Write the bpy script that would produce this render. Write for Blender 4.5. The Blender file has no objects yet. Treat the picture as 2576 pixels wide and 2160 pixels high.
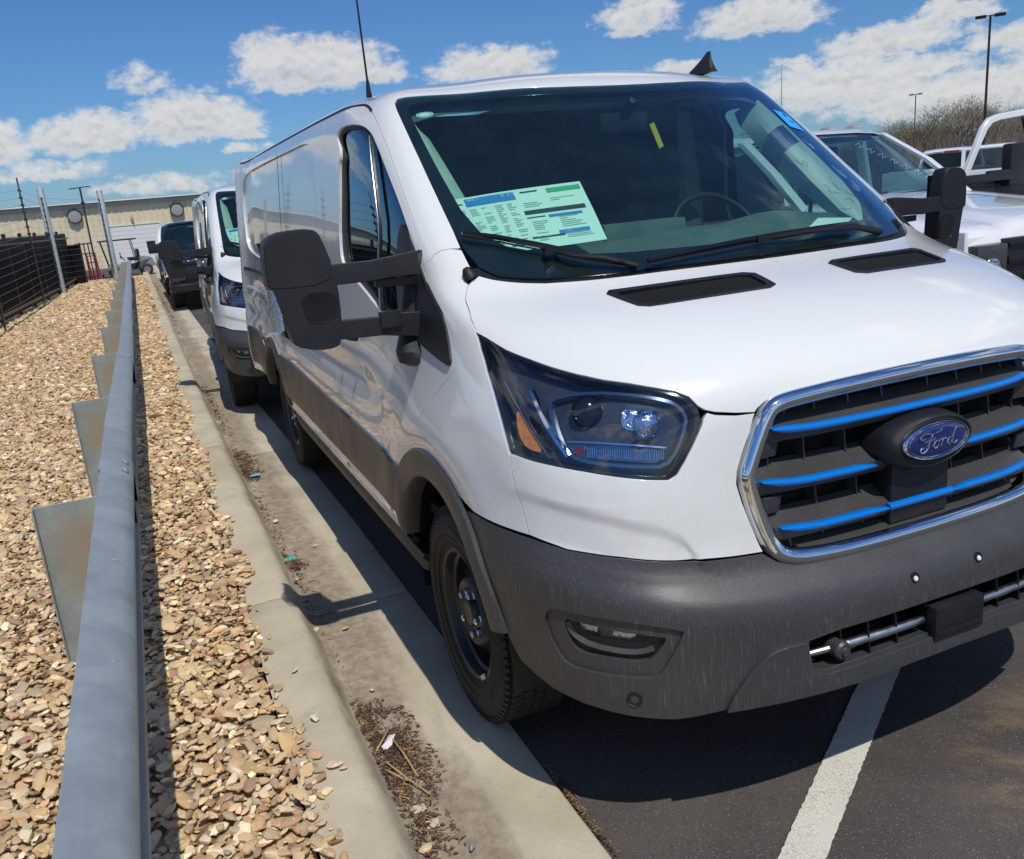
import bpy, bmesh, math, random
import numpy as np
from mathutils import Vector, Matrix, geometry, noise as mnoise
from math import sin, cos, pi, radians
rnd = random.Random(7)
SC = bpy.context.scene
COL = SC.collection

# ------------------------------------------------------------------ camera
cam_d = bpy.data.cameras.new('camera'); cam = bpy.data.objects.new('camera', cam_d); COL.objects.link(cam)
CAM = Vector((-1.7354, -1.4648, 1.6466))
_y, _p, _r = radians(22.0754), radians(15.3003), radians(-5.057)
_f = Vector((sin(_y)*cos(_p), cos(_y)*cos(_p), -sin(_p)))
_rt = Vector((cos(_y), -sin(_y), 0)); _up = _rt.cross(_f)
_R = cos(_r)*_rt+sin(_r)*_up; _U = -sin(_r)*_rt+cos(_r)*_up
M = Matrix((( _R.x, _U.x, -_f.x, CAM.x), (_R.y, _U.y, -_f.y, CAM.y), (_R.z, _U.z, -_f.z, CAM.z), (0, 0, 0, 1)))
cam.matrix_world = M
cam_d.sensor_width = 36; cam_d.sensor_fit = 'HORIZONTAL'; cam_d.lens = 30.355
cam_d.clip_start = .05; cam_d.clip_end = 6000
SC.camera = cam
SC.render.resolution_x = 1024; SC.render.resolution_y = 859
SC.view_settings.view_transform = 'Standard'; SC.view_settings.look = 'None'
SC.view_settings.gamma = 1; SC.view_settings.use_curve_mapping = False
SC.view_settings.exposure = 0.0
SC.cycles.max_bounces = 8; SC.cycles.transparent_max_bounces = 12

# ------------------------------------------------------------------ sun
SUN = Vector((.01, -.60, 1.0)).normalized()          # direction towards the sun
sd = bpy.data.lights.new('sun', 'SUN'); sd.energy = 3.3; sd.angle = radians(.53); sd.color = (1, .94, .85)
so = bpy.data.objects.new('sun', sd); COL.objects.link(so)
so.rotation_euler = (-SUN).to_track_quat('-Z', 'Y').to_euler(); so.location = (0, -10, 20)

# ------------------------------------------------------------------ sky: clear air plus fair weather cumulus
W = bpy.data.worlds.new('World'); SC.world = W; W.use_nodes = True
wt = W.node_tree; wt.nodes.clear()
class NT:
    def __init__(s, t): s.t = t
    def n(s, typ, **k):
        o = s.t.nodes.new(typ)
        for a, b in k.items(): setattr(o, a, b)
        return o
    def link(s, a, b): s.t.links.new(a, b)
    def put(s, sock, v):
        if hasattr(v, 'links') or isinstance(v, bpy.types.NodeSocket): s.t.links.new(v, sock)
        else: sock.default_value = v
    def math(s, op, a, b=0.0, c=None, clamp=False):
        o = s.n('ShaderNodeMath', operation=op, use_clamp=clamp)
        s.put(o.inputs[0], a); s.put(o.inputs[1], b)
        if c is not None: s.put(o.inputs[2], c)
        return o.outputs[0]
    def ramp(s, x, a, b, lo=0.0, hi=1.0):
        o = s.n('ShaderNodeMapRange', interpolation_type='SMOOTHSTEP')
        for i, v in enumerate((x, a, b, lo, hi)): s.put(o.inputs[i], v)
        return o.outputs[0]
    def lin(s, x, a, b, lo=0.0, hi=1.0):
        o = s.n('ShaderNodeMapRange')
        for i, v in enumerate((x, a, b, lo, hi)): s.put(o.inputs[i], v)
        return o.outputs[0]
    def mix(s, f, a, b, blend='MIX'):
        o = s.n('ShaderNodeMix', data_type='RGBA', blend_type=blend)
        s.put(o.inputs[0], f)
        for i, v in ((6, a), (7, b)):
            if isinstance(v, (tuple, list)): o.inputs[i].default_value = (*v[:3], 1)
            else: s.put(o.inputs[i], v)
        return o.outputs[2]
    def noise(s, vec, scale, detail=3, rough=.5, dist=0.0, out=0):
        o = s.n('ShaderNodeTexNoise'); s.link(vec, o.inputs['Vector'])
        o.inputs['Scale'].default_value = scale; o.inputs['Detail'].default_value = detail
        o.inputs['Roughness'].default_value = rough; o.inputs['Distortion'].default_value = dist
        return o.outputs[out]
    def mapping(s, vec, scale=(1, 1, 1), loc=(0, 0, 0), rot=(0, 0, 0)):
        o = s.n('ShaderNodeMapping'); s.link(vec, o.inputs[0])
        o.inputs['Scale'].default_value = scale; o.inputs['Location'].default_value = loc; o.inputs['Rotation'].default_value = rot
        return o.outputs[0]
N = NT(wt)
sky = N.n('ShaderNodeTexSky', sky_type='NISHITA', sun_disc=False)
sky.sun_elevation = math.asin(SUN.z); sky.sun_rotation = math.atan2(SUN.x, SUN.y)
sky.air_density = 1.0; sky.dust_density = .6; sky.ozone_density = 1.6; sky.altitude = 250
tc = N.n('ShaderNodeTexCoord'); gen = tc.outputs['Generated']
sx = N.n('ShaderNodeSeparateXYZ'); N.link(gen, sx.inputs[0])
az0 = N.math('MULTIPLY', N.math('ARCTAN2', sx.outputs[0], sx.outputs[1]), 57.2958)
el0 = N.math('MULTIPLY', N.math('ARCSINE', sx.outputs[2]), 57.2958)
cv = N.n('ShaderNodeCombineXYZ'); N.link(az0, cv.inputs[0]); N.link(N.math('MULTIPLY', el0, 1.5), cv.inputs[1])
ang = cv.outputs[0]
# billows: push the angles about with noise before testing the cloud outlines
n1 = N.n('ShaderNodeTexNoise'); N.link(ang, n1.inputs['Vector']); n1.inputs['Scale'].default_value = .42; n1.inputs['Detail'].default_value = 5; n1.inputs['Roughness'].default_value = .62
s1 = N.n('ShaderNodeSeparateXYZ'); N.link(n1.outputs['Color'], s1.inputs[0])
az = N.math('ADD', az0, N.math('MULTIPLY_ADD', s1.outputs[0], 3.4, -1.7))
el = N.math('ADD', el0, N.math('MULTIPLY_ADD', s1.outputs[1], 1.8, -.9))
#        azimuth, elevation, half width, half height, density
CLOUDS = [(12.1, 8.1, 5.0, 2.1, 1.0), (9.3, 8.6, 2.4, 1.7, .9), (15.6, 7.6, 2.4, .9, .75), (4.6, 5.7, 4.2, 1.9, 1.0), (7.2, 5.1, 2.0, 1.2, .8),
          (-1.3, 5.1, 3.4, 1.6, .95), (-6.5, 4.9, 3.0, 1.6, .95), (-3.8, 3.3, 3.6, .8, .6), (2.2, 2.1, 4.5, .9, .55), (2.0, 7.9, 1.8, .9, .42),
          (7.1, 3.8, 1.6, .55, .7), (22.6, 7.4, 4.3, 1.5, .95), (31.7, 9.2, 2.9, 1.45, .95), (38.9, 8.4, 4.2, 1.4, .95), (34.2, 6.3, 2.2, .7, .8),
          (46.0, 6.3, 4.6, 1.1, .95), (49.2, 7.3, 2.2, .9, .9), (52.2, 5.6, 2.6, .9, .8), (43.3, 4.3, 6.0, 1.9, .85), (49.5, 3.1, 8.0, 1.9, .85), (47.0, 4.9, 4.0, .9, .8), (56, 4, 6, 2, .8),
          (41.0, 5.7, 1.8, .7, .8), (-14, 7, 6, 2.5, 1), (-24, 11, 5, 2.4, .9), (-38, 8, 9, 3, 1), (66, 7, 6, 2.4, .9)]
dens = None; num = None; den = None
for a, e, wa, we, k in CLOUDS:
    dx = N.math('MULTIPLY', N.math('SUBTRACT', az, a), 1/(wa*1.02))
    dy = N.math('MULTIPLY', N.math('SUBTRACT', el, e), 1/(we*.98))
    lowflat = N.math('MULTIPLY', N.math('MINIMUM', dy, 0.0), .45)          # flat, sharper base
    dy = N.math('ADD', dy, lowflat)
    r2 = N.math('MULTIPLY_ADD', dx, dx, N.math('MULTIPLY', dy, dy))
    m = N.math('MULTIPLY', N.math('SUBTRACT', 1.0, r2), k)
    dens = m if dens is None else N.math('MAXIMUM', dens, m)
    mp_ = N.math('MAXIMUM', m, 0.0); t_ = N.math('MULTIPLY', mp_, dy)
    num = t_ if num is None else N.math('ADD', num, t_); den = mp_ if den is None else N.math('ADD', den, mp_)
fine = N.noise(ang, 1.1, 6, .6)
rest = N.noise(N.mapping(gen, (3.2, 3.2, 7.5)), 1.0, 6, .56, .3)              # the rest of the sky
out_f = N.math('MAXIMUM', N.ramp(N.math('ABSOLUTE', N.math('SUBTRACT', az0, 22.0)), 34, 52), N.ramp(el0, 13, 22))
rest_d = N.math('MULTIPLY', N.math('SUBTRACT', rest, N.ramp(el0, 25, 55, .50, .60)), 7.0)
d_in = N.math('ADD', N.math('ADD', dens, N.math('MULTIPLY_ADD', fine, 1.6, -.8)), 0.0)
d_all = N.math('ADD', N.math('MULTIPLY', d_in, N.math('SUBTRACT', 1.0, out_f)), N.math('MULTIPLY', rest_d, out_f))
cover = N.ramp(d_all, -.12, .72)
cover = N.math('MULTIPLY', cover, N.ramp(el0, .3, 2.2, .45, 1.0))
thick = N.ramp(d_all, .25, 1.25)
tex = N.noise(N.mapping(ang, (1, 1, 1), (0, .55, 0)), .75, 7, .62)
tex2 = N.noise(ang, .75, 7, .62)
lit = N.math('ADD', .5, N.math('MULTIPLY', N.math('SUBTRACT', tex2, tex), 4.5), clamp=True)
up_ = N.math('DIVIDE', num, N.math('MAXIMUM', den, .02))
under = N.ramp(up_, .25, -.75, 0, .75)
shade = N.math('MULTIPLY', thick, N.math('MINIMUM', 1.0, N.math('ADD', under, N.lin(lit, 0, 1, .48, .0))))
ccol = N.mix(shade, (10.4, 10.3, 10.1), (5.6, 6.2, 7.1))
hz = N.ramp(el0, -2, 7, .42, 0)
base = N.mix(hz, N.mix(1.0, sky.outputs[0], (.54, .90, 1.36), 'MULTIPLY'), (3.9, 5.7, 7.6))
out = N.mix(N.math('MULTIPLY', cover, .93), base, ccol)
bg = N.n('ShaderNodeBackground'); bg.inputs['Strength'].default_value = .07
N.link(out, bg.inputs['Color'])
wo = N.n('ShaderNodeOutputWorld'); N.link(bg.outputs[0], wo.inputs[0])
W.cycles.sampling_method = 'MANUAL'; W.cycles.sample_map_resolution = 512
# ------------------------------------------------------------------ materials
MATS = {}
def new_mat(name):
    m = bpy.data.materials.new(name); m.use_nodes = True; t = m.node_tree; t.nodes.clear()
    n = NT(t); o = n.n('ShaderNodeOutputMaterial'); MATS[name] = m
    return m, n, o
def pbsdf(n, o, col, rough=.5, metal=0.0, coat=0.0, bump=None, spec=.5, coat_rough=.03):
    b = n.n('ShaderNodeBsdfPrincipled')
    if isinstance(col, (tuple, list)): b.inputs['Base Color'].default_value = (*col[:3], 1)
    else: n.link(col, b.inputs['Base Color'])
    n.put(b.inputs['Roughness'], rough); n.put(b.inputs['Metallic'], metal)
    b.inputs['Coat Weight'].default_value = coat; b.inputs['Coat Roughness'].default_value = coat_rough
    b.inputs['Specular IOR Level'].default_value = spec
    if bump is not None:
        h, st, di = bump; k = n.n('ShaderNodeBump'); n.put(k.inputs['Height'], h)
        k.inputs['Strength'].default_value = st; k.inputs['Distance'].default_value = di
        n.link(k.outputs[0], b.inputs['Normal'])
    n.link(b.outputs[0], o.inputs[0]); return b
def simple(name, col, rough=.5, metal=0.0, coat=0.0, var=.0, scale=20, spec=.5, bump=0.0, bscale=60):
    m, n, o = new_mat(name); c = n.n('ShaderNodeTexCoord').outputs['Object']
    cc = col; bp = None; rg = rough
    if var:
        f = n.noise(c, scale, 5, .6)
        cc = n.mix(n.lin(f, .3, .7), tuple(x*(1-var) for x in col), tuple(min(1, x*(1+var)) for x in col))
        rg = n.lin(f, .3, .7, max(.02, rough*.8), min(1, rough*1.2))
    if bump: bp = (n.noise(c, bscale, 3), bump, .01)
    pbsdf(n, o, cc, rg, metal, coat, bp, spec); return m
def glass_mat(name, tint, rough=.0, ior=1.5, refl=(1, 1, 1), dirt_haze=0.0):
    m, n, o = new_mat(name)
    tr = n.n('ShaderNodeBsdfTransparent'); tr.inputs[0].default_value = (*tint, 1)
    gl = n.n('ShaderNodeBsdfGlossy'); gl.inputs['Color'].default_value = (*refl, 1); gl.inputs['Roughness'].default_value = rough
    lw = n.n('ShaderNodeLayerWeight'); lw.inputs[0].default_value = .5; f0 = ((ior-1)/(ior+1))**2; frs = n.math('MULTIPLY_ADD', n.math('POWER', lw.outputs['Facing'], 5.0), 1-f0, f0)
    mx = n.n('ShaderNodeMixShader'); n.link(n.math('MINIMUM', n.math('MULTIPLY', frs, 1.5), 1.0), mx.inputs[0]); n.link(tr.outputs[0], mx.inputs[1]); n.link(gl.outputs[0], mx.inputs[2])
    last = mx.outputs[0]
    if dirt_haze:
        df = n.n('ShaderNodeBsdfDiffuse'); df.inputs[0].default_value = (.30, .52, .55, 1)  # noisy teal film: dirt plus painted haze that brightens the glass
        c = n.n('ShaderNodeTexCoord').outputs['Object']
        f = n.math('MULTIPLY', n.ramp(n.noise(c, 9, 6, .7), .30, .8, .45, 1.0), dirt_haze)
        m2 = n.n('ShaderNodeMixShader'); n.link(f, m2.inputs[0]); n.link(last, m2.inputs[1]); n.link(df.outputs[0], m2.inputs[2]); last = m2.outputs[0]
    n.link(last, o.inputs[0]); return m

# glossy white paint with a film of dust low on the flanks
m, n, o = new_mat('white_paint'); c = n.n('ShaderNodeTexCoord').outputs['Object']
sp = n.n('ShaderNodeSeparateXYZ'); n.link(c, sp.inputs[0])
spk = n.math('MULTIPLY', n.ramp(n.noise(c, 160, 2, .5), .74, .80), .35)
dz = n.math('MULTIPLY', n.ramp(sp.outputs[2], 1.25, .55), n.ramp(n.noise(c, 14, 6, .7), .35, .75, .05, .34))
dz = n.math('MAXIMUM', dz, n.math('MULTIPLY', spk, .6))
pbsdf(n, o, n.mix(dz, (.78, .80, .79), (.42, .37, .31)), n.lin(dz, 0, .4, .22, .42), 0, 1.0, (n.noise(c, 300, 2), .015, .001), .45)
# weathered charcoal plastic with dried drip streaks
m, n, o = new_mat('dark_plastic'); c = n.n('ShaderNodeTexCoord').outputs['Object']
st = n.noise(n.mapping(c, (260, 260, 9)), 1.0, 4, .65)
bl = n.noise(c, 5, 5, .6)
gr = n.noise(c, 420, 2, .5)
f = n.math('ADD', n.math('MULTIPLY', n.ramp(st, .50, .80), n.ramp(bl, .3, .7, .15, .6)), n.math('MULTIPLY', n.ramp(n.noise(c, 380, 2, .5), .66, .76), .35))
pbsdf(n, o, n.mix(f, (.044, .044, .045), (.19, .185, .175)), n.lin(bl, .3, .7, .34, .50), 0, 0, (gr, .22, .002), .6)
simple('mirror_plastic', (.011, .012, .014), .42, bump=.3, bscale=600, var=.15, scale=12)
simple('black_plastic', (.006, .006, .007), .45, var=.2)
simple('gloss_black', (.01, .01, .012), .12)
simple('rubber_seal', (.010, .010, .011), .55)
simple('void_black', (.004, .004, .004), .9)
m, n, o = new_mat('tyre_rubber'); c = n.n('ShaderNodeTexCoord').outputs['Object']
pbsdf(n, o, n.mix(n.noise(c, 25, 5, .7), (.016, .015, .014), (.055, .048, .04)), .75, 0, 0, (n.noise(c, 150, 3), .2, .003), .35)
simple('steel_rim', (.014, .0145, .016), .38, var=.2, spec=.6)
simple('chrome', (.82, .84, .87), .06, 1.0)
simple('dull_metal', (.50, .51, .53), .32, 1.0, var=.15)
simple('blue_trim', (.0, .17, .60), .20, coat=.6)
simple('badge_blue', (.008, .02, .14), .16, coat=1.0)
simple('amber_lens', (.9, .24, .03), .15, coat=.5, var=.3, scale=90)
simple('lamp_bowl', (.065, .067, .072), .22, .3, var=.25, scale=30)
simple('lamp_rim', (.16, .19, .24), .16, .8)
simple('lamp_reflector', (.6, .68, .8), .12, 1.0, bump=.8, bscale=45)
simple('dash_plastic', (.10, .125, .125), .62, var=.2, scale=8)
simple('seat_cloth', (.045, .05, .058), .85, var=.3)
simple('pillar_trim', (.46, .50, .45), .7, var=.06)
simple('cabin_grey', (.09, .10, .11), .8)
simple('paper', (.82, .84, .80), .7)
simple('print_blue', (.03, .22, .62), .6); simple('print_grey', (.42, .47, .45), .6); simple('print_pale', (.55, .62, .58), .7)
simple('print_green', (.05, .42, .22), .6); simple('sticker_blue', (.03, .38, 1.0), .5)
simple('print_dark', (.03, .04, .05), .6)
simple('yellow_tag', (.75, .5, .05), .6)
simple('white_plastic', (.75, .76, .76), .4)
simple('red_lens', (.14, .03, .02), .15, coat=.6)
glass_mat('windscreen_glass', (.62, .88, .80), .0, 1.5, (.50, .72, 1.0), .028)
glass_mat('side_glass', (.50, .66, .62), .0, 1.75, (.70, .88, 1.0))
glass_mat('lamp_glass', (.80, .88, 1.0), .0, 1.5)
glass_mat('mirror_lamp_glass', (.8, .85, .9), .02, 1.6)

# ------------------------------------------------------------------ object helpers
def mesh_obj(name, verts, faces, mat=None, parent=None, smooth=True, loc=None, normals=None, mats=None, fmat=None):
    me = bpy.data.meshes.new(name); me.from_pydata([tuple(map(float, v)) for v in verts], [], faces)
    for mm in (mats or ([mat] if mat else [])): me.materials.append(MATS[mm] if isinstance(mm, str) else mm)
    if fmat: me.polygons.foreach_set('material_index', fmat)
    me.polygons.foreach_set('use_smooth', [smooth]*len(me.polygons))
    if normals is not None: me.normals_split_custom_set_from_vertices([tuple(map(float, v)) for v in normals])
    me.update(); ob = bpy.data.objects.new(name, me); COL.objects.link(ob)
    if loc is not None: ob.location = loc
    if parent is not None: ob.parent = parent
    return ob
def thing(name, label, cat, loc=(0, 0, 0), rot=(0, 0, 0), group=None):
    o = bpy.data.objects.new(name, None); COL.objects.link(o); o.location = loc; o.rotation_euler = rot
    o['label'] = label; o['category'] = cat
    if group: o['group'] = group
    o.empty_display_size = .1
    return o
def tag(o, label, cat, group=None):
    o['label'] = label; o['category'] = cat
    if group: o['group'] = group
    return o
def structure(o, kind='structure'): o['kind'] = kind; return o
def copy_tree(o, parent=None):
    c = o.copy(); COL.objects.link(c)
    if parent is not None: c.parent = parent
    for ch in list(o.children): copy_tree(ch, c)
    return c
class MB:
    """collects shapes and links them as one mesh object"""
    def __init__(s): s.v = []; s.f = []; s.m = []; s.cur = 0
    def add(s, vs, fs):
        b = len(s.v); s.v += [tuple(v) for v in vs]; s.f += [tuple(i+b for i in f) for f in fs]; s.m += [s.cur]*len(fs); return s
    def box(s, c, d, rz=0.0, R=None):
        x, y, z = d[0]/2, d[1]/2, d[2]/2; R = R or Matrix.Rotation(rz, 3, 'Z'); c = Vector(c)
        vs = [c+R@Vector((a*x, b*y, e*z)) for e in (-1, 1) for b in (-1, 1) for a in (-1, 1)]
        return s.add(vs, [(0, 2, 3, 1), (4, 5, 7, 6), (0, 1, 5, 4), (2, 6, 7, 3), (0, 4, 6, 2), (1, 3, 7, 5)])
    def bar(s, a, b, w, h=None, up=(0, 0, 1)):
        a, b = Vector(a), Vector(b); d = (b-a); L = d.length; d.normalize(); h = h or w
        x = d.cross(Vector(up)); x = x.normalized() if x.length > 1e-5 else Vector((1, 0, 0)); z = x.cross(d)
        vs = [p+x*i*w/2+z*j*h/2 for p in (a, b) for i, j in ((-1, -1), (1, -1), (1, 1), (-1, 1))]
        return s.add(vs, [(3, 2, 1, 0), (4, 5, 6, 7), (0, 1, 5, 4), (1, 2, 6, 5), (2, 3, 7, 6), (3, 0, 4, 7)])
    def tube(s, pts, r, n=8, cap=True):
        pts = [Vector(p) for p in pts]; rs = r if isinstance(r, (list, tuple)) else [r]*len(pts); vs = []; fs = []
        ref = None
        for i, p in enumerate(pts):
            d = (pts[min(i+1, len(pts)-1)]-pts[max(i-1, 0)]).normalized()
            if ref is None: ref = d.orthogonal().normalized()
            ref = (ref-d*ref.dot(d)).normalized(); q = d.cross(ref)
            vs += [p+(ref*cos(2*pi*k/n)+q*sin(2*pi*k/n))*rs[i] for k in range(n)]
        for i in range(len(pts)-1):
            for k in range(n):
                a, b = i*n+k, i*n+(k+1) % n; fs.append((a, b, b+n, a+n))
        if cap: fs += [tuple(range(n-1, -1, -1)), tuple(range((len(pts)-1)*n, len(pts)*n))]
        return s.add(vs, fs)
    def lathe(s, prof, c=(0, 0, 0), axis='X', n=32, a0=0, a1=2*pi):
        full = abs(a1-a0-2*pi) < 1e-6; k = n if full else n+1; vs = []; fs = []; c = Vector(c)
        for i in range(k):
            t = a0+(a1-a0)*i/n
            for r, h in prof:
                if axis == 'X': vs.append(c+Vector((h, r*cos(t), r*sin(t))))
                elif axis == 'Y': vs.append(c+Vector((r*cos(t), h, r*sin(t))))
                else: vs.append(c+Vector((r*cos(t), r*sin(t), h)))
        m = len(prof)
        for i in range(n):
            for j in range(m-1):
                a = i*m+j; b = ((i+1) % k)*m+j; fs.append((a, b, b+1, a+1))
        return s.add(vs, fs)
    def prism(s, poly, h0, h1, f):
        """poly: 2D points; f(a, b, h) -> 3D"""
        n = len(poly); vs = [f(a, b, h0) for a, b in poly]+[f(a, b, h1) for a, b in poly]
        return s.add(vs, [tuple(range(n-1, -1, -1)), tuple(range(n, 2*n))]+[(i, (i+1) % n, (i+1) % n+n, i+n) for i in range(n)])
    def loft(s, rings, close=True, caps=True):
        n = len(rings[0]); vs = [p for r in rings for p in r]; fs = []
        for i in range(len(rings)-1):
            for k in range(n if close else n-1):
                a, b = i*n+k, i*n+(k+1) % n; fs.append((a, b, b+n, a+n))
        if caps: fs += [tuple(range(n-1, -1, -1)), tuple(range((len(rings)-1)*n, len(rings)*n))]
        return s.add(vs, fs)
    def build(s, name, mat=None, parent=None, bevel=0.0, smooth=None, mats=None, seg=2, loc=None, angle=35):
        ob = mesh_obj(name, s.v, s.f, mat, parent, False, loc, mats=mats, fmat=s.m if mats else None)
        bm = bmesh.new(); bm.from_mesh(ob.data); bmesh.ops.recalc_face_normals(bm, faces=bm.faces)
        if bevel:
            es = [e for e in bm.edges if len(e.link_faces) == 2 and e.calc_face_angle(0) > radians(28)]
            bmesh.ops.bevel(bm, geom=es, offset=bevel, segments=seg, affect='EDGES', profile=.7, clamp_overlap=True)
        if smooth is None or smooth:
            for f in bm.faces: f.smooth = True
            for e in bm.edges:
                if len(e.link_faces) == 2 and e.calc_face_angle(0) > radians(angle): e.smooth = False
        bm.to_mesh(ob.data); bm.free(); ob.data.update(); return ob
def ground_z(x, y):
    k = min(max((x-3)/22, 0), 1); k = k*k*(3-2*k)
    t = min(max((y-3)/4, 0), 1)
    return -(.11*t+.0045*max(0.0, min(y, 60)-7))*(1-k)
def rot_to(d, up=(0, 0, 1)):
    d = Vector(d).normalized(); x = d.cross(Vector(up)).normalized(); z = x.cross(d)
    return Matrix((x, d, z)).transposed()

YS = [-8, -4, 3, 4, 5, 6, 7, 20, 60, 130, 300, 900, 2500]        # the ground is straight between these
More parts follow.
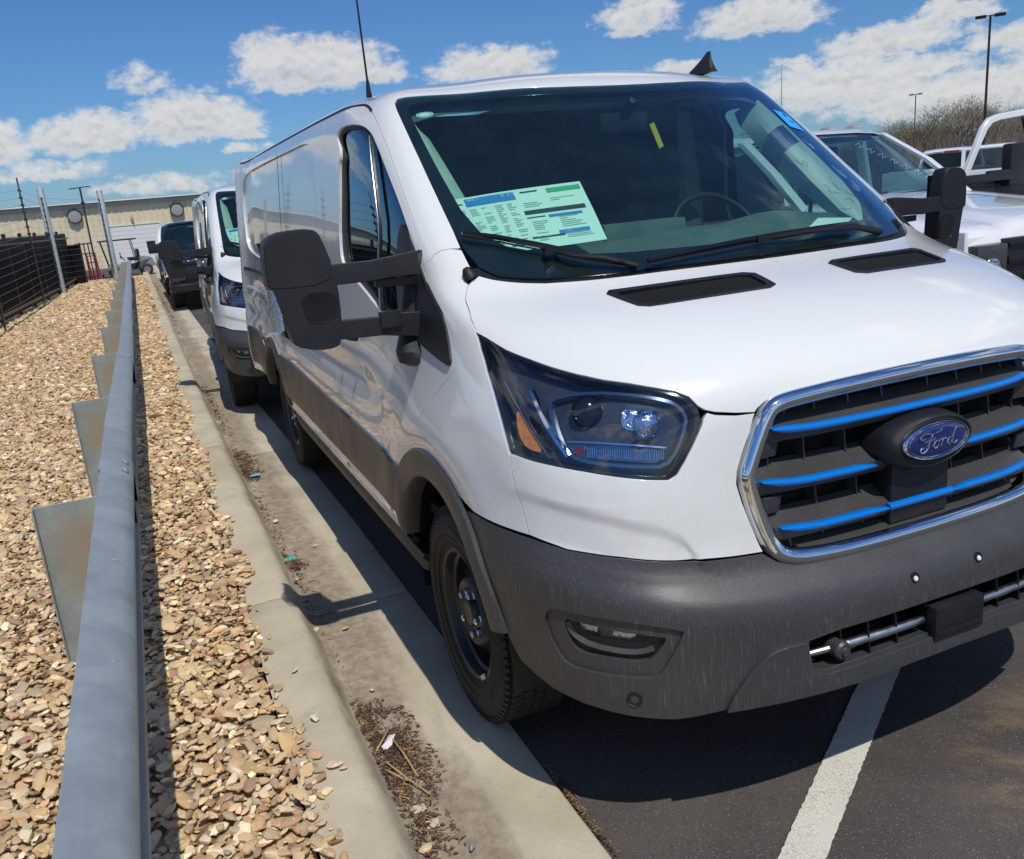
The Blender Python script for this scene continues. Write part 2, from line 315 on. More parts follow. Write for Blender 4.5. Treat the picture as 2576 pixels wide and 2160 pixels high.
# ---- van skin: one smooth surface, rows run from the nose centre round the corner and along the side ----
ROWS = [
# each row: 18 (x,y,z) points of the half body
[(0,.02,.27),(.22,.02,.27),(.42,.03,.27),(.58,.06,.27),(.71,.11,.27),(.82,.19,.275),(.90,.29,.28),(.955,.40,.30),(.975,.62,.33),(.975,.98,.37),(.975,1.35,.40),(.975,1.8,.41),(.975,2.6,.41),(.975,3.6,.41),(.975,4.6,.41),(.97,5.3,.41),(.90,5.48,.41),(0,5.50,.41)],
[(0,-.035,.34),(.22,-.035,.34),(.42,-.015,.34),(.58,.02,.34),(.72,.075,.34),(.835,.16,.345),(.92,.265,.35),(.98,.385,.36),(1.005,.62,.39),(1.005,.98,.43),(1.005,1.35,.46),(1.005,1.8,.465),(1.005,2.6,.465),(1.005,3.6,.465),(1.005,4.6,.465),(1.0,5.3,.465),(.93,5.5,.465),(0,5.52,.465)],
[(0,-.05,.44),(.22,-.045,.44),(.42,-.025,.44),(.58,.01,.44),(.73,.065,.44),(.85,.15,.445),(.937,.26,.45),(.995,.385,.46),(1.02,.62,.48),(1.02,.98,.51),(1.02,1.35,.53),(1.02,1.8,.53),(1.02,2.6,.53),(1.02,3.6,.53),(1.02,4.6,.53),(1.015,5.3,.53),(.94,5.51,.53),(0,5.53,.53)],
[(0,-.035,.55),(.22,-.03,.55),(.42,-.012,.55),(.58,.02,.55),(.73,.07,.555),(.85,.155,.56),(.94,.265,.57),(1.0,.39,.58),(1.03,.62,.59),(1.03,.98,.60),(1.03,1.35,.61),(1.03,1.8,.61),(1.03,2.6,.61),(1.03,3.6,.61),(1.03,4.6,.61),(1.025,5.3,.61),(.95,5.51,.61),(0,5.53,.61)],
[(0,-.01,.64),(.22,-.005,.64),(.42,.012,.64),(.58,.04,.65),(.73,.085,.66),(.85,.165,.67),(.94,.27,.69),(1.0,.39,.70),(1.03,.62,.70),(1.03,.98,.70),(1.03,1.35,.70),(1.03,1.8,.70),(1.03,2.6,.70),(1.03,3.6,.70),(1.03,4.6,.70),(1.025,5.3,.70),(.95,5.51,.70),(0,5.53,.70)],
[(0,.02,.73),(.22,.022,.73),(.42,.035,.73),(.58,.065,.735),(.725,.11,.75),(.84,.185,.77),(.93,.285,.79),(.99,.40,.80),(1.02,.62,.81),(1.028,.98,.81),(1.025,1.35,.81),(1.025,1.8,.81),(1.028,2.6,.81),(1.028,3.6,.81),(1.028,4.6,.81),(1.02,5.3,.81),(.95,5.51,.81),(0,5.53,.81)],
[(0,.02,.86),(.22,.025,.86),(.42,.04,.86),(.58,.07,.865),(.72,.115,.88),(.83,.19,.90),(.92,.29,.92),(.98,.41,.93),(1.015,.62,.94),(1.025,.98,.94),(1.02,1.35,.94),(1.018,1.8,.94),(1.022,2.6,.94),(1.022,3.6,.94),(1.022,4.6,.94),(1.015,5.3,.94),(.945,5.51,.94),(0,5.53,.94)],
[(0,.025,1.0),(.22,.03,1.0),(.42,.05,1.0),(.575,.08,1.0),(.71,.13,1.01),(.82,.21,1.02),(.91,.31,1.03),(.97,.43,1.04),(1.005,.63,1.05),(1.012,.98,1.05),(1.01,1.35,1.05),(1.01,1.8,1.05),(1.015,2.6,1.05),(1.015,3.6,1.05),(1.015,4.6,1.05),(1.01,5.3,1.05),(.94,5.51,1.05),(0,5.53,1.05)],
[(0,.035,1.10),(.22,.04,1.10),(.41,.06,1.10),(.565,.095,1.105),(.695,.155,1.11),(.80,.24,1.12),(.885,.345,1.125),(.95,.47,1.13),(.985,.66,1.13),(.995,.98,1.13),(.998,1.35,1.13),(1.0,1.8,1.13),(1.008,2.6,1.13),(1.008,3.6,1.13),(1.008,4.6,1.13),(1.0,5.3,1.13),(.935,5.51,1.13),(0,5.53,1.13)],
[(0,.08,1.175),(.215,.085,1.175),(.40,.11,1.175),(.55,.145,1.175),(.675,.205,1.18),(.78,.29,1.19),(.865,.40,1.19),(.93,.52,1.195),(.965,.70,1.20),(.98,.98,1.20),(.988,1.35,1.20),(.992,1.8,1.20),(1.002,2.6,1.20),(1.002,3.6,1.20),(1.002,4.6,1.20),(.995,5.3,1.20),(.93,5.51,1.20),(0,5.53,1.20)],
[(0,.21,1.25),(.21,.215,1.25),(.39,.23,1.25),(.535,.26,1.245),(.66,.31,1.245),(.765,.385,1.245),(.85,.48,1.245),(.912,.59,1.25),(.948,.76,1.26),(.966,1.0,1.27),(.978,1.35,1.27),(.984,1.8,1.27),(.995,2.6,1.27),(.995,3.6,1.27),(.995,4.6,1.27),(.988,5.3,1.27),(.925,5.51,1.27),(0,5.53,1.27)],
[(0,.42,1.335),(.21,.425,1.335),(.39,.44,1.33),(.54,.465,1.325),(.665,.505,1.32),(.765,.56,1.315),(.845,.635,1.31),(.90,.72,1.31),(.938,.85,1.325),(.957,1.06,1.335),(.968,1.38,1.34),(.976,1.8,1.34),(.988,2.6,1.34),(.988,3.6,1.34),(.988,4.6,1.34),(.98,5.3,1.34),(.92,5.51,1.34),(0,5.53,1.34)],
[(0,.66,1.395),(.21,.665,1.395),(.40,.685,1.392),(.56,.72,1.385),(.69,.765,1.38),(.785,.815,1.375),(.855,.87,1.375),(.90,.93,1.385),(.932,1.02,1.40),(.95,1.18,1.41),(.962,1.45,1.41),(.97,1.82,1.41),(.982,2.6,1.41),(.982,3.6,1.41),(.982,4.6,1.41),(.975,5.3,1.41),(.915,5.51,1.41),(0,5.53,1.41)],
[(0,.79,1.49),(.21,.797,1.49),(.40,.825,1.49),(.56,.87,1.485),(.69,.92,1.485),(.785,.97,1.48),(.855,1.02,1.485),(.895,1.07,1.495),(.925,1.15,1.505),(.943,1.29,1.51),(.954,1.52,1.51),(.962,1.86,1.51),(.973,2.6,1.51),(.973,3.6,1.51),(.973,4.6,1.51),(.965,5.3,1.51),(.91,5.51,1.51),(0,5.53,1.51)],
[(0,.985,1.645),(.21,.992,1.645),(.40,1.025,1.642),(.56,1.075,1.64),(.685,1.125,1.635),(.78,1.175,1.63),(.848,1.225,1.635),(.884,1.275,1.645),(.913,1.35,1.65),(.93,1.47,1.65),(.941,1.66,1.65),(.949,1.94,1.65),(.96,2.6,1.65),(.96,3.6,1.65),(.96,4.6,1.65),(.953,5.3,1.65),(.90,5.50,1.65),(0,5.52,1.65)],
[(0,1.20,1.81),(.21,1.21,1.81),(.40,1.245,1.808),(.555,1.295,1.80),(.675,1.345,1.795),(.768,1.395,1.79),(.833,1.44,1.795),(.868,1.49,1.80),(.895,1.56,1.80),(.912,1.67,1.80),(.923,1.84,1.80),(.931,2.07,1.80),(.942,2.62,1.80),(.942,3.6,1.80),(.942,4.6,1.80),(.935,5.28,1.80),(.885,5.48,1.80),(0,5.50,1.80)],
[(0,1.40,1.955),(.21,1.41,1.955),(.395,1.445,1.95),(.545,1.49,1.942),(.66,1.54,1.935),(.75,1.585,1.925),(.812,1.63,1.925),(.846,1.68,1.92),(.873,1.75,1.915),(.89,1.85,1.91),(.90,2.00,1.905),(.908,2.20,1.905),(.918,2.66,1.905),(.918,3.6,1.905),(.918,4.6,1.905),(.912,5.25,1.905),(.865,5.45,1.905),(0,5.47,1.905)],
[(0,1.50,2.015),(.21,1.51,2.015),(.39,1.54,2.01),(.535,1.585,2.0),(.645,1.63,1.99),(.73,1.68,1.98),(.79,1.725,1.975),(.823,1.78,1.968),(.848,1.85,1.96),(.864,1.95,1.955),(.874,2.08,1.955),(.882,2.28,1.955),(.892,2.70,1.955),(.892,3.6,1.955),(.892,4.6,1.955),(.886,5.22,1.955),(.84,5.42,1.955),(0,5.44,1.955)],
[(0,1.59,2.05),(.21,1.60,2.048),(.38,1.63,2.043),(.52,1.67,2.035),(.625,1.715,2.025),(.705,1.765,2.018),(.757,1.815,2.012),(.787,1.87,2.005),(.808,1.93,2.0),(.822,2.02,1.998),(.832,2.15,1.998),(.838,2.34,1.998),(.846,2.74,1.998),(.846,3.6,1.998),(.846,4.6,1.998),(.84,5.18,1.998),(.80,5.36,1.998),(0,5.38,2.0)],
[(0,1.75,2.08),(.20,1.76,2.078),(.36,1.785,2.072),(.49,1.82,2.063),(.585,1.86,2.055),(.655,1.90,2.048),(.70,1.945,2.042),(.725,1.99,2.038),(.742,2.05,2.035),(.752,2.12,2.034),(.76,2.24,2.034),(.766,2.41,2.034),(.772,2.78,2.034),(.772,3.6,2.034),(.772,4.6,2.034),(.765,5.1,2.034),(.73,5.28,2.03),(0,5.30,2.03)],
[(0,2.1,2.105),(.15,2.1,2.104),(.28,2.11,2.10),(.38,2.13,2.096),(.45,2.15,2.092),(.50,2.17,2.088),(.53,2.19,2.085),(.55,2.21,2.083),(.565,2.25,2.081),(.575,2.3,2.08),(.58,2.38,2.08),(.585,2.52,2.08),(.59,2.85,2.08),(.59,3.6,2.08),(.59,4.6,2.08),(.58,5.0,2.08),(.55,5.16,2.075),(0,5.18,2.075)],
[(0,2.7,2.115),(.04,2.7,2.115),(.08,2.7,2.115),(.11,2.7,2.115),(.13,2.7,2.115),(.145,2.7,2.115),(.155,2.7,2.115),(.16,2.72,2.115),(.165,2.74,2.115),(.17,2.77,2.115),(.17,2.82,2.115),(.17,2.9,2.115),(.17,3.1,2.115),(.17,3.7,2.115),(.17,4.5,2.115),(.16,4.8,2.115),(.14,4.9,2.11),(0,4.9,2.11)],
]
import numpy as np
NET = np.array(ROWS, float)
# fuller shoulders where the roof turns down into the pillars and the flank
for r, (dx, dz) in {15: (.004, .003), 16: (.010, .010), 17: (.020, .018), 18: (.032, .018), 19: (.035, .014), 20: (.02, .008)}.items():
    w = np.clip((np.arange(18)-3)/2.0, 0, 1)*(np.arange(18) < 17)
    NET[r, :, 0] += dx*w; NET[r, :, 2] += dz*w
    if r >= 16: NET[r, 9:17, 0] += {16: .008, 17: .014, 18: .022, 19: .03, 20: .02}[r]
# the grille field sits a little behind the bumper face
for r, dy in {4: .01, 5: .035, 6: .055, 7: .06, 8: .055, 9: .03}.items():
    NET[r, :6, 1] += dy*np.array([1, 1, 1, .85, .5, .2])
NET[4, :8, 2] += .022; NET[4, :8, 1] -= .016        # bumper shelf
NET[3, :8, 2] += .006
def _bas(t):
    return np.array([(1-t)**3, 3*t**3-6*t**2+4, -3*t**3+3*t**2+3*t+1, t**3])/6.0
def _dbas(t):
    return np.array([-3*(1-t)**2, 9*t*t-12*t, -9*t*t+6*t+3, 3*t*t])/6.0
def _pad(N):
    # mirror across x=0 at column 0, linear extrapolation elsewhere
    m = N[:, 1:2]*np.array([-1, 1, 1]); e = 2*N[:, -1:]-N[:, -2:-1]
    N = np.concatenate([m, N, e], 1)
    a = 2*N[:1]-N[1:2]; b = 2*N[-1:]-N[-2:-1]
    return np.concatenate([a, N, b], 0)
def _ev(P, u, v, d=0):
    nu, nv = P.shape[1]-3, P.shape[0]-3
    u = np.clip(u, 0, nu-1e-6); v = np.clip(v, 0, nv-1e-6)
    iu = np.floor(u).astype(int); iv = np.floor(v).astype(int)
    bu = (_dbas if d == 1 else _bas)(u-iu); bv = (_dbas if d == 2 else _bas)(v-iv)
    out = 0
    for a in range(4):
        for b in range(4):
            out = out + P[iv+a, iu+b]*(bv[a]*bu[b])[..., None]
    return out
CTRL = NET.copy()
_gu, _gv = np.meshgrid(np.arange(NET.shape[1], dtype=float), np.arange(NET.shape[0], dtype=float))
for _ in range(3):                      # the smooth surface is drawn towards the net
    CTRL = CTRL + .8*(NET-_ev(_pad(CTRL), _gu, _gv))
    CTRL[:, 0, 0] = 0; CTRL[:, -1, 0] = 0
PAD = _pad(CTRL)
ARC = [(.95, .41), (4.30, .41)]
def skin(u, v):
    u = np.asarray(u, float); v = np.asarray(v, float)
    P = _ev(PAD, u, v)
    # shoulder bulging round each wheel, and the shallow crease along the flank
    x, y, z = P[..., 0], P[..., 1], P[..., 2]
    k = np.clip((u-6.2)/1.6, 0, 1); k = k*k*(3-2*k)
    for cy, cz in ARC:
        r = np.hypot(y-cy, (z-cz)*1.0)
        x = x+k*.015*np.exp(-((r-.56)/.10)**2)*np.clip((z-.45)/.25, 0, 1)
    x = x-k*.012*np.exp(-((z-1.0)/.07)**2)*np.clip((y-1.5)/.3, 0, 1)
    # soft crease under the headlamp: the painted nose steps back below it
    vc = np.interp(u, [3.2, 3.43, 3.71, 4.11, 5.07, 5.9, 6.8, 7.5], [4.9, 5.32, 5.79, 5.97, 6.07, 6.11, 6.14, 6.12])
    t = np.clip((vc-v)/.30, 0, 1); t = t*t*(3-2*t); w = np.clip((u-3.2)/.3, 0, 1)*np.clip((7.4-u)/1.2, 0, 1)*np.clip((v-4.85)/.4, 0, 1)
    a = np.clip(u/7.5, 0, 1)*np.pi/2; d = .008*t*w
    return np.stack([x-d*np.sin(a), y+d*np.cos(a), z], -1)
def skin_n(u, v):
    h = 1e-3
    a = skin(u+h, v)-skin(np.asarray(u)-h, v); b = skin(u, v+h)-skin(u, np.asarray(v)-h)
    n = np.cross(a, b); n /= np.maximum(np.linalg.norm(n, axis=-1, keepdims=True), 1e-12)
    return n
# outlines of the panels and fittings in (u, v) of the skin
T = {
    'lamp': [(7.57,10.52),(7.28,10.44),(6.84,10.12),(6.31,9.87),(5.87,9.62),(5.44,9.4),(4.97,9.21),(4.51,9.12),(4.05,8.99),(3.72,8.84),(3.5,8.65),(3.35,8.31),(3.3,8.0),(3.33,7.71),(3.45,7.39),(3.6,7.08),(3.75,6.83),(3.9,6.74),(4.26,6.74),(4.86,6.77),(5.48,6.81),(6.15,6.83),(6.6,6.83),(7.07,6.85),(7.11,6.9),(7.23,7.41),(7.37,8.06),(7.55,9.08),(7.61,9.93)],
    'hood_side': [(5.73,12.52),(6.31,12.17),(6.9,11.76),(7.42,11.08),(7.56,10.53)],
    'pillar_seam': [(8.27,12.36),(7.84,12.68),(7.3,12.91),(6.78,13.03),(6.16,13.13)],
    'fender_fascia': [(7.1,6.81),(7.05,6.32),(6.95,5.86),(6.76,5.21)],
    'bump_seam': [(7.96,5.14),(7.43,5.19),(6.76,5.21),(5.9,5.18),(4.83,5.26),(3.88,5.28),(3.34,5.31),(2.37,5.3)],
    'hood_front': [(3.24,8.25),(3.06,8.16),(2.39,8.0)],
    'chrome_out': [(0.76,8.65),(1.62,8.51),(1.98,8.46),(2.19,8.36),(2.34,8.17),(2.38,7.93),(2.47,7.51),(2.59,7.11),(2.69,6.76),(2.71,6.55),(2.64,6.23),(2.5,5.78),(2.37,5.37),(2.31,5.15),(2.2,5.0),(1.98,4.92),(1.6,4.82),(0.74,4.77)],
    'chrome_in': [(0.78,8.18),(1.63,8.11),(1.96,8.03),(2.1,7.87),(2.23,7.38),(2.4,6.93),(2.44,6.66),(2.44,6.45),(2.35,6.08),(2.2,5.59),(2.1,5.28),(1.99,5.09),(1.78,5.02),(0.48,4.92)],
    'strip1': [(2.13,7.34),(1.84,7.32),(1.2,7.37),(0.36,7.39)],
    'strip2': [(2.32,6.51),(1.97,6.41),(1.54,6.36),(1.01,6.4),(0.41,6.33)],
    'strip2r': [],
    'strip3': [(2.07,5.72),(1.7,5.6),(1.05,5.56),(0.35,5.55)],
    'door_front': [(11.9,18.74),(8.96,19.0),(7.48,17.06),(7.3,15.95),(7.37,15.01),(7.67,14.14),(7.72,13.66),(8.33,12.89),(8.27,12.36),(8.59,10.04),(8.41,8.79)],
    'door_low': [(8.41,8.79),(8.74,7.8),(8.98,6.96),(9.18,6.32),(9.39,5.61)],
    'door_rear': [(11.61,5.7),(11.48,5.11),(11.49,2.5)],
    'glass': [(10.52,16.26),(10.15,16.47),(9.27,16.42),(8.43,16.12),(7.99,15.75),(8.0,15.39),(8.09,14.74),(8.09,14.15),(8.2,13.79),(9.82,10.33),(10.44,10.05),(10.97,11.07),(11.41,12.27),(11.37,13.72),(11.16,14.91)],
    'divider': [(8.25,15.61),(9.21,14.58),(10.28,12.51),(10.44,10.2)],
    'sail': [(8.35,13.64),(8.35,13.12),(8.37,12.84),(8.47,11.37),(8.43,9.01),(8.43,8.8),(8.88,8.95),(9.82,9.9),(9.85,10.91),(9.19,13.04)],
    'fog_out': [(6.31,3.57),(6.45,3.45),(6.5,3.28),(6.43,3.03),(6.25,2.72),(6.04,2.5),(5.53,2.5),(4.87,2.55),(4.5,2.58),(4.36,2.69),(4.21,2.97),(3.98,3.52),(4.02,3.59),(4.71,3.72),(5.48,3.67),(6.14,3.6)],
    'fog_in': [(6.11,3.34),(5.98,3.43),(4.27,3.43),(4.28,3.28),(4.44,3.02),(4.59,2.87),(5.24,2.83),(5.8,2.8),(6.0,2.99)],
    'fog_glass': [(5.91,3.32),(5.86,3.36),(4.67,3.4),(4.81,3.15),(5.12,3.14),(5.66,3.1),(5.87,3.21)],
    'intake': [(0.64,3.06),(1.59,3.03),(2.09,2.95),(2.04,2.46),(1.87,2.33),(0.79,2.44),(0.07,2.41)],
    'wing': [(3.45,1.84),(3.16,2.4),(2.77,2.85),(2.61,2.95),(2.1,2.97)],
    'bump_low': [(4.2,1.65),(3.45,1.84),(2.39,1.9),(1.52,1.92),(0.68,2.04)],
    'vent': [(3.15,11.61),(0.66,11.54),(0.72,11.08),(3.04,11.1)],
    'glass_edge': [(5.42,17.27),(5.68,17.04),(5.66,15.55),(5.62,14.65),(5.66,13.84),(5.72,13.29),(5.68,12.92),(5.81,12.68),(5.53,12.51),(5.16,12.41),(4.47,12.26),(3.94,12.16),(3.07,12.1),(2.24,12.07)],
    'glass_top': [(4.81,17.18),(2.85,16.97),(1.17,16.53),(0.16,16.44)],
    'recess': [(11.61,17.03),(11.64,16.16),(12.42,16.1),(13.94,15.89),(14.83,15.57),(14.89,13.1),(14.67,12.03),(13.76,11.94)],
    'bolt': [(0.57,3.69)],
    'sensor': [(1.77,2.66)],
    'sensor2': [(4.83,2.08)],
    'beam': [(4.76,8.39),(4.01,7.73)],
    'gutter_back': [(14.78,16.57)],
    'rail_track': [(14.93,10.64),(13.79,10.47)],
    'flare_out': [(9.86,4.62),(9.66,5.18),(9.34,5.62),(9.01,5.8),(8.58,5.75),(8.23,5.52),(7.96,5.12),(7.95,5.13),(7.74,4.1),(7.41,2.74)],
    'flare_in': [(9.79,4.17),(9.65,4.57),(9.42,4.9),(9.06,5.04),(8.76,4.96),(8.33,4.46),(7.96,3.38),(7.73,2.58)],
    'amber': [(7.03,7.96),(6.92,7.96),(6.77,7.78),(6.54,7.43),(6.34,7.05),(6.68,7.03),(6.89,7.16),(7.0,7.41)],
    'streak': [(6.53,8.71),(6.4,8.07),(6.13,7.51),(5.86,7.11)],
    'reflector': [(4.22,7.96)],
    'reflector_in': [(4.74,8.43),(4.5,8.41),(4.33,8.2),(4.37,7.82),(4.61,7.78),(4.76,7.93)],
    'projector': [(5.42,8.3)],
    'lamp_bar': [(5.91,7.38),(5.33,7.4),(4.59,7.38),(3.9,7.31),(3.96,7.04),(4.6,7.08),(5.34,7.08),(5.72,7.1)],
    'lamp_red': [(5.72,7.32),(5.49,7.32),(5.49,7.13),(5.67,7.14)],
    'lamp_inner': [(6.24,8.41),(5.91,8.71),(5.26,8.89),(4.53,8.88),(4.07,8.78),(3.73,8.59),(3.54,8.18),(3.52,7.89),(3.67,7.3),(3.91,6.97),(4.37,6.97),(5.34,6.99),(5.78,7.09),(6.07,7.46)],
    'wiper_l': [(5.52,13.32),(4.62,13.18),(4.03,12.99),(3.6,12.86),(3.27,12.73),(2.76,12.43),(2.34,12.07)],
    'wiper_arm': [(3.45,12.75),(3.21,12.36),(3.14,12.12)],
    'crease': [(7.51,6.09),(6.82,6.14),(5.89,6.11),(5.07,6.07),(4.11,5.98),(3.71,5.8),(3.42,5.33)],
}
# ------------------------------------------------------------------ ground materials
m, n, o = new_mat('asphalt'); c = n.n('ShaderNodeTexCoord').outputs['Object']
f1 = n.noise(c, 1.3, 6, .6); f2 = n.noise(c, 260, 3, .7); f3 = n.noise(c, .5, 4, .6)
vo = n.n('ShaderNodeTexVoronoi'); n.link(c, vo.inputs['Vector']); vo.inputs['Scale'].default_value = 190
sp = n.n('ShaderNodeSeparateXYZ'); n.link(vo.outputs['Color'], sp.inputs[0])
base = n.mix(n.ramp(f1, .3, .7), (.058, .052, .048), (.098, .087, .078))
base = n.mix(n.math('MULTIPLY', n.ramp(sp.outputs[0], .78, .96), n.ramp(vo.outputs['Distance'], .5, .2)), base, (.22, .20, .18))
base = n.mix(n.ramp(sp.outputs[1], .90, .99, 0, .45), base, (.025, .024, .024))
# tyre scuffs and a rusty, muddy stain in front of the van
mp = n.mapping(c, (1, 1, 1), (0, 0, 0), (0, 0, radians(34)))
sc = n.noise(n.mapping(mp, (26, 2.2, 1)), 1.0, 5, .7)
base = n.mix(n.ramp(sc, .60, .80, 0, .38), base, (.20, .175, .155))
g2 = n.n('ShaderNodeTexGradient', gradient_type='SPHERICAL'); n.link(n.mapping(c, (1.6, 1.9, 1), (-.95, .15, 0), (0, 0, .3)), g2.inputs[0])
st = n.math('MULTIPLY', n.ramp(g2.outputs['Fac'], 0, .4), n.ramp(n.noise(n.mapping(mp, (4, 8, 1)), 1.0, 6, .7), .42, .62))
base = n.mix(n.math('MULTIPLY', st, .3), base, (.36, .25, .13))
g3 = n.n('ShaderNodeTexGradient', gradient_type='SPHERICAL'); n.link(n.mapping(c, (1.5, 1.2, 1), (-1.5, .9, 0)), g3.inputs[0])
base = n.mix(n.math('MULTIPLY', n.ramp(g3.outputs['Fac'], .1, .7), n.ramp(f3, .4, .6, 0, .5)), base, (.03, .03, .03))
hgt = n.math('ADD', n.math('MULTIPLY', f2, .5), n.math('MULTIPLY', vo.outputs['Distance'], -.7))
pbsdf(n, o, base, n.lin(f1, .3, .7, .72, .9), 0, 0, (hgt, .55, .004), .4)
m, n, o = new_mat('concrete'); c = n.n('ShaderNodeTexCoord').outputs['Object']
sx_ = n.n('ShaderNodeSeparateXYZ'); n.link(c, sx_.inputs[0])
f1 = n.noise(c, 2.2, 6, .62); f2 = n.noise(c, 180, 3, .7); f3 = n.noise(n.mapping(c, (6, 1.3, 1)), 1.0, 6, .66)
base = n.mix(n.ramp(f1, .3, .72), (.45, .395, .285), (.60, .54, .41)); pit = n.ramp(n.noise(c, 70, 5, .8), .60, .70); base = n.mix(n.math('MULTIPLY', pit, .35), base, (.30, .26, .20))
base = n.mix(n.ramp(n.noise(c, 34, 4, .75), .56, .8, 0, .45), base, (.56, .52, .45))
base = n.mix(n.ramp(n.noise(c, 9, 5, .7), .60, .75, 0, .35), base, (.22, .19, .15))
# silt along the foot of the kerb: a band with a ragged edge
bx = n.math('ADD', sx_.outputs[0], n.math('MULTIPLY_ADD', f3, .42, -.21))
band = n.math('MULTIPLY', n.ramp(bx, -1.40, -1.31), n.ramp(bx, -1.05, -1.20))
dirt_haze = n.math('MULTIPLY', band, n.ramp(n.noise(c, 22, 6, .7), .25, .7, .35, 1.0))
base = n.mix(n.math('MULTIPLY', dirt_haze, .85), base, (.20, .15, .11))
hair = n.n('ShaderNodeTexVoronoi', feature='DISTANCE_TO_EDGE'); n.link(n.mapping(c, (1, .8, 1), (.3, 1.7, 0)), hair.inputs['Vector']); hair.inputs['Scale'].default_value = .55
base = n.mix(n.ramp(n.noise(c, 150, 4, .85), .56, .72, 0, .6), base, (.24, .21, .17))
pbsdf(n, o, base, .86, 0, 0, (n.math('ADD', f2, n.math('MULTIPLY', n.noise(c, 40, 4, .7), 1.4)), .32, .004), .3)
m, n, o = new_mat('road_paint'); c = n.n('ShaderNodeTexCoord').outputs['Object']
vo = n.n('ShaderNodeTexVoronoi', feature='DISTANCE_TO_EDGE'); n.link(c, vo.inputs['Vector']); vo.inputs['Scale'].default_value = 85
w_ = n.ramp(n.noise(c, 46, 5, .75), .60, .72)
cr = n.math('MULTIPLY', n.ramp(vo.outputs['Distance'], .07, .0), n.ramp(n.noise(c, 5, 3), .4, .6, .15, .6))
base = n.mix(n.noise(c, 6, 5, .6), (.60, .58, .50), (.74, .72, .64))
base = n.mix(n.math('MAXIMUM', cr, n.math('MULTIPLY', w_, .85)), base, (.16, .145, .125))
pbsdf(n, o, base, .75, 0, 0, (n.noise(c, 200, 3), .3, .003), .3)
m, n, o = new_mat('gravel_soil'); c = n.n('ShaderNodeTexCoord').outputs['Object']
vo = n.n('ShaderNodeTexVoronoi'); n.link(c, vo.inputs['Vector']); vo.inputs['Scale'].default_value = 24
cr_ = n.n('ShaderNodeValToRGB'); s3 = n.n('ShaderNodeSeparateXYZ'); n.link(vo.outputs['Color'], s3.inputs[0]); n.link(s3.outputs[0], cr_.inputs[0])
PAL = [(0.77, 0.58, 0.35), (0.62, 0.41, 0.22), (0.86, 0.72, 0.49), (0.68, 0.48, 0.26), (0.45, 0.28, 0.18), (0.71, 0.52, 0.29), (0.57, 0.44, 0.28), (0.71, 0.48, 0.23), (0.83, 0.64, 0.41), (0.55, 0.34, 0.2), (0.67, 0.49, 0.29), (0.87, 0.73, 0.49), (0.75, 0.55, 0.32), (0.64, 0.44, 0.24), (0.49, 0.39, 0.26)]
def fill_ramp(r, pal, k=1.0):
    r.color_ramp.interpolation = 'CONSTANT'
    while len(r.color_ramp.elements) > 1: r.color_ramp.elements.remove(r.color_ramp.elements[0])
    r.color_ramp.elements[0].position = 0; r.color_ramp.elements[0].color = (*[x*k for x in pal[0]], 1)
    for i, p in enumerate(pal[1:], 1):
        e = r.color_ramp.elements.new(i/len(pal)); e.color = (*[x*k for x in p], 1)
fill_ramp(cr_, PAL, .8)
base = n.mix(n.ramp(vo.outputs['Distance'], .35, .7, 0, .8), cr_.outputs[0], (.07, .05, .035))
pbsdf(n, o, base, .9, 0, 0, (vo.outputs['Distance'], -1.0, .02), .3)
def stone_mat(name, src):
    m, n, o = new_mat(name); c = n.n('ShaderNodeTexCoord').outputs['Object']
    if src == 'attr':
        a = n.n('ShaderNodeAttribute', attribute_name='tone'); col = a.outputs['Color']
    else:
        a = n.n('ShaderNodeObjectInfo'); r = n.n('ShaderNodeValToRGB'); n.link(a.outputs['Random'], r.inputs[0]); fill_ramp(r, PAL); col = r.outputs[0]
    k = 1.0 if src == 'attr' else 1.0
    f = n.noise(c, 55, 5, .7)
    hv = n.n('ShaderNodeHueSaturation'); n.link(col, hv.inputs['Color']); n.link(n.lin(f, .25, .75, .72, 1.18), hv.inputs['Value']); hv.inputs['Saturation'].default_value = 1.0
    band = n.ramp(n.noise(n.mapping(c, (1, 1, 3)), 38, 4, .6, 1.5), .55, .72, 0, .35)
    pbsdf(n, o, n.mix(band, hv.outputs[0], (.50, .36, .24)), n.lin(f, .3, .7, .5, .8), 0, 0, (n.noise(c, 120, 4), .35, .003), .4)
stone_mat('stone_scatter', 'attr'); stone_mat('stone_single', 'object')
m, n, o = new_mat('galvanised'); c = n.n('ShaderNodeTexCoord').outputs['Object']
vo = n.n('ShaderNodeTexVoronoi'); n.link(c, vo.inputs['Vector']); vo.inputs['Scale'].default_value = 90
s3 = n.n('ShaderNodeSeparateXYZ'); n.link(vo.outputs['Color'], s3.inputs[0])
f = n.noise(c, 7, 6, .65); stv = n.noise(n.mapping(c, (60, .8, 60)), 1.0, 4, .6)
base = n.mix(n.ramp(f, .3, .7), (.30, .35, .38), (.40, .455, .48))
base = n.mix(n.math('MULTIPLY', s3.outputs[0], .22), base, (.42, .46, .48))
base = n.mix(n.ramp(stv, .5, .75, 0, .3), base, (.42, .46, .48))
pbsdf(n, o, base, n.lin(f, .3, .7, .42, .6), .35, 0, (n.noise(c, 200, 3), .05, .002), .5)
m, n, o = new_mat('galvanised_post'); c = n.n('ShaderNodeTexCoord').outputs['Object']
f = n.noise(c, 9, 6, .7); g = n.noise(c, 120, 4, .7)
base = n.mix(n.ramp(f, .3, .7), (.27, .30, .29), (.37, .40, .38))
g1 = n.n('ShaderNodeTexGradient', gradient_type='SPHERICAL'); n.link(n.mapping(c, (7, 0, 4.5), (2.10*7, 0, -.52*4.5)), g1.inputs[0])
base = n.mix(n.math('MULTIPLY', n.ramp(g1.outputs['Fac'], 0, .7, 0, .85), n.ramp(f, .25, .7, .4, 1)), base, (.36, .27, .15))
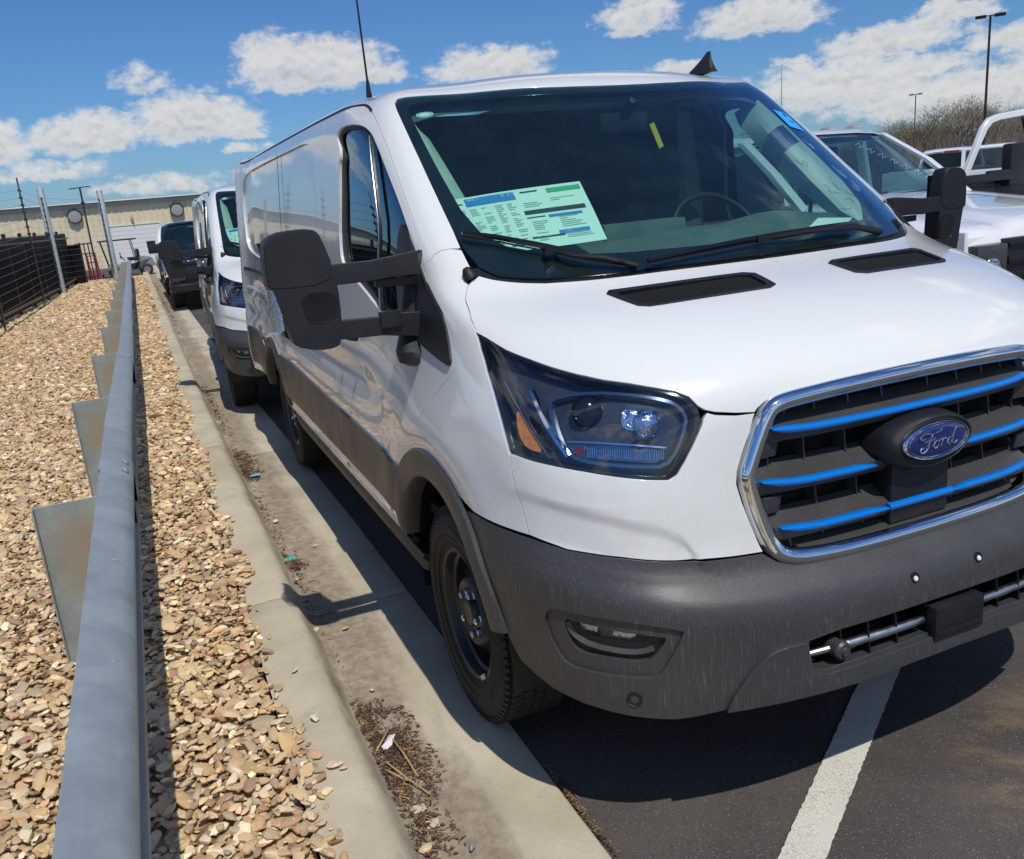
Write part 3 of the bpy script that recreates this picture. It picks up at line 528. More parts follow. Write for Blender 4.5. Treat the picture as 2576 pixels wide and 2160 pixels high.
base = n.mix(n.ramp(g, .55, .75, 0, .4), base, (.47, .50, .49))
pbsdf(n, o, base, .6, .25, 0, (g, .06, .002), .5)
simple('scratch_bright', (.75, .77, .78), .4, .6); simple('leaf_brown', (.17, .085, .045), .8, var=.5, scale=30); simple('straw', (.42, .30, .14), .7, var=.3)
simple('debris_dark', (.09, .06, .045), .9, var=.4); simple('litter_teal', (.08, .52, .45), .5); simple('litter_blue', (.16, .52, .78), .5); simple('litter_white', (.75, .75, .74), .6); simple('litter_tan', (.62, .53, .38), .6)

# ------------------------------------------------------------------ asphalt lot
def sheet_grid(name, xs, ys, dz, mat, kind='structure', zf=ground_z):
    V = [(x, y, zf(x, y)+dz) for y in ys for x in xs]; w = len(xs)
    F = [(j*w+i, j*w+i+1, (j+1)*w+i+1, (j+1)*w+i) for j in range(len(ys)-1) for i in range(w-1)]
    ob = mesh_obj(name, V, F, mat, None, True); ob['kind'] = kind; return ob
xs_r = [-2500, -400, -60, -10, -1.3, 0, 1.5, 3, 4.5, 6, 8, 10, 12, 14, 17, 20, 23, 25, 60, 200, 900, 2500]
sheet_grid('asphalt_lot', xs_r, [-2500, -60]+YS, -.004, 'asphalt')
# parking bay line running at a slant, ragged at the sides
def bay_line(p0, p1, w, name='bay_line'):
    p0, p1 = Vector(p0), Vector(p1); d = (p1-p0).normalized(); c = Vector((-d.y, d.x)); n_ = int((p1-p0).length/.012); V = []; F = []; r = random.Random(4)
    for i in range(n_+1):
        p = p0+(p1-p0)*i/n_
        for s in (-1, 1):
            q = p+c*s*(w/2+r.uniform(-.0018, .0018)); V.append((q.x, q.y, ground_z(q.x, q.y)+.0015))
    for i in range(n_): F.append((2*i, 2*i+1, 2*i+3, 2*i+2))
    ob = mesh_obj(name, V, F, 'road_paint', None, False); ob['kind'] = 'structure'; return ob
bay_line((-1.15, -.49), (4.2, 3.02), .102)
bay_line((7.5, -.4), (10.5, 4.5), .11)
# ------------------------------------------------------------------ kerb and gutter, cast in three metre lengths
KERB = bpy.data.objects.new('kerb', None); COL.objects.link(KERB); KERB['kind'] = 'structure'
PROF = [(-1.585, -.05), (-1.585, .112), (-1.56, .121), (-1.48, .126), (-1.432, .124), (-1.405, .116), (-1.387, .100), (-1.374, .075), (-1.360, .045), (-1.348, .024), (-1.334, .012), (-1.312, .006), (-1.25, .004), (-1.10, .007), (-.915, .013), (-.908, .008), (-.906, -.05)]
r_ = random.Random(2)
def kerb_ys(a, b):
    L = [a, a+.008]+list(np.arange(math.ceil(a/.25)*.25+.02, b-.03, .25))+[b-.008, b]
    return L
k = -3
y0 = 1.95-3*3.0
while y0 < 56:
    y1 = y0+3.0; mb = MB(); rings = []
    dzz = r_.uniform(-.002, .002)
    for i, y in enumerate(kerb_ys(y0+.005, y1-.005)):
        e = .004 if (y < y0+.01 or y > y1-.01) else 0
        rings.append([Vector((x, y, z+ground_z(-1.2, y)-e+dzz)) for x, z in PROF])
    mb.loft(rings, False, False)
    n_ = len(PROF)
    for rg in (rings[0], rings[-1]): mb.add(rg, [tuple(range(n_))])
    mb.build('kerb_slab', 'concrete', KERB, angle=60)
    y0 = y1
mb = MB(); rings = [[Vector((x, y, z+ground_z(-1.2, y)-.014)) for x, z in PROF] for y in [-7]+YS[2:8]+[56]]; mb.loft(rings, False, False); mb.build('joint_filler', 'debris_dark', KERB)
# ------------------------------------------------------------------ gravel bed
GB = sheet_grid('gravel_bed', [-9, -6.5, -4, -1.59], [-8, -4, 3, 4, 5, 6, 7, 20, 33.5], .088, 'gravel_soil')
def ico(level):
    bm = bmesh.new(); bmesh.ops.create_icosphere(bm, subdivisions=level, radius=1); v = np.array([tuple(x.co) for x in bm.verts]); f = np.array([[q.index for q in x.verts] for x in bm.faces]); bm.free(); return v, f
rs = np.random.RandomState(11)
def rock_shape(level, seed):
    v, f = ico(level); r = np.random.RandomState(seed); w = v.copy()
    for _ in range(13 if level > 1 else 5):                   # knock flat facets off a ball
        d = r.normal(size=3); d /= np.linalg.norm(d); h = r.uniform(.34, .80); t = w@d; m_ = t > h; w[m_] -= np.outer(t[m_]-h, d)*r.uniform(.75, 1)
    w *= np.array([1.12, r.uniform(.58, .95), r.uniform(.30, .58)])
    w *= 1+r.uniform(-.05, .05, (len(w), 1))
    return w, f
HI = [rock_shape(2, 100+i) for i in range(14)]; LOW = [rock_shape(1, 200+i) for i in range(14)]
def rots(n, tilt):
    a = rs.uniform(0, 2*pi, n); tx = rs.normal(0, tilt, n); ty = rs.normal(0, tilt, n)
    ca, sa, cx, sx_, cy, sy = np.cos(a), np.sin(a), np.cos(tx), np.sin(tx), np.cos(ty), np.sin(ty); R = np.zeros((n, 3, 3))
    Rz = np.zeros((n, 3, 3)); Rz[:, 0, 0] = ca; Rz[:, 0, 1] = -sa; Rz[:, 1, 0] = sa; Rz[:, 1, 1] = ca; Rz[:, 2, 2] = 1
    Rx = np.zeros((n, 3, 3)); Rx[:, 0, 0] = 1; Rx[:, 1, 1] = cx; Rx[:, 1, 2] = -sx_; Rx[:, 2, 1] = sx_; Rx[:, 2, 2] = cx
    Ry = np.zeros((n, 3, 3)); Ry[:, 1, 1] = 1; Ry[:, 0, 0] = cy; Ry[:, 0, 2] = sy; Ry[:, 2, 0] = -sy; Ry[:, 2, 2] = cy
    return Rx@Ry@Rz, (a, tx, ty)
gz = np.vectorize(ground_z)
camR = np.array([[_R.x, _R.y, _R.z], [_U.x, _U.y, _U.z], [_f.x, _f.y, _f.z]]); camC = np.array(CAM)
def seen(P, mx=.25):
    q = (P-camC)@camR.T; z = np.maximum(q[:, 2], .01); u = q[:, 0]/z/.593; v = q[:, 1]/z/.498      # frame half widths
    return (q[:, 2] > .2) & (u > -1-mx) & (u < 1+mx) & (v > -1-mx) & (v < 1+mx)
def field(y0, y1, sp, size, x0=-6.3, layers=1.0):
    nx = int((-1.50-x0)/sp); ny = int((y1-y0)/sp); X, Y = np.meshgrid(np.arange(nx)*sp+x0, np.arange(ny)*sp+y0)
    X = X+rs.uniform(-.5, .5, X.shape)*sp*1.1; Y = Y+rs.uniform(-.5, .5, Y.shape)*sp*1.1; X, Y = X.ravel(), Y.ravel()
    edge = -1.555+.022*np.sin(Y*3.1)+.020*np.sin(Y*8.3+1)+rs.normal(0, .016, len(X))
    k = X < edge; X, Y = X[k], Y[k]; n_ = len(X)
    S = size*np.exp(rs.normal(0, .36, n_))
    Z = gz(X, Y)+.094+rs.uniform(0, .022, n_)+.10*S; Z = np.where(X > -1.60, gz(X, Y)+.122+.32*S, Z)
    P = np.stack([X, Y, Z], 1); k = seen(P); return P[k], S[k]
def scatter_mesh(name, P, S, shapes, parent=None, kind='stuff', pal=None, tilt=.28):
    n_ = len(P); R, _ = rots(n_, tilt); pick = rs.randint(0, len(shapes), n_); VV = []; FF = []; CC = []; b = 0
    pal = np.array(pal or PAL); col = pal[rs.randint(0, len(pal), n_)]*rs.uniform(.66, 1.22, (n_, 1))*(1+rs.normal(0, .035, (n_, 3)))
    for i, (v, f) in enumerate(shapes):
        m_ = np.where(pick == i)[0]
        if not len(m_): continue
        w = np.einsum('nij,vj->nvi', R[m_], v)*S[m_][:, None, None]+P[m_][:, None, :]; k = len(v)
        VV.append(w.reshape(-1, 3)); FF.append((f[None]+(np.arange(len(m_))*k)[:, None, None]).reshape(-1, 3)+b); CC.append(np.repeat(col[m_], k, 0)); b += k*len(m_)
    V = np.concatenate(VV); F = np.concatenate(FF); Cc = np.concatenate(CC)
    me = bpy.data.meshes.new(name); me.vertices.add(len(V)); me.vertices.foreach_set('co', V.ravel()); me.loops.add(F.size); me.loops.foreach_set('vertex_index', F.ravel().astype(np.int32))
    me.polygons.add(len(F)); me.polygons.foreach_set('loop_start', np.arange(0, F.size, 3, dtype=np.int32)); me.update(calc_edges=True)
    at = me.color_attributes.new('tone', 'FLOAT_COLOR', 'POINT'); at.data.foreach_set('color', np.concatenate([Cc, np.ones((len(Cc), 1))], 1).ravel())
    me.polygons.foreach_set('use_smooth', [False]*len(F)); me.materials.append(MATS['stone_scatter'])
    ob = bpy.data.objects.new(name, me); COL.objects.link(ob)
    if parent: ob.parent = parent
    ob['kind'] = kind; return ob
Pn, Sn = field(-.6, 3.2, .0240, .0185); q = (Pn-camC)@camR.T; score = Sn/np.maximum(q[:, 2], .3)
vis = seen(Pn, 0.0); score = np.where(vis & (Pn[:, 2] > gz(Pn[:, 0], Pn[:, 1])+.105), score, 0)
u_ = q[:, 0]/q[:, 2]*862+512; order = np.argsort(-score); top = order[:300]; rest_i = np.setdiff1d(np.arange(len(Pn)), top)
# the three hundred stones that show largest are objects of their own
smesh = []
for i, (v, f) in enumerate(HI):
    me = bpy.data.meshes.new('stone'); me.from_pydata(v.tolist(), [], f.tolist()); me.materials.append(MATS['stone_single']); smesh.append(me)
R_, ang_ = rots(300, .28)
for j, i in enumerate(top):
    ob = bpy.data.objects.new('stone', smesh[j % len(smesh)]); COL.objects.link(ob); ob.location = Pn[i]; ob.rotation_euler = (ang_[1][j], ang_[2][j], ang_[0][j]); ob.scale = [float(Sn[i])*1.05]*3; ob.parent = GB
scatter_mesh('gravel', Pn[rest_i], Sn[rest_i], HI, GB)
P_, S_ = field(3.2, 8.0, .029, .021); scatter_mesh('gravel', P_, S_, LOW, GB)
P_, S_ = field(8.0, 18.0, .037, .026); scatter_mesh('gravel', P_, S_, LOW, GB)
P_, S_ = field(18.0, 33.3, .062, .040, -6.5); scatter_mesh('gravel', P_, S_, LOW, GB)
print('stones', len(Pn), len(P_))
# ------------------------------------------------------------------ guard rail
GRD = thing('guard_rail', 'long grey galvanised steel guard rail running through the gravel beside the kerb', 'guard rail')
XB = -2.005                                  # back of the beam
WP = [(0, .772), (.006, .776), (.030, .768), (.078, .742), (.100, .716), (.104, .700), (.100, .684), (.070, .655), (.030, .632), (.012, .618), (.008, .610), (.012, .602), (.030, .588), (.066, .565), (.088, .536), (.092, .520), (.088, .504), (.070, .478), (.030, .452), (.006, .444), (0, .448)]
def beam(y0, y1, off):
    th = .0035; rings = []
    ys = [y0]+[y for y in (3, 4, 5, 6, 7) if y0 < y < y1]+[y1]
    for y in ys:
        g = ground_z(-2, y); outer = [Vector((XB+x+off, y, z+g)) for x, z in WP]; inner = [Vector((XB+x-th+off, y, z+g+(.002 if i < 3 else -.002 if i > len(WP)-4 else 0))) for i, (x, z) in enumerate(WP)][::-1]
        rings.append(outer+inner)
    mb = MB(); mb.loft(rings, True, True); b = mb.build('rail_section', 'galvanised', GRD, angle=50); return b
yb = -5.6; i = 0
RB = random.Random(9)
while yb < 31:
    L = 3.81; b = beam(yb, min(yb+L+.30, 31.2), .004 if i % 2 else 0.0)
    # splice bolts at the overlap
    for dy in (.05, .18):
        for zz in (.742, .49, .66, .56):
            g = ground_z(-2, yb+dy); x = {.742: .080, .49: .085, .66: .076, .56: .066}[zz]
            mb = MB(); mb.lathe([(0, .006), (.010, .005), (.015, .001), (.015, -.003)], (0, 0, 0), 'Z', 12)
            o = mb.build('bolt', 'galvanised', b); o.location = (XB+x+.006, yb+dy, zz+g+.003); o.rotation_euler = (0, radians(55 if zz > .61 else 120), 0)
    yb += L; i += 1
# pale scratches across the crest
mb = MB()
for y, a, l in ((.42, .25, .05), (.23, -.1, .045), (1.05, .5, .03), (2.75, .3, .06), (2.62, .4, .07), (2.55, .35, .04), (1.75, .1, .03), (.9, -.2, .02)):
    g = ground_z(-2, y); x = .055+.012*a; mb.add([(XB+x-.022*1.2, y, .7545+.0095+g), (XB+x+.012, y+.006+a*.01, .7385+.0108+g), (XB+x+.013, y+.014+a*.01, .7382+.0108+g), (XB+x-.024*1.1, y+.008, .7550+.0095+g)], [(0, 1, 2, 3)])
mb.build('scratch', 'scratch_bright', GRD)
PY = [-.35, 1.86, 4.05, 6.55, 9.0, 11.2, 13.4, 15.6, 17.8, 20.0, 22.2, 24.4, 26.6, 28.8, 30.8]
for y in PY:
    g = ground_z(-2, y); mb = MB()
    zt_ = .722
    for (cx, dx, dy) in ((-2.122, .205, .006),): mb.box((cx, y, (zt_-.25)/2), (dx, dy, zt_+.25))
    mb.box((-2.2265, y-.004, (zt_-.25)/2), (.006, .062, zt_+.25)); mb.box((-2.0165, y-.004, (zt_-.25)/2), (.006, .062, zt_+.25))
    o = mb.build('rail_post', 'galvanised_post', GRD, bevel=.0012, seg=1, loc=(0, 0, g))
# ------------------------------------------------------------------ panels cut out of the van skin
def resample(pts, step=.11, close=True):
    """subdivide the polyline smoothly enough in (u, v)"""
    out = []; n = len(pts)
    for i in range(n if close else n-1):
        a = np.array(pts[i], float); b = np.array(pts[(i+1) % n], float)
        k = max(1, int(math.ceil(np.abs(b-a).max()/step)))
        for j in range(k): out.append(a+(b-a)*j/k)
    if not close: out.append(np.array(pts[-1], float))
    return np.array(out)
def smooth_line(pts, close=False, it=1):
    P = [np.array(p, float) for p in pts]
    for _ in range(it):
        Q = []
        n = len(P); rng = range(n) if close else range(n-1)
        if not close: Q.append(P[0])
        for i in rng:
            a, b = P[i], P[(i+1) % n]
            Q += [a*.75+b*.25, a*.25+b*.75]
        if not close: Q.append(P[-1])
        P = Q
    return [tuple(p) for p in P]
def inside(poly, pts):
    x, y = pts[:, 0], pts[:, 1]; r = np.zeros(len(pts), bool); n = len(poly); j = n-1
    for i in range(n):
        xi, yi = poly[i]; xj, yj = poly[j]
        if yi != yj:
            c = ((yi > y) != (yj > y)) & (x < (xj-xi)*(y-yi)/(yj-yi)+xi); r ^= c
        j = i
    return r
def area2(p): return float(np.sum(p[:, 0]*np.roll(p[:, 1], -1)-np.roll(p[:, 0], -1)*p[:, 1]))
def uv_of(tu, tv, guess, axes):
    """solve skin(u, v)[axes] = (tu, tv)"""
    q = np.array(guess, float); t = np.array((tu, tv), float)
    for _ in range(40):
        p = skin(q[0], q[1])[list(axes)]; r = t-p
        J = np.array([(skin(q[0]+1e-4, q[1])[list(axes)]-p)/1e-4, (skin(q[0], q[1]+1e-4)[list(axes)]-p)/1e-4]).T
        try: d = np.linalg.solve(J, r)
        except np.linalg.LinAlgError: break
        q = q+np.clip(d, -.5, .5)
        if abs(r).max() < 1e-6: break
    return tuple(q)
def side_uv(y, z):
    # a starting guess from a table of the flank
    i = np.unravel_index(((TAB[..., 1]-y)**2+(TAB[..., 2]-z)**2).argmin(), TAB.shape[:2])
    return uv_of(y, z, (TU[i], TV[i]), (1, 2))
def front_uv(x, z):
    i = np.unravel_index(((TBF[..., 0]-x)**2+(TBF[..., 2]-z)**2).argmin(), TBF.shape[:2])
    return uv_of(x, z, (TFU[i], TFV[i]), (0, 2))
TU, TV = np.meshgrid(np.linspace(7.0, 15.9, 90), np.linspace(0, 18.5, 100)); TAB = skin(TU, TV)
TFU, TFV = np.meshgrid(np.linspace(0, 6.5, 60), np.linspace(0, 12, 80)); TBF = skin(TFU, TFV)
def arc_uv(c, r, a0, a1, n=28):
    """arc on the flank; 0 = towards the tail, 90 = up, 180 = towards the nose"""
    return [side_uv(c[0]+r*cos(radians(a0+(a1-a0)*i/n)), c[1]+r*sin(radians(a0+(a1-a0)*i/n))) for i in range(n+1)]
def panel(name, outline, mat, parent, holes=(), both=False, side=-1, gap=.0022, lip=.016, off=0.0, du=.2, dv=.22, keep0=None, hole_lip=.016, hole_gap=0.0, step=.11):
    """one sheet of the skin inside outline (in u, v), its edges rolled inwards"""
    V = []; NN = []; F = []
    loops = [resample(outline, step)]+[resample(h, step) for h in holes]
    if area2(loops[0]) < 0: loops[0] = loops[0][::-1]
    for i in range(1, len(loops)):
        if area2(loops[i]) > 0: loops[i] = loops[i][::-1]
    def shift(L, g):
        # move a boundary into the sheet by g metres
        u, v = L[:, 0], L[:, 1]; h = 1e-3
        Su = (skin(u+h, v)-skin(u-h, v))/(2*h); Sv = (skin(u, v+h)-skin(u, v-h))/(2*h)
        nrm = np.cross(Su, Sv); nrm /= np.linalg.norm(nrm, axis=1, keepdims=True)
        T = (np.roll(L, -1, 0)-np.roll(L, 1, 0)); T3 = Su*T[:, :1]+Sv*T[:, 1:]; T3 /= np.maximum(np.linalg.norm(T3, axis=1, keepdims=True), 1e-9)
        inn = np.cross(nrm, T3)
        E = (Su*Su).sum(1); Fm = (Su*Sv).sum(1); G = (Sv*Sv).sum(1); a = (Su*inn).sum(1); b = (Sv*inn).sum(1); D = E*G-Fm*Fm
        du_ = (a*G-b*Fm)/D; dv_ = (b*E-a*Fm)/D
        out = L+np.stack([du_, dv_], 1)*g
        z0 = np.abs(L[:, 0]) < 1e-6
        out[z0, 0] = 0
        return out, inn, nrm, z0
    sh = [shift(L, gap if i == 0 else hole_gap) for i, L in enumerate(loops)]
    B = [s[0] for s in sh]
    lo = B[0].min(0); hi = B[0].max(0)
    gu, gv = np.meshgrid(np.arange(math.floor(lo[0]/du)*du, hi[0], du), np.arange(math.floor(lo[1]/dv)*dv, hi[1], dv))
    gu = gu+np.where((np.round(gv/dv).astype(int) % 2) == 0, du*.5, 0); G = np.stack([gu.ravel(), gv.ravel()], 1)
    ok = inside(B[0], G)
    for h in B[1:]: ok &= ~inside(h, G)
    G = G[ok]
    allb = np.concatenate(B)
    if len(G):
        d = np.full(len(G), 9.0)
        for p in allb: d = np.minimum(d, np.hypot((G[:, 0]-p[0])/du, (G[:, 1]-p[1])/dv))
        G = G[d > .45]
    pts = np.concatenate([allb, G]); edges = []; b0 = 0
    for h in B:
        k = len(h); edges += [(b0+i, b0+(i+1) % k) for i in range(k)]; b0 += k
    vc, _, fc, ov, _, _ = geometry.delaunay_2d_cdt([Vector(p) for p in pts], edges, [], 0, 1e-7)
    P2 = np.array([tuple(v) for v in vc])
    fc = np.array([f for f in fc if len(f) == 3])
    cen = P2[fc].mean(1); ok = inside(B[0], cen)
    for h in B[1:]: ok &= ~inside(h, cen)
    fc = fc[ok]
    P3 = skin(P2[:, 0], P2[:, 1]); N3 = skin_n(P2[:, 0], P2[:, 1])
    P3 = P3+N3*off
    P3[np.abs(P2[:, 0]) < 1e-7, 0] = 0
    lips = []
    for i, (L, (Bq, inn, nrm, z0)) in enumerate(zip(loops, sh)):
        p = skin(Bq[:, 0], Bq[:, 1])+nrm*off; k = len(p)
        r1 = p-inn*.0012-nrm*.0012; r2 = p-inn*.0014-nrm*(lip if i == 0 else hole_lip)
        na = (nrm-inn); na /= np.linalg.norm(na, axis=1, keepdims=True)
        lv = np.concatenate([p, r1, r1, r2]); ln = np.concatenate([nrm, na, -inn, -inn]); lf = []
        for j in range(k):
            j2 = (j+1) % k
            if z0[j] and z0[j2]: continue
            lf.append((j, k+j, k+j2, j2)); lf.append((2*k+j, 3*k+j, 3*k+j2, 2*k+j2))
        lips.append((lv, ln, lf))
    for s in ((-1, 1) if both else (side,)):
        m = np.array([s, 1, 1]); b = len(V)
        V += list(P3*m); NN += list(N3*m)
        for f in fc:
            a, c, d = f; n_ = np.cross(P3[c]-P3[a], P3[d]-P3[a]); fl = (n_@N3[a] < 0) != (s < 0)
            F.append((b+a, b+d, b+c) if fl else (b+a, b+c, b+d))
        for lv, ln, lf in lips:
            b = len(V); V += list(lv*m); NN += list(ln*m)
            for f in lf:
                a, c, d = lv[f[0]], lv[f[1]], lv[f[2]]; n_ = np.cross(c-a, d-a); fl = (n_@ln[f[0]] < 0) != (s < 0)
                q = tuple(b+i for i in f); F.append(q[::-1] if fl else q)
    return mesh_obj(name, V, F, mat, parent, True, normals=NN)
def S3(u, v, off=0.0, s=-1):
    p = skin(np.array(float(u)), np.array(float(v))); n_ = skin_n(np.array(float(u)), np.array(float(v)))
    q = p+n_*off; return Vector((q[0]*s, q[1], q[2]))
def SN(u, v, s=-1):
    n_ = skin_n(np.array(float(u)), np.array(float(v))); return Vector((n_[0]*s, n_[1], n_[2]))
def strip(path, prof, s=-1, close=False, off=0.0):
    """sweep a little profile (across, out) along a (u, v) path on the skin"""
    n_ = len(path); P = [S3(u, v, off, s) for u, v in path]; Nn = [SN(u, v, s) for u, v in path]; rings = []
    for i in range(n_):
        a = P[(i-1) % n_] if close or i else P[0]; b = P[(i+1) % n_] if close or i < n_-1 else P[-1]
        t = (b-a).normalized(); c = t.cross(Nn[i]).normalized(); rings.append([P[i]+c*x+Nn[i]*y for x, y in prof])
    return rings
# ------------------------------------------------------------------ the panel van
VAN = thing('panel_van', 'nearest white panel van with chrome grille, blue bars and price sheet in its windscreen', 'van', (0, 0, 0), (0, 0, 0), 'white panel vans parked along the kerb')
AC, RO, RI = (.95, .41), .50, .41           # front wheel arch: centre, outer and inner radius of the flare
RC = (4.30, .41)
arc = lambda c, r, a, b, n=24: arc_uv(c, r, a, b, n)
seam = T['bump_seam']
# --- bonnet
ctop = [(0, 8.69), (.38, 8.68), (.76, 8.65), (1.2, 8.60), (1.62, 8.52), (1.9, 8.47), (2.1, 8.40), (2.25, 8.28), (2.36, 8.12), (2.40, 8.02)]
hood = ctop+[(2.7, 8.06), (3.06, 8.15), (3.24, 8.24)]+[(3.36, 8.38), (3.5, 8.68), (3.72, 8.87)]+T['lamp'][8:1:-1]+T['lamp'][1:0:-1]+[(7.56, 10.56), (7.42, 11.08), (6.9, 11.76), (6.31, 12.17), (5.9, 12.38), (5.53, 12.49), (5.16, 12.38), (4.47, 12.22), (3.94, 12.12), (3.07, 12.05), (2.24, 12.0), (1.1, 11.97), (0, 11.96)]
vent_o = smooth_line([(3.15, 11.61), (2.6, 11.60), (1.9, 11.58), (1.2, 11.56), (.68, 11.54), (.70, 11.3), (.73, 11.08), (1.2, 11.085), (1.9, 11.09), (2.5, 11.095), (3.0, 11.1), (3.07, 11.3)], True, 1)
bon = panel('bonnet', hood, 'white_paint', VAN, [vent_o], both=True, hole_lip=.03)
# black scuttle between bonnet and glass
scut = [(0, 11.7), (3.0, 11.8), (5.2, 12.1), (6.2, 12.15), (6.1, 12.7), (5.2, 12.75), (3, 12.5), (0, 12.45)]
panel('scuttle', scut, 'black_plastic', VAN, both=True, off=-.012, gap=0)
# --- bonnet vents: rim and louvres
for s in (-1, 1):
    vo = [(3.19, 11.65), (2.6, 11.635), (1.9, 11.61), (1.2, 11.59), (.62, 11.57), (.64, 11.3), (.68, 11.05), (1.2, 11.05), (1.9, 11.06), (2.5, 11.065), (3.04, 11.07), (3.12, 11.3)]
    vi = [(3.04, 11.59), (2.5, 11.575), (1.9, 11.555), (1.2, 11.535), (.72, 11.52), (.74, 11.3), (.78, 11.10), (1.2, 11.10), (1.9, 11.11), (2.5, 11.115), (2.93, 11.12), (2.99, 11.3)]
    v = panel('bonnet_vent', smooth_line(vo, True, 1), 'mirror_plastic', VAN, [smooth_line(vi, True, 1)], side=s, off=.0035, gap=0, lip=.01)
    mb = MB()
    for k in range(11):
        vv = 11.125+.038*k+.008
        a, b = (2.93+.011*k, vv), (.77-.004*k, vv)
        pts = [S3(a[0]+(b[0]-a[0])*t/10, vv, -.006, s) for t in range(11)]
        for p, q in zip(pts[:-1], pts[1:]): mb.bar(p, q, .0045, .003, (0, -.6, 1))
    for u in (1.25, 1.8, 2.35): mb.bar(S3(u, 11.13, -.008, s), S3(u, 11.53, -.008, s), .003, .006)
    mb.build('louvre', 'void_black', v)
    mesh_obj('duct', [S3(u, w, -.028, s) for u, w in ((2.95, 11.1), (.75, 11.08), (.7, 11.56), (2.98, 11.58))], [(0, 1, 2, 3)], 'void_black', v)
# --- windscreen
gl = [(0, 12.14), (2.24, 12.18), (3.94, 12.30), (4.9, 12.48), (5.35, 12.72), (5.55, 13.05), (5.66, 13.5), (5.62, 14.2), (5.60, 14.9), (5.62, 15.6), (5.64, 16.3), (5.60, 16.85), (5.42, 17.15), (5.0, 17.2), (4.2, 17.12), (2.85, 16.95), (1.17, 16.53), (.5, 16.46), (0, 16.45)]
gli = [(0, 12.62), (2.0, 12.68), (3.4, 12.86), (4.3, 13.12), (4.8, 13.45), (5.02, 13.9), (5.08, 14.6), (5.14, 15.5), (5.18, 16.2), (5.1, 16.58), (4.7, 16.72), (3.9, 16.66), (2.6, 16.44), (1.17, 16.22), (.5, 16.17), (0, 16.16)]
panel('windscreen', gl, 'windscreen_glass', VAN, both=True, gap=.001, off=-.002, lip=.003)
# the black ceramic border, one sheet per half
panel('windscreen_border', gl+gli[::-1], 'gloss_black', VAN, both=True, gap=0, off=-.007, lip=.001)
# --- front wings
lampback = [T['lamp'][0], (7.61, 9.93), (7.55, 9.08), (7.37, 8.06), (7.23, 7.41), (7.11, 6.88), (7.09, 6.81)]
pil = [(8.27, 12.36), (7.84, 12.68), (7.3, 12.91), (6.78, 13.03), (6.16, 13.10), (5.72, 13.08)]
wing = [(7.56, 10.52)]+lampback[1:]+[(7.05, 6.32), (6.93, 5.87), (6.75, 5.26), (7.4, 5.22), (7.9, 5.20)]+arc(AC, RO, 122, 37)[1:]+T['door_low'][-2:0:-1]+[(8.41, 8.79), (8.43, 9.4), (8.47, 10.6), (8.47, 11.37), (8.4, 12.0)]+pil+[(5.70, 12.7), (5.84, 12.44), (6.31, 12.17), (6.9, 11.76), (7.42, 11.08)]
for s in (-1, 1): panel('front_wing', wing, 'white_paint', VAN, side=s)
# --- painted nose between lamps, grille and bumper
nose = [(2.40, 8.0), (2.7, 8.0), (3.06, 8.08), (3.2, 8.16), (3.27, 8.0), (3.29, 7.85), (3.33, 7.71)]+T['lamp'][14:24]+[(7.09, 6.81), (7.05, 6.32), (6.93, 5.87), (6.75, 5.26)]+seam[3:7]+[(2.9, 5.3), (2.38, 5.30)]+[(2.5, 5.77), (2.64, 6.23), (2.71, 6.55), (2.69, 6.76), (2.59, 7.11), (2.47, 7.51)]
for s in (-1, 1): panel('nose_panel', nose, 'white_paint', VAN, side=s, du=.12, dv=.09)
# --- bumper
low = [(7.62, 2.35), (7.2, 2.05), (6.5, 1.8), (5.8, 1.66), (5, 1.6), (4.2, 1.62), (3.45, 1.8), (2.39, 1.86), (1.52, 1.88), (.68, 1.96), (0, 1.98)]
flo = arc(AC, RO, 122, 168, 14)
intake = [(0, 3.13), (.62, 3.12), (1.58, 3.09), (2.06, 3.0), (2.08, 2.8), (2.05, 2.5), (1.98, 2.38), (1.85, 2.34), (.79, 2.44), (0, 2.48)]
bump = [(0, 4.84), (.72, 4.84), (1.58, 4.88), (1.97, 4.97), (2.19, 5.05), (2.31, 5.19), (2.38, 5.27), (2.9, 5.27), (3.35, 5.27), (3.87, 5.27), (4.8, 5.25), (5.86, 5.17), (6.73, 5.20), (7.4, 5.17), (7.9, 5.16)]+flo[1:]+low[1:]+intake[::-1]
fo = smooth_line(T['fog_out'], True, 1)
bmp = panel('bumper', bump, 'dark_plastic', VAN, [fo], both=True, lip=.05, hole_lip=.012, du=.16, dv=.16)

# raised wing of the lower valance, its ridge running down to the lip
for s in (-1, 1):
    wg = [(3.42, 1.83), (3.30, 2.16), (3.12, 2.48), (2.95, 2.72), (2.77, 2.90), (2.62, 2.98), (2.4, 3.03), (2.13, 3.04), (2.12, 2.8), (2.09, 2.5), (2.02, 2.34), (1.88, 2.27), (1.0, 2.34), (0, 2.40), (0, 2.0), (.68, 1.98), (1.52, 1.9), (2.39, 1.87)]
    panel('lower_valance', wg, 'dark_plastic', VAN, side=s, off=.014, gap=0, lip=.02)
mb = MB()                                     # dark box behind the intake, with upright webs
for s in (-1, 1):
    pts = [(0, 3.25), (1.1, 3.2), (2.3, 3.1)]; lo_ = [(0, 2.3), (1.1, 2.3), (2.3, 2.3)]
    for (a, b), (c, d) in zip(zip(pts, pts[1:]), zip(lo_, lo_[1:])):
        q = [S3(*a, -.075, s), S3(*b, -.075, s), S3(*d, -.075, s), S3(*c, -.075, s)]; mb.add(q, [(0, 1, 2, 3)])
        f = [S3(*a, -.004, s), S3(*b, -.004, s)]; mb.add([q[0], q[1], f[1], f[0]], [(0, 1, 2, 3)]); f = [S3(c[0], c[1]-.1, -.03, s), S3(d[0], d[1]-.1, -.03, s)]; mb.add([q[3], q[2], f[1], f[0]], [(0, 1, 2, 3)])  # floor strip added to stop sun leaking through the intake
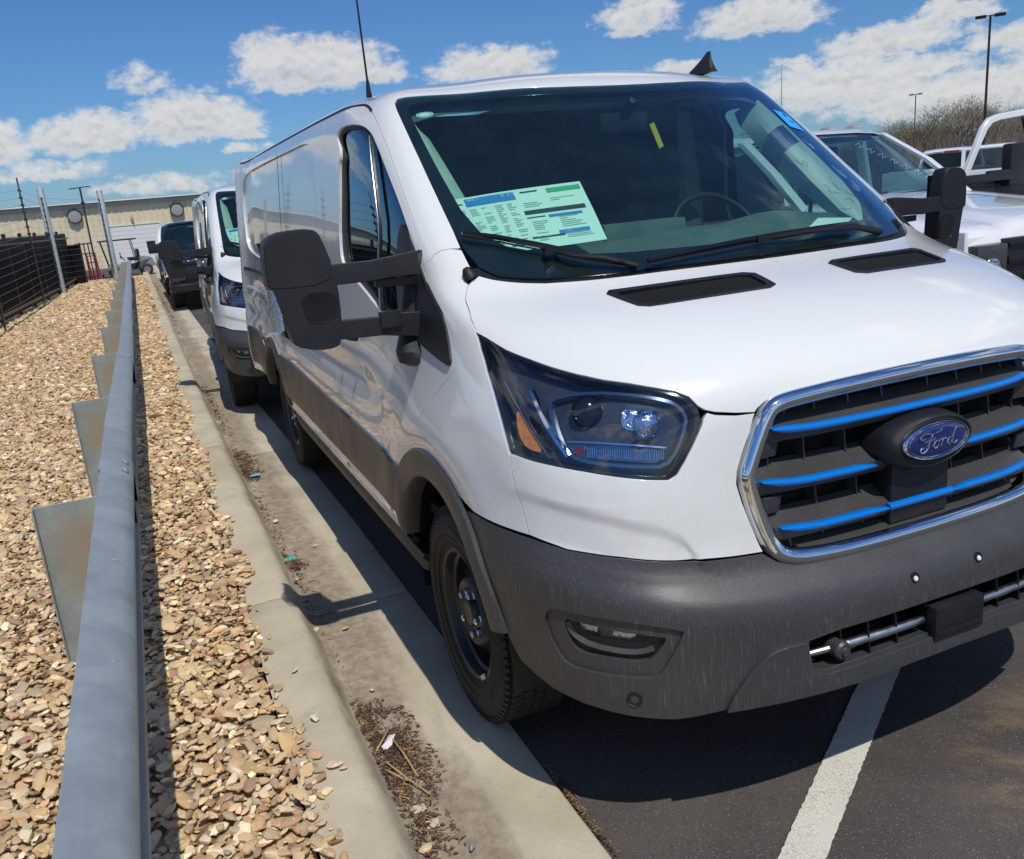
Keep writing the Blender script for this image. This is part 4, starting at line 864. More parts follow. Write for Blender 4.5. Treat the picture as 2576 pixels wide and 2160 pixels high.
mb.build('intake_backing', 'void_black', VAN)
mb = MB()
for s in (-1, 1):
    for u in (.35, .8, 1.2, 1.6):
        a, b = S3(u, 3.12, -.03, s), S3(u, 2.4, -.03, s); mb.bar(a, b, .005, .05, (0, 1, 0))
    mb.bar(S3(.0, 2.75, -.05, s), S3(2.0, 2.75, -.05, s), .006, .006)
mb.build('intake_web', 'black_plastic', VAN)
for s in (-1, 1):                              # pale bars with a round parking sensor at the outer end
    mb = MB(); mb.tube([(s*.085, -.028, .523), (s*.20, -.024, .521), (s*.315, -.012, .517)], [.0105, .0115, .012], 12); mb.tube([(s*.315, -.012, .517), (s*.42, .005, .513)], [.012, .008], 10)
    br = mb.build('intake_bar', 'dull_metal', VAN)
    mb = MB(); mb.lathe([(0, -.03), (.010, -.03), (.012, -.024), (.019, -.024), (.024, -.018), (.0245, .02)], (s*.345, -.012, .515), 'Y', 24); mb.build('parking_sensor', 'dark_plastic', br)
mb = MB(); mb.box((0, -.052, .522), (.165, .03, .088)); mb.box((0, -.068, .495), (.15, .004, .012)); mb.build('radar_box', 'mirror_plastic', VAN, bevel=.006)
mb = MB(); mb.lathe([(0, .004), (.009, .004), (.011, .0), (.017, .0), (.019, -.002)], (0, 0, 0), 'Y', 20)
for s in (-1, 1):                              # corner sensors and plate holes, their inner shade painted as black discs
    o = mb.build('parking_sensor', 'mirror_plastic', VAN); o.rotation_euler = SN(4.83, 2.08, s).to_track_quat('-Y', 'Z').to_euler(); o.location = S3(4.83, 2.08, .001, s)
    for u, v in ((.49, 3.79),):
        p = S3(u, v, 0, s); n_ = SN(u, v, s)
        h = MB(); h.lathe([(0, -.0008), (.0105, -.0008), (.0115, -.0022), (.0130, -.0020), (.0138, .0005)], (0, 0, 0), 'Y', 20); o = h.build('plate_hole_shade', 'void_black', VAN); o.location = p; o.rotation_euler = n_.to_track_quat('-Y', 'Z').to_euler()
        h = MB(); h.lathe([(0, -.0032), (.0055, -.003), (.0070, -.001)], (0, 0, 0), 'Y', 14); h.build('screw_glint', 'white_plastic', o, loc=(.0015, 0, -.003))  # bright white, off-centre screw head paints the glint inside the hole
# --- fog lamps
for s in (-1, 1):
    fi = smooth_line(T['fog_in'], True, 1); fg = smooth_line([(5.88, 3.41), (5.83, 3.46), (5.3, 3.475), (4.7, 3.48), (4.8, 3.22), (5.11, 3.21), (5.65, 3.17), (5.85, 3.28)], True, 1)
    bz = panel('fog_lamp_bezel', fo, 'dark_plastic', VAN, [fi], side=s, off=-.010, gap=.0015, lip=.02, hole_lip=.012, du=.12, dv=.12)
    inner = panel('fog_lamp_tray', fi, 'mirror_plastic', bz, [fg], side=s, off=-.022, gap=0, lip=.02, hole_lip=.02, du=.12, dv=.12)
    panel('fog_lamp_lens', fg, 'lamp_glass', bz, side=s, off=-.024, gap=0, lip=.002)
    panel('fog_lamp_bowl', fg, 'lamp_bowl', bz, side=s, off=-.042, gap=0, lip=.01)
    panel('fog_reflector', [(5.12, 3.46), (4.74, 3.46), (4.82, 3.24), (5.0, 3.23), (5.2, 3.25)], 'lamp_reflector', bz, side=s, off=-.028, gap=0, lip=.01)
    panel('fog_reflector', [(5.86, 3.42), (5.45, 3.45), (5.5, 3.22), (5.8, 3.25)], 'lamp_reflector', bz, side=s, off=-.028, gap=0, lip=.01)
    # chamfered ledge under the lamp
    rg = strip(smooth_line([(5.98, 3.34), (5.90, 3.16), (5.6, 3.06), (5.1, 3.06), (4.72, 3.09), (4.5, 3.2)], False, 2), [(-.010, -.034), (.013, -.0135), (.015, -.0145), (.013, -.03)], s)
    mb = MB(); mb.loft(rg, True, True); mb.build('fog_lamp_ledge', 'dark_plastic', bz)
# --- headlamps
lampo = T['lamp']
def shrink(pl, k, c=None):
    a = np.array(pl); c = a.mean(0) if c is None else np.array(c); return [tuple(p) for p in (a-c)*k+c]
for s in (-1, 1):
    hl = panel('headlamp', lampo, 'lamp_glass', VAN, side=s, gap=.0025, lip=.003, off=-.001)
    hl['label'] = 'swept back headlamp with dark bowl'
    bw = panel('lamp_bowl', lampo, 'lamp_bowl', hl, side=s, gap=.001, lip=.004, off=-.045)
    panel('lamp_frame', lampo, 'gloss_black', hl, [shrink(lampo, .955, (5.3, 8.0))], side=s, gap=.0012, lip=.05, off=-.006, hole_lip=.006)
    rim = smooth_line(T['lamp_inner'], True, 1)
    mb = MB(); r_ = strip(rim, [(-.004, -.002), (.004, -.002), (.007, -.016), (-.004, -.016)], s, True, -.018)
    mb.loft(r_+[r_[0]], True, False); mb.build('lamp_bezel', 'lamp_rim', hl)
    panel('lamp_well', rim, 'lamp_bowl', hl, side=s, gap=0, lip=.002, off=-.040)
    panel('side_reflector', smooth_line([(6.98, 7.96), (6.88, 7.96), (6.73, 7.75), (6.52, 7.4), (6.36, 7.07), (6.68, 7.05), (6.86, 7.17), (6.96, 7.45)], True, 1), 'amber_lens', hl, side=s, gap=0, lip=.01, off=-.016)
    mb = MB(); r_ = strip(smooth_line([(6.55, 8.75), (6.4, 8.07), (6.13, 7.51), (5.80, 7.08)], False, 2), [(-.0045, 0), (.0045, 0), (.008, -.012), (-.008, -.012)], s, False, -.010); mb.loft(r_); mb.build('chrome_blade', 'chrome', hl)
    mb = MB(); r_ = strip(smooth_line([(7.18, 8.9), (6.95, 8.2), (6.6, 7.5), (6.2, 6.98)], False, 2), [(-.0012, 0), (.0012, 0), (.002, -.01), (-.002, -.01)], s, False, -.012); mb.loft(r_); mb.build('trim_line', 'dull_metal', hl)
    def lampball(u, v, r, mat, nm, d=-.03, sq=1.0):
        p = S3(u, v, d, s); q = SN(u, v, s); q = (q*.6+Vector((0, -.6, 0))).normalized(); b = MB()
        b.lathe([(r*sin(a), -r*.55*cos(a)) for a in np.linspace(0, pi/2, 7)]+[(r*1.08, .004), (r*1.16, -.002), (r*1.2, .01)], (0, 0, 0), 'Y', 24)
        o = b.build(nm, mat, hl); o.location = p; o.rotation_euler = q.to_track_quat('-Y', 'Z').to_euler(); o.scale = (1, 1, sq); return o
    lampball(4.22, 7.96, .030, 'lamp_reflector', 'reflector', -.034)
    panel('reflector_panel', smooth_line(T['reflector_in'], True, 1), 'lamp_reflector', hl, side=s, gap=0, lip=.006, off=-.036)
    lampball(5.42, 8.25, .036, 'gloss_black', 'projector', -.034)
    lampball(4.35, 7.42, .020, 'void_black', 'socket', -.036, .6)
    bar_ = panel('light_guide', smooth_line(T['lamp_bar'], True, 1), 'lamp_rim', hl, side=s, gap=0, lip=.008, off=-.028)
    mb = MB()
    for k in range(34):
        u = 5.42-.045*k; t = .02*sin(k)
        mb.bar(S3(u, 7.11, -.0255, s), S3(u, 7.32+t*.5, -.0255, s), .0016, .003)
    mb.build('flutes', 'lamp_reflector', bar_)['kind'] = 'stuff'
    panel('red_cell', T['lamp_red'], 'red_lens', bar_, side=s, gap=0, lip=.003, off=-.025)
    mb = MB(); r_ = strip([(5.85, 7.42), (5.3, 7.45), (4.5, 7.43), (3.88, 7.36)], [(-.002, 0), (.002, 0), (.002, -.008), (-.002, -.008)], s, False, -.022); mb.loft(r_); mb.build('chrome_line', 'chrome', hl)
# --- grille: chrome frame, slats, blue bars, badge
def ring_profile(path, prof, mat, name, parent):
    """path: list of points round the whole opening, prof: (inwards, out) pairs"""
    P = [Vector(p) for p, q in path]; Q = [Vector(q) for p, q in path]; n_ = len(P); rings = []
    for i in range(n_):
        t = (P[(i+1) % n_]-P[i-1]).normalized(); c = t.cross(Q[i]).normalized(); rings.append([P[i]+c*a+Q[i]*b for a, b in prof])
    mb = MB(); mb.loft(rings+[rings[0]], False, False); return mb.build(name, mat, parent, angle=50)
half = [(0, 8.48), (.4, 8.47), (.8, 8.45), (1.2, 8.41), (1.6, 8.34), (1.85, 8.29), (2.02, 8.22), (2.14, 8.10), (2.20, 7.95), (2.27, 7.65), (2.36, 7.25), (2.46, 6.92), (2.525, 6.72), (2.53, 6.6), (2.50, 6.42), (2.40, 5.98), (2.28, 5.55), (2.18, 5.30), (2.08, 5.16), (1.92, 5.07), (1.7, 5.02), (1.3, 4.98), (.8, 4.96), (.4, 4.955), (0, 4.95)]
half = smooth_line(half, False, 1)
full = [(S3(u, v, .004, 1), SN(u, v, 1)) for u, v in half]+[(S3(u, v, .004, -1), SN(u, v, -1)) for u, v in half[::-1][1:-1]]
prof = [(-.026, -.035), (-.023, -.006), (-.020, .003), (-.010, .012), (.002, .0135), (.012, .008), (.019, -.004), (.023, -.03)]
tc_ = full[1][0]-full[-1][0]
GR = ring_profile(full, [(-a, b) for a, b in prof] , 'chrome', 'grille_frame', VAN)
def hrow(v, dy, dz, ulim, step=.12, ucen=0.0):
    us = list(np.arange(-ulim, ulim+1e-6, 2*ulim/max(2, int(round(2*ulim/step)))))
    return [S3(abs(u), v, 0, 1 if u >= 0 else -1)+Vector((0, dy, dz)) for u in us]
def slat(v, ulim, rise, depth, mat, name):
    A = hrow(v, .004, -.012, ulim); rings = []
    for p in A: rings.append([p, p+Vector((0, -.002, .020)), p+Vector((0, .012, .026)), p+Vector((0, depth, .028+rise)), p+Vector((0, depth, .020+rise)), p+Vector((0, .012, -.014))])
    mb = MB(); mb.loft(rings); return mb.build(name, mat, VAN)
bk = []
mb = MB()
for s in (-1, 1):
    g = [(0, 8.5), (1.6, 8.4), (2.1, 8.1), (2.5, 6.7), (2.1, 5.1), (1.6, 5.0), (0, 4.95)]
    mb.add([S3(u, v, -.10, s) for u, v in g], [(0, 1, 2, 3, 4, 5, 6)])
mb.build('grille_backing', 'void_black', VAN)
slat(7.40, 2.17, .026, .060, 'dark_plastic', 'grille_slat'); slat(6.40, 2.38, .030, .060, 'dark_plastic', 'grille_slat'); slat(5.58, 2.12, .028, .060, 'dark_plastic', 'grille_slat')
slat(4.98, 1.75, .015, .06, 'dark_plastic', 'grille_slat')
for va, vb, us in ((8.3, 7.6, (.35, .85, 1.35, 1.8)), (7.3, 6.55, (.9, 1.5, 2.05)), (6.3, 5.7, (.75, 1.35, 1.95)), (5.5, 5.05, (.7, 1.3, 1.8))):
    for s in (-1, 1):
        for u in us:
            mb = MB(); mb.bar(S3(u, va, -.066, s), S3(u, vb, -.060, s), .005, .04, (0, 1, 0)); mb.build('grille_rib', 'dark_plastic', VAN)
def blue_bar(u0, u1, v, ends=(.6, .6)):
    us = np.linspace(u0, u1, max(6, int(abs(u1-u0)/.1))); rings = []
    for i, u in enumerate(us):
        t = abs(u); k = 0
        e0 = min(1, (i+.4)/2.0); e1 = min(1, (len(us)-1-i+.4)/2.0); k = min(e0 if ends[0] else 1, e1 if ends[1] else 1)
        vv = v(t); p = S3(t, vv, 0, 1 if u >= 0 else -1)
        rings.append([p+Vector((0, -.011*cos(a)+.0, .0098*k*sin(a)+.006)) for a in np.linspace(-pi/2, pi/2, 9)]+[p+Vector((0, .006, .0094*k+.006)), p+Vector((0, .006, -.0094*k+.006))])
    mb = MB(); mb.loft(rings); mb.build('blue_bar', 'blue_trim', VAN, angle=60)
up = lambda base, u0: (lambda t: base+.16*max(0, t-u0)**2)
blue_bar(-2.13, 2.13, up(7.36, 1.35)); blue_bar(-2.32, -.66, up(6.36, 1.5)); blue_bar(.66, 2.32, up(6.36, 1.5))
blue_bar(-2.08, -.50, up(5.54, 1.3)); blue_bar(-.49, .49, up(5.54, 1.3), (0, 0)); blue_bar(.50, 2.08, up(5.54, 1.3))
for s in (-1, 1):                                # moulded fairing in the outer corners of the slats
    for v in (7.05, 6.05):
        mb = MB(); mb.bar(S3(2.25, v, -.02, s), S3(1.95, v, -.03, s), .012, .045, (0, -.2, 1)); mb.build('grille_tab', 'dark_plastic', VAN, bevel=.003)
# radar panel under the badge and the badge housing
gy = float(S3(0, 6, 0)[1])
mb = MB(); mb.prism([(-.098, .752), (.098, .752), (.098, .905), (.08, .93), (-.08, .93), (-.098, .905)], gy-.004, gy+.05, lambda a, b, h: Vector((a, h, b))); rp = mb.build('radar_panel', 'mirror_plastic', VAN, bevel=.004)
mb = MB(); mb.tube([(-.075, gy-.0055, .905), (.075, gy-.0055, .905)], .0012, 6); mb.tube([(-.075, gy-.0055, .868), (.0, gy-.0055, .868)], .0012, 6)
for k, w in enumerate((.012, .010, .012, .008, .010, .012, .010, .009, .012)):
    x = -.055+k*.0135; mb.box((x, gy-.0055, .887), (w*.75, .002, .0035)); mb.box((x-w*.35, gy-.0055, .889), (.0016, .002, .009))
mb.build('moulded_lettering', 'dark_plastic', rp)
EC = Vector((0, gy-.045, .968))
pod = MB(); rings = []
for t, k in ((.095, 1.16), (.05, 1.14), (.02, 1.10), (.004, 1.04), (.0, .985), (.004, .955)):
    rings.append([EC+Vector((.122*k*cos(a)*1.02, t, .060*k*sin(a)*1.04-.004-.10*t*(1 if sin(a) < 0 else 0))) for a in np.linspace(0, 2*pi, 48, False)])
pod.loft(rings); PD = pod.build('badge_housing', 'mirror_plastic', VAN, angle=60)
bd = MB(); rings = []
for t, k in ((.004, 1.0), (-.006, .985), (-.009, .955), (-.0085, .93), (-.004, .915)):
    rings.append([EC+Vector((.110*k*cos(a), t, .048*k*sin(a))) for a in np.linspace(0, 2*pi, 48, False)])
bd.loft(rings); BD = bd.build('badge', 'chrome', PD, angle=50)
bd = MB(); rings = []
for t, k in ((-.0035, .93), (-.0065, .90), (-.009, .6), (-.0098, .3), (-.010, .02)):
    rings.append([EC+Vector((.110*k*cos(a), t, .048*k*sin(a))) for a in np.linspace(0, 2*pi, 48, False)])
bd.loft(rings); bd.build('badge_field', 'badge_blue', BD, angle=60)
bd = MB()
bd.tube([EC+Vector((.110*.865*cos(a), -.0078, .048*.84*sin(a))) for a in np.linspace(0, 2*pi, 49)], .0007, 5, False)
def stroke(pts, w=.0019):
    P = [Vector((x*.0092, -.0115, z*.0092)) for x, z in smooth_line(pts, False, 3)]
    P = [EC+p for p in P]; n_ = len(P)
    bd.tube(P, [w*(.55+.45*abs(sin(pi*(i+.5)/n_*1.6))) for i in range(n_)], 6)
# script lettering F o r d, each letter drawn as a looping pen stroke
stroke([(-5.0, 1.2), (-6.6, 1.0), (-7.0, 2.0), (-5.6, 2.7), (-3.4, 2.3), (-1.2, 2.2), (1.0, 2.9), (.2, 3.3)], .0024)
stroke([(-2.6, 2.2), (-3.4, .6), (-4.0, -1.4), (-5.4, -2.7), (-6.9, -2.2), (-6.6, -1.2), (-5.6, -1.3)], .0026)
stroke([(-5.2, .2), (-4.0, .5), (-2.2, .4), (-1.6, 1.0)], .0018)
stroke([(-1.0, .2), (-2.0, -.6), (-1.9, -1.9), (-.8, -1.9), (-.1, -.9), (-.4, .1), (-1.0, .2), (-.5, -.3), (.5, .1)], .0019)
stroke([(.5, .3), (1.2, .1), (.9, -1.0), (.7, -1.8)], .002); stroke([(.9, -.6), (1.5, .2), (2.3, .5), (2.5, .0)], .0018)
stroke([(4.6, .2), (3.5, .1), (2.9, -.9), (3.3, -1.9), (4.3, -1.5), (4.8, -.4)], .0019)
stroke([(6.0, 3.0), (5.3, 1.6), (4.8, -.3), (4.8, -1.6), (5.6, -1.9), (6.6, -1.2)], .0024)
bd.build('badge_lettering', 'chrome', BD)
# --- doors, flanks and roof
MOV = lambda y: .775+.018*(y-1.4)             # top of the dark side moulding
glo = smooth_line([(10.75, 15.4), (10.6, 16.1), (10.15, 16.45), (9.27, 16.42), (8.50, 16.14), (8.05, 15.75), (8.02, 15.39), (8.09, 14.74), (8.12, 14.15), (8.22, 13.6), (8.6, 12.4), (9.0, 11.2), (9.45, 10.35), (9.82, 10.12), (10.3, 10.02), (10.6, 10.3), (10.97, 11.07), (11.37, 12.1), (11.42, 12.6), (11.37, 13.72), (11.1, 14.91)], True, 2)
YD = 2.30                                      # rear edge of the front door
dtop = [(7.48, 17.02), (7.6, 17.35), (7.95, 17.66), (8.5, 17.80), (9.2, 17.83), (10.2, 17.80), (11.2, 17.75)]
dfront = [(8.41, 8.79), (8.43, 9.4), (8.47, 10.6), (8.47, 11.37), (8.4, 12.0), (8.27, 12.36), (8.33, 12.89), (7.95, 13.4), (7.72, 13.75), (7.60, 14.3), (7.40, 15.0), (7.30, 15.95), (7.36, 16.55)]+dtop
zt = float(skin(np.array(11.2), np.array(17.75))[2])
rear_seam = [side_uv(YD+.03*max(0, (z-1.3)/.7), z) for z in (zt-.02, 1.9, 1.75, 1.6, 1.45, 1.3, 1.15, 1.0, .9, .8, .7, .6, .53)]
sill = [side_uv(y, .505) for y in (2.2, 2.0, 1.8, 1.6)]
doorp = dfront+rear_seam+sill+arc(AC, RO, 12, 78, 22)+T['door_low'][-2:0:-1]
yu = lambda v: [u for u in (11.0,)]
bodyp = [(0, 16.46), (.5, 16.47), (1.17, 16.54), (2.85, 16.96), (4.2, 17.13), (5.0, 17.21), (5.43, 17.17), (5.61, 16.86), (5.65, 16.3), (5.63, 15.6), (5.61, 14.9), (5.63, 14.2), (5.67, 13.5), (5.72, 13.12)]+pil[::-1][1:]+dfront[6:]+rear_seam+[side_uv(y, .505) for y in (2.4, 2.8, 3.2, 3.6)]+arc(RC, RO-.04, 170, 10, 24)+[side_uv(y, .505) for y in (4.95, 5.2)]+[(16, 1.6), (16.6, 1.6), (17, 1.6), (17, 20.9), (8, 20.9), (0, 20.9)]
rec = smooth_line([side_uv(2.56, 1.90), side_uv(2.52, 1.6), side_uv(2.50, 1.44), side_uv(2.62, 1.37), side_uv(3.6, 1.36), side_uv(4.7, 1.37), side_uv(5.18, 1.41), side_uv(5.26, 1.55), side_uv(5.24, 1.84), side_uv(5.1, 1.93), side_uv(4.2, 1.94), side_uv(3.2, 1.945), side_uv(2.66, 1.945)], True, 2)
bs = panel('body_shell', bodyp, 'white_paint', VAN, [rec], both=True, du=.25, hole_lip=.013)
for s in (-1, 1):
    dr = panel('door', doorp, 'white_paint', VAN, [glo], side=s, hole_lip=.03, du=.16)
    panel('door_trim', doorp, 'cabin_grey', dr, [glo], side=s, off=-.045, gap=.03, lip=.002, hole_lip=.002, du=.3, dv=.4)
    gi = shrink(glo, .985, (9.6, 13.2))
    panel('window_seal', glo, 'rubber_seal', dr, [shrink(glo, .93, (9.6, 13.2))], side=s, off=-.012, gap=0, lip=.004, hole_lip=.006)
    panel('door_glass', gi, 'side_glass', dr, side=s, off=-.020, gap=0, lip=.002)
    dv_ = smooth_line([(8.25, 15.61), (9.21, 14.58), (9.9, 13.3), (10.28, 12.51), (10.44, 11.2), (10.46, 10.2)], False, 1)
    mb = MB(); mb.loft(strip(dv_, [(-.009, -.008), (-.007, -.001), (.007, -.001), (.009, -.008)], s)); mb.build('divider_bar', 'black_plastic', dr)
    mb = MB(); mb.loft(strip([(u+.05, v) for u, v in dv_], [(-.003, -.003), (-.002, .0005), (.003, .0005), (.003, -.003)], s)); mb.build('divider_trim', 'dull_metal', dr)
    # handle behind the mirror
    mb = MB(); mb.tube([S3(11.05, 8.3, .012, s), S3(11.1, 8.32, .035, s), S3(11.35, 8.35, .035, s), S3(11.4, 8.36, .012, s)], .011, 8); mb.build('door_handle', 'mirror_plastic', dr)
    # drip gutter along the roof edge
    gut = [(7.36, 16.75), (7.45, 17.15), (7.7, 17.55), (8.1, 17.83), (8.8, 17.97), (10, 17.98), (11.5, 17.93), (13, 17.9), (15.2, 17.85)]
    mb = MB(); mb.loft(strip(smooth_line(gut, False, 2), [(-.006, -.004), (-.004, .003), (.004, .003), (.006, -.004)], s)); mb.build('roof_gutter', 'rubber_seal', VAN)
    # raised frame of the cargo panel and sliding door track
    panel('cargo_panel', shrink(rec, 1.0), 'white_paint', VAN, side=s, off=-.012, gap=-.004, lip=.002)
    mb = MB(); mb.loft(strip([side_uv(y, 1.27) for y in np.linspace(3.55, 5.35, 12)], [(-.014, -.002), (-.012, .006), (-.004, .002), (.004, .002), (.012, .006), (.014, -.002)], s)); mb.build('door_track', 'rubber_seal', VAN)
    for z in (1.14, 1.07):
        mb = MB(); mb.loft(strip([side_uv(y, z) for y in np.linspace(2.6, 5.3, 14)], [(-.012, -.002), (-.003, .006), (.003, .006), (.012, -.002)], s)); mb.build('flank_crease', 'white_paint', VAN, angle=80)
    # slit between front door and cargo door on the lower flank is the door's own edge; cargo door rear slit:
    mb = MB(); mb.loft(strip([side_uv(3.56, z) for z in (1.95, 1.6, 1.3, 1.0, .85)], [(-.0025, -.001), (-.0025, .0012), (.0025, .0012), (.0025, -.001)], s)); mb.build('door_slit', 'rubber_seal', VAN)
    # dark moulding, three lengths
    for y0, y1, ar in ((1.42, YD-.005, 'f'), (YD+.005, 3.86, 'r')):
        top = [side_uv(y, MOV(y)) for y in np.linspace(y0 if ar == 'r' else 1.30, y1, 8)]
        bot = [side_uv(y, .575) for y in np.linspace(y1, y0, 8)]
        if ar == 'f': pl_ = top+bot+arc(AC, RO, 19, 46, 8)
        else: pl_ = top+arc(RC, RO-.04, 128, 160, 8)+bot
        panel('side_moulding', pl_, 'dark_plastic', VAN, side=s, off=.010, gap=0, lip=.012, du=.16)
    panel('side_moulding', [side_uv(y, MOV(y)) for y in np.linspace(4.62, 5.36, 6)]+[side_uv(y, .575) for y in np.linspace(5.36, 4.80, 6)]+arc(RC, RO-.04, 20, 52, 8), 'dark_plastic', VAN, side=s, off=.010, gap=0, lip=.012)
    # wheel arch flares
    for c, ro, ri, a0, a1 in ((AC, RO, RI, 14, 166), (RC, RO-.04, RI-.01, 12, 168)):
        n_ = 48; rings = []
        for i in range(n_+1):
            a = radians(a0+(a1-a0)*i/n_); row = []
            for r, o in ((ro+.006, .001), (ro, .012), (ro-.03, .018), (ri+.03, .020), (ri+.006, .014), (ri, .0), (ri-.002, -.05)):
                yy, zz = c[0]+r*cos(a), c[1]+r*sin(a); rr = max(r, ri+.004); q = side_uv(c[0]+rr*cos(a), c[1]+rr*sin(a)); p = S3(*q, 0, s)
                row.append(Vector((p.x+s*o, yy, zz)))
            rings.append(row)
        mb = MB(); mb.loft(rings, False, False); mb.build('arch_flare', 'dark_plastic', VAN, angle=50)
        # liner: the inside of the wheel housing
        mb = MB(); mb.lathe([(ri+.004, s*.985), (ri+.02, s*.80), (ri+.02, s*.60), (.05, s*.60)], (0, c[0], c[1]-.03), 'X', 28, radians(-12), radians(192))
        mb.v = [(v[0], v[1], v[2]) for v in mb.v]
        mb.build('wheel_housing', 'black_plastic', VAN)
    # painted sill and black rocker below it
    mb = MB(); rings = []
    for y in np.linspace(1.40, 3.86, 14): rings.append([Vector((s*x, y, z)) for x, z in ((1.012, .508), (1.02, .49), (1.005, .462), (.985, .455), (.95, .455))])
    mb.loft(rings, False, False); mb.build('sill', 'white_paint', VAN)
    mb = MB(); rings = []
    for y, k in ((1.26, .4), (1.29, .8), (1.35, 1), (2.5, 1), (3.80, 1), (3.86, .7)): rings.append([Vector((s*x, y, .46-(.46-z)*k)) for x, z in ((.93, .46), (1.0, .452), (1.008, .43), (.985, .365), (.955, .345), (.90, .345))])
    mb.loft(rings, True, True); mb.build('rocker', 'mirror_plastic', VAN)
# hollow of the cab, floor, bulkhead
mb = MB(); mb.box((0, 2.42, 1.25), (1.75, .02, 1.5)); mb.build('bulkhead', 'cabin_grey', VAN)
mb = MB(); mb.box((0, 1.7, .62), (1.9, 1.5, .04)); mb.build('cab_floor', 'void_black', VAN)
mb = MB(); mb.box((0, 2.9, .48), (1.5, 5.0, .10)); mb.box((0, .50, .42), (1.1, .70, .03)); mb.box((0, .62, .43), (1.6, .4, .02)); mb.box((0, .10, .47), (1.1, .06, .14)); mb.build('underbody_light_block', 'void_black', VAN)  # unseen front trays added to keep sun out of the van's shadow
panel('headlining', [(0, 16.2), (2.6, 16.45), (3.9, 16.5), (4.7, 16.3), (5.3, 16.2), (7, 17.6), (9, 18.4), (9, 20.9), (0, 20.9)], 'cabin_grey', VAN, both=True, off=-.05, gap=0, lip=.002, du=.4, dv=.4)
# dashboard
mb = MB(); rings = []
for x in np.linspace(-.84, .84, 25):
    k = 1-(abs(x)/.9)**4; hum = .035*math.exp(-((x-.40)/.20)**2); m_ = .012*math.exp(-(x/.14)**2); cur = .16*(x/.84)**2
    rings.append([Vector((x, .70+cur, 1.335)), Vector((x, .78+cur*.9, 1.385)), Vector((x, .90+cur*.7, 1.425)), Vector((x, 1.03+cur*.5, 1.452+m_)), Vector((x, 1.12+cur*.3, 1.468+hum+m_)), Vector((x, 1.19, 1.455+hum)), Vector((x, 1.22, 1.40+hum)), Vector((x, 1.24, 1.10)), Vector((x, 1.05, .9)), Vector((x, .70, .9))])
mb.loft(rings); DB = mb.build('dashboard', 'dash_plastic', VAN, angle=40)
mb = MB(); mb.loft([[Vector((x, 1.10, 1.46)), Vector((x, 1.11, 1.515)), Vector((x, 1.18, 1.515)), Vector((x, 1.20, 1.45))] for x in (-.30, .02)]); mb.build('dash_tray', 'dash_plastic', DB, bevel=.004)
mb = MB()
for x0 in (-.62, -.2, .22):
    for k in range(5): mb.box((x0+.2, .80+.012*k+.06*((x0+.2)/.84)**2, 1.394+.004*k), (.34, .004, .006))
mb.build('demister_slot', 'void_black', DB)
mb = MB(); mb.lathe([(0, .016), (.011, .014), (.016, .0)], (-.02, .86, 1.412), 'Z', 14); mb.build('sun_sensor', 'black_plastic', DB)
# steering wheel
mb = MB(); cw = Vector((.37, 1.40, 1.405)); q = Matrix.Rotation(radians(-32), 3, 'X')
mb.tube([cw+q@Vector((.195*cos(a), 0, .195*sin(a))) for a in np.linspace(0, 2*pi, 37)], .015, 8, False)
for a in (0, pi, -pi/2): mb.bar(cw, cw+q@Vector((.19*cos(a), 0, .19*sin(a))), .03, .02, (0, 1, 0))
mb.box(cw, (.14, .06, .12), R=q); mb.build('steering_wheel', 'black_plastic', VAN, bevel=.004)
# seats
for x in (-.42, .42):
    sb = MB(); rings = []
    for z, w, y, d in ((.95, .24, 1.78, .10), (1.15, .25, 1.83, .12), (1.35, .25, 1.88, .12), (1.50, .22, 1.93, .10), (1.56, .15, 1.95, .07)):
        rings.append([Vector((x+w*cos(a), y+d*.6*sin(a), z)) for a in np.linspace(0, 2*pi, 20, False)])
    sb.loft(rings); st_ = sb.build('seat', 'seat_cloth', VAN)
    sb = MB(); rings = []
    for z, w, d in ((1.58, .11, .04), (1.62, .14, .06), (1.72, .145, .06), (1.78, .12, .04)): rings.append([Vector((x+w*cos(a), 1.95+d*sin(a), z)) for a in np.linspace(0, 2*pi, 20, False)])
    sb.loft(rings); sb.build('headrest', 'seat_cloth', st_)
    sb = MB(); sb.box((x, 1.60, .90), (.5, .5, .16)); sb.build('cushion', 'seat_cloth', st_, bevel=.05)
for s in (-1, 1):                               # pale pillar trims behind the glass
    rings = []
    for v, u, w, d in ((12.95, 5.0, .05, .05), (13.3, 5.12, .085, .10), (14.1, 5.18, .085, .14), (15.0, 5.22, .075, .14), (15.7, 5.24, .060, .14), (16.1, 5.24, .03, .12), (16.3, 5.24, .01, .05)):
        p = S3(u, v, -.035, s); rings.append([p, p+Vector((-s*w*.5, w*.18, -.004)), p+Vector((-s*w, w*.5, -.02)), p+Vector((-s*w*1.02, d, -.03)), p+Vector((s*.0, d+.06, -.02))])
    mb = MB(); mb.loft(rings, False, False); mb.build('pillar_trim', 'pillar_trim', VAN)
    # small filler corner between bonnet and pillar
    panel('corner_filler', [(5.84, 12.44), (6.35, 12.2), (6.6, 12.4), (6.2, 13.0), (5.80, 13.15), (5.72, 12.7)] if s > 0 else [(5.9, 12.4), (6.2, 12.25), (6.1, 12.5), (5.9, 12.6)], 'black_plastic', VAN, side=s, off=.002, gap=0, lip=.004)
mb = MB(); mb.lathe([(.020, -.006), (.021, .004), (.017, .020), (.012, .030), (.008, .034), (0, .035)], (0, 0, 0), 'Z', 18)
o = mb.build('bonnet_buffer', 'rubber_seal', VAN); o.location = S3(5.90, 12.43, .0, -1); o.rotation_euler = (radians(-22), radians(-18), 0)
mb = MB(); mb.box((.0, 1.47, 1.86), (.20, .035, .07)); mb.bar((0, 1.45, 1.88), (0, 1.38, 1.93), .03); mb.build('rear_view_mirror', 'black_plastic', VAN, bevel=.01)
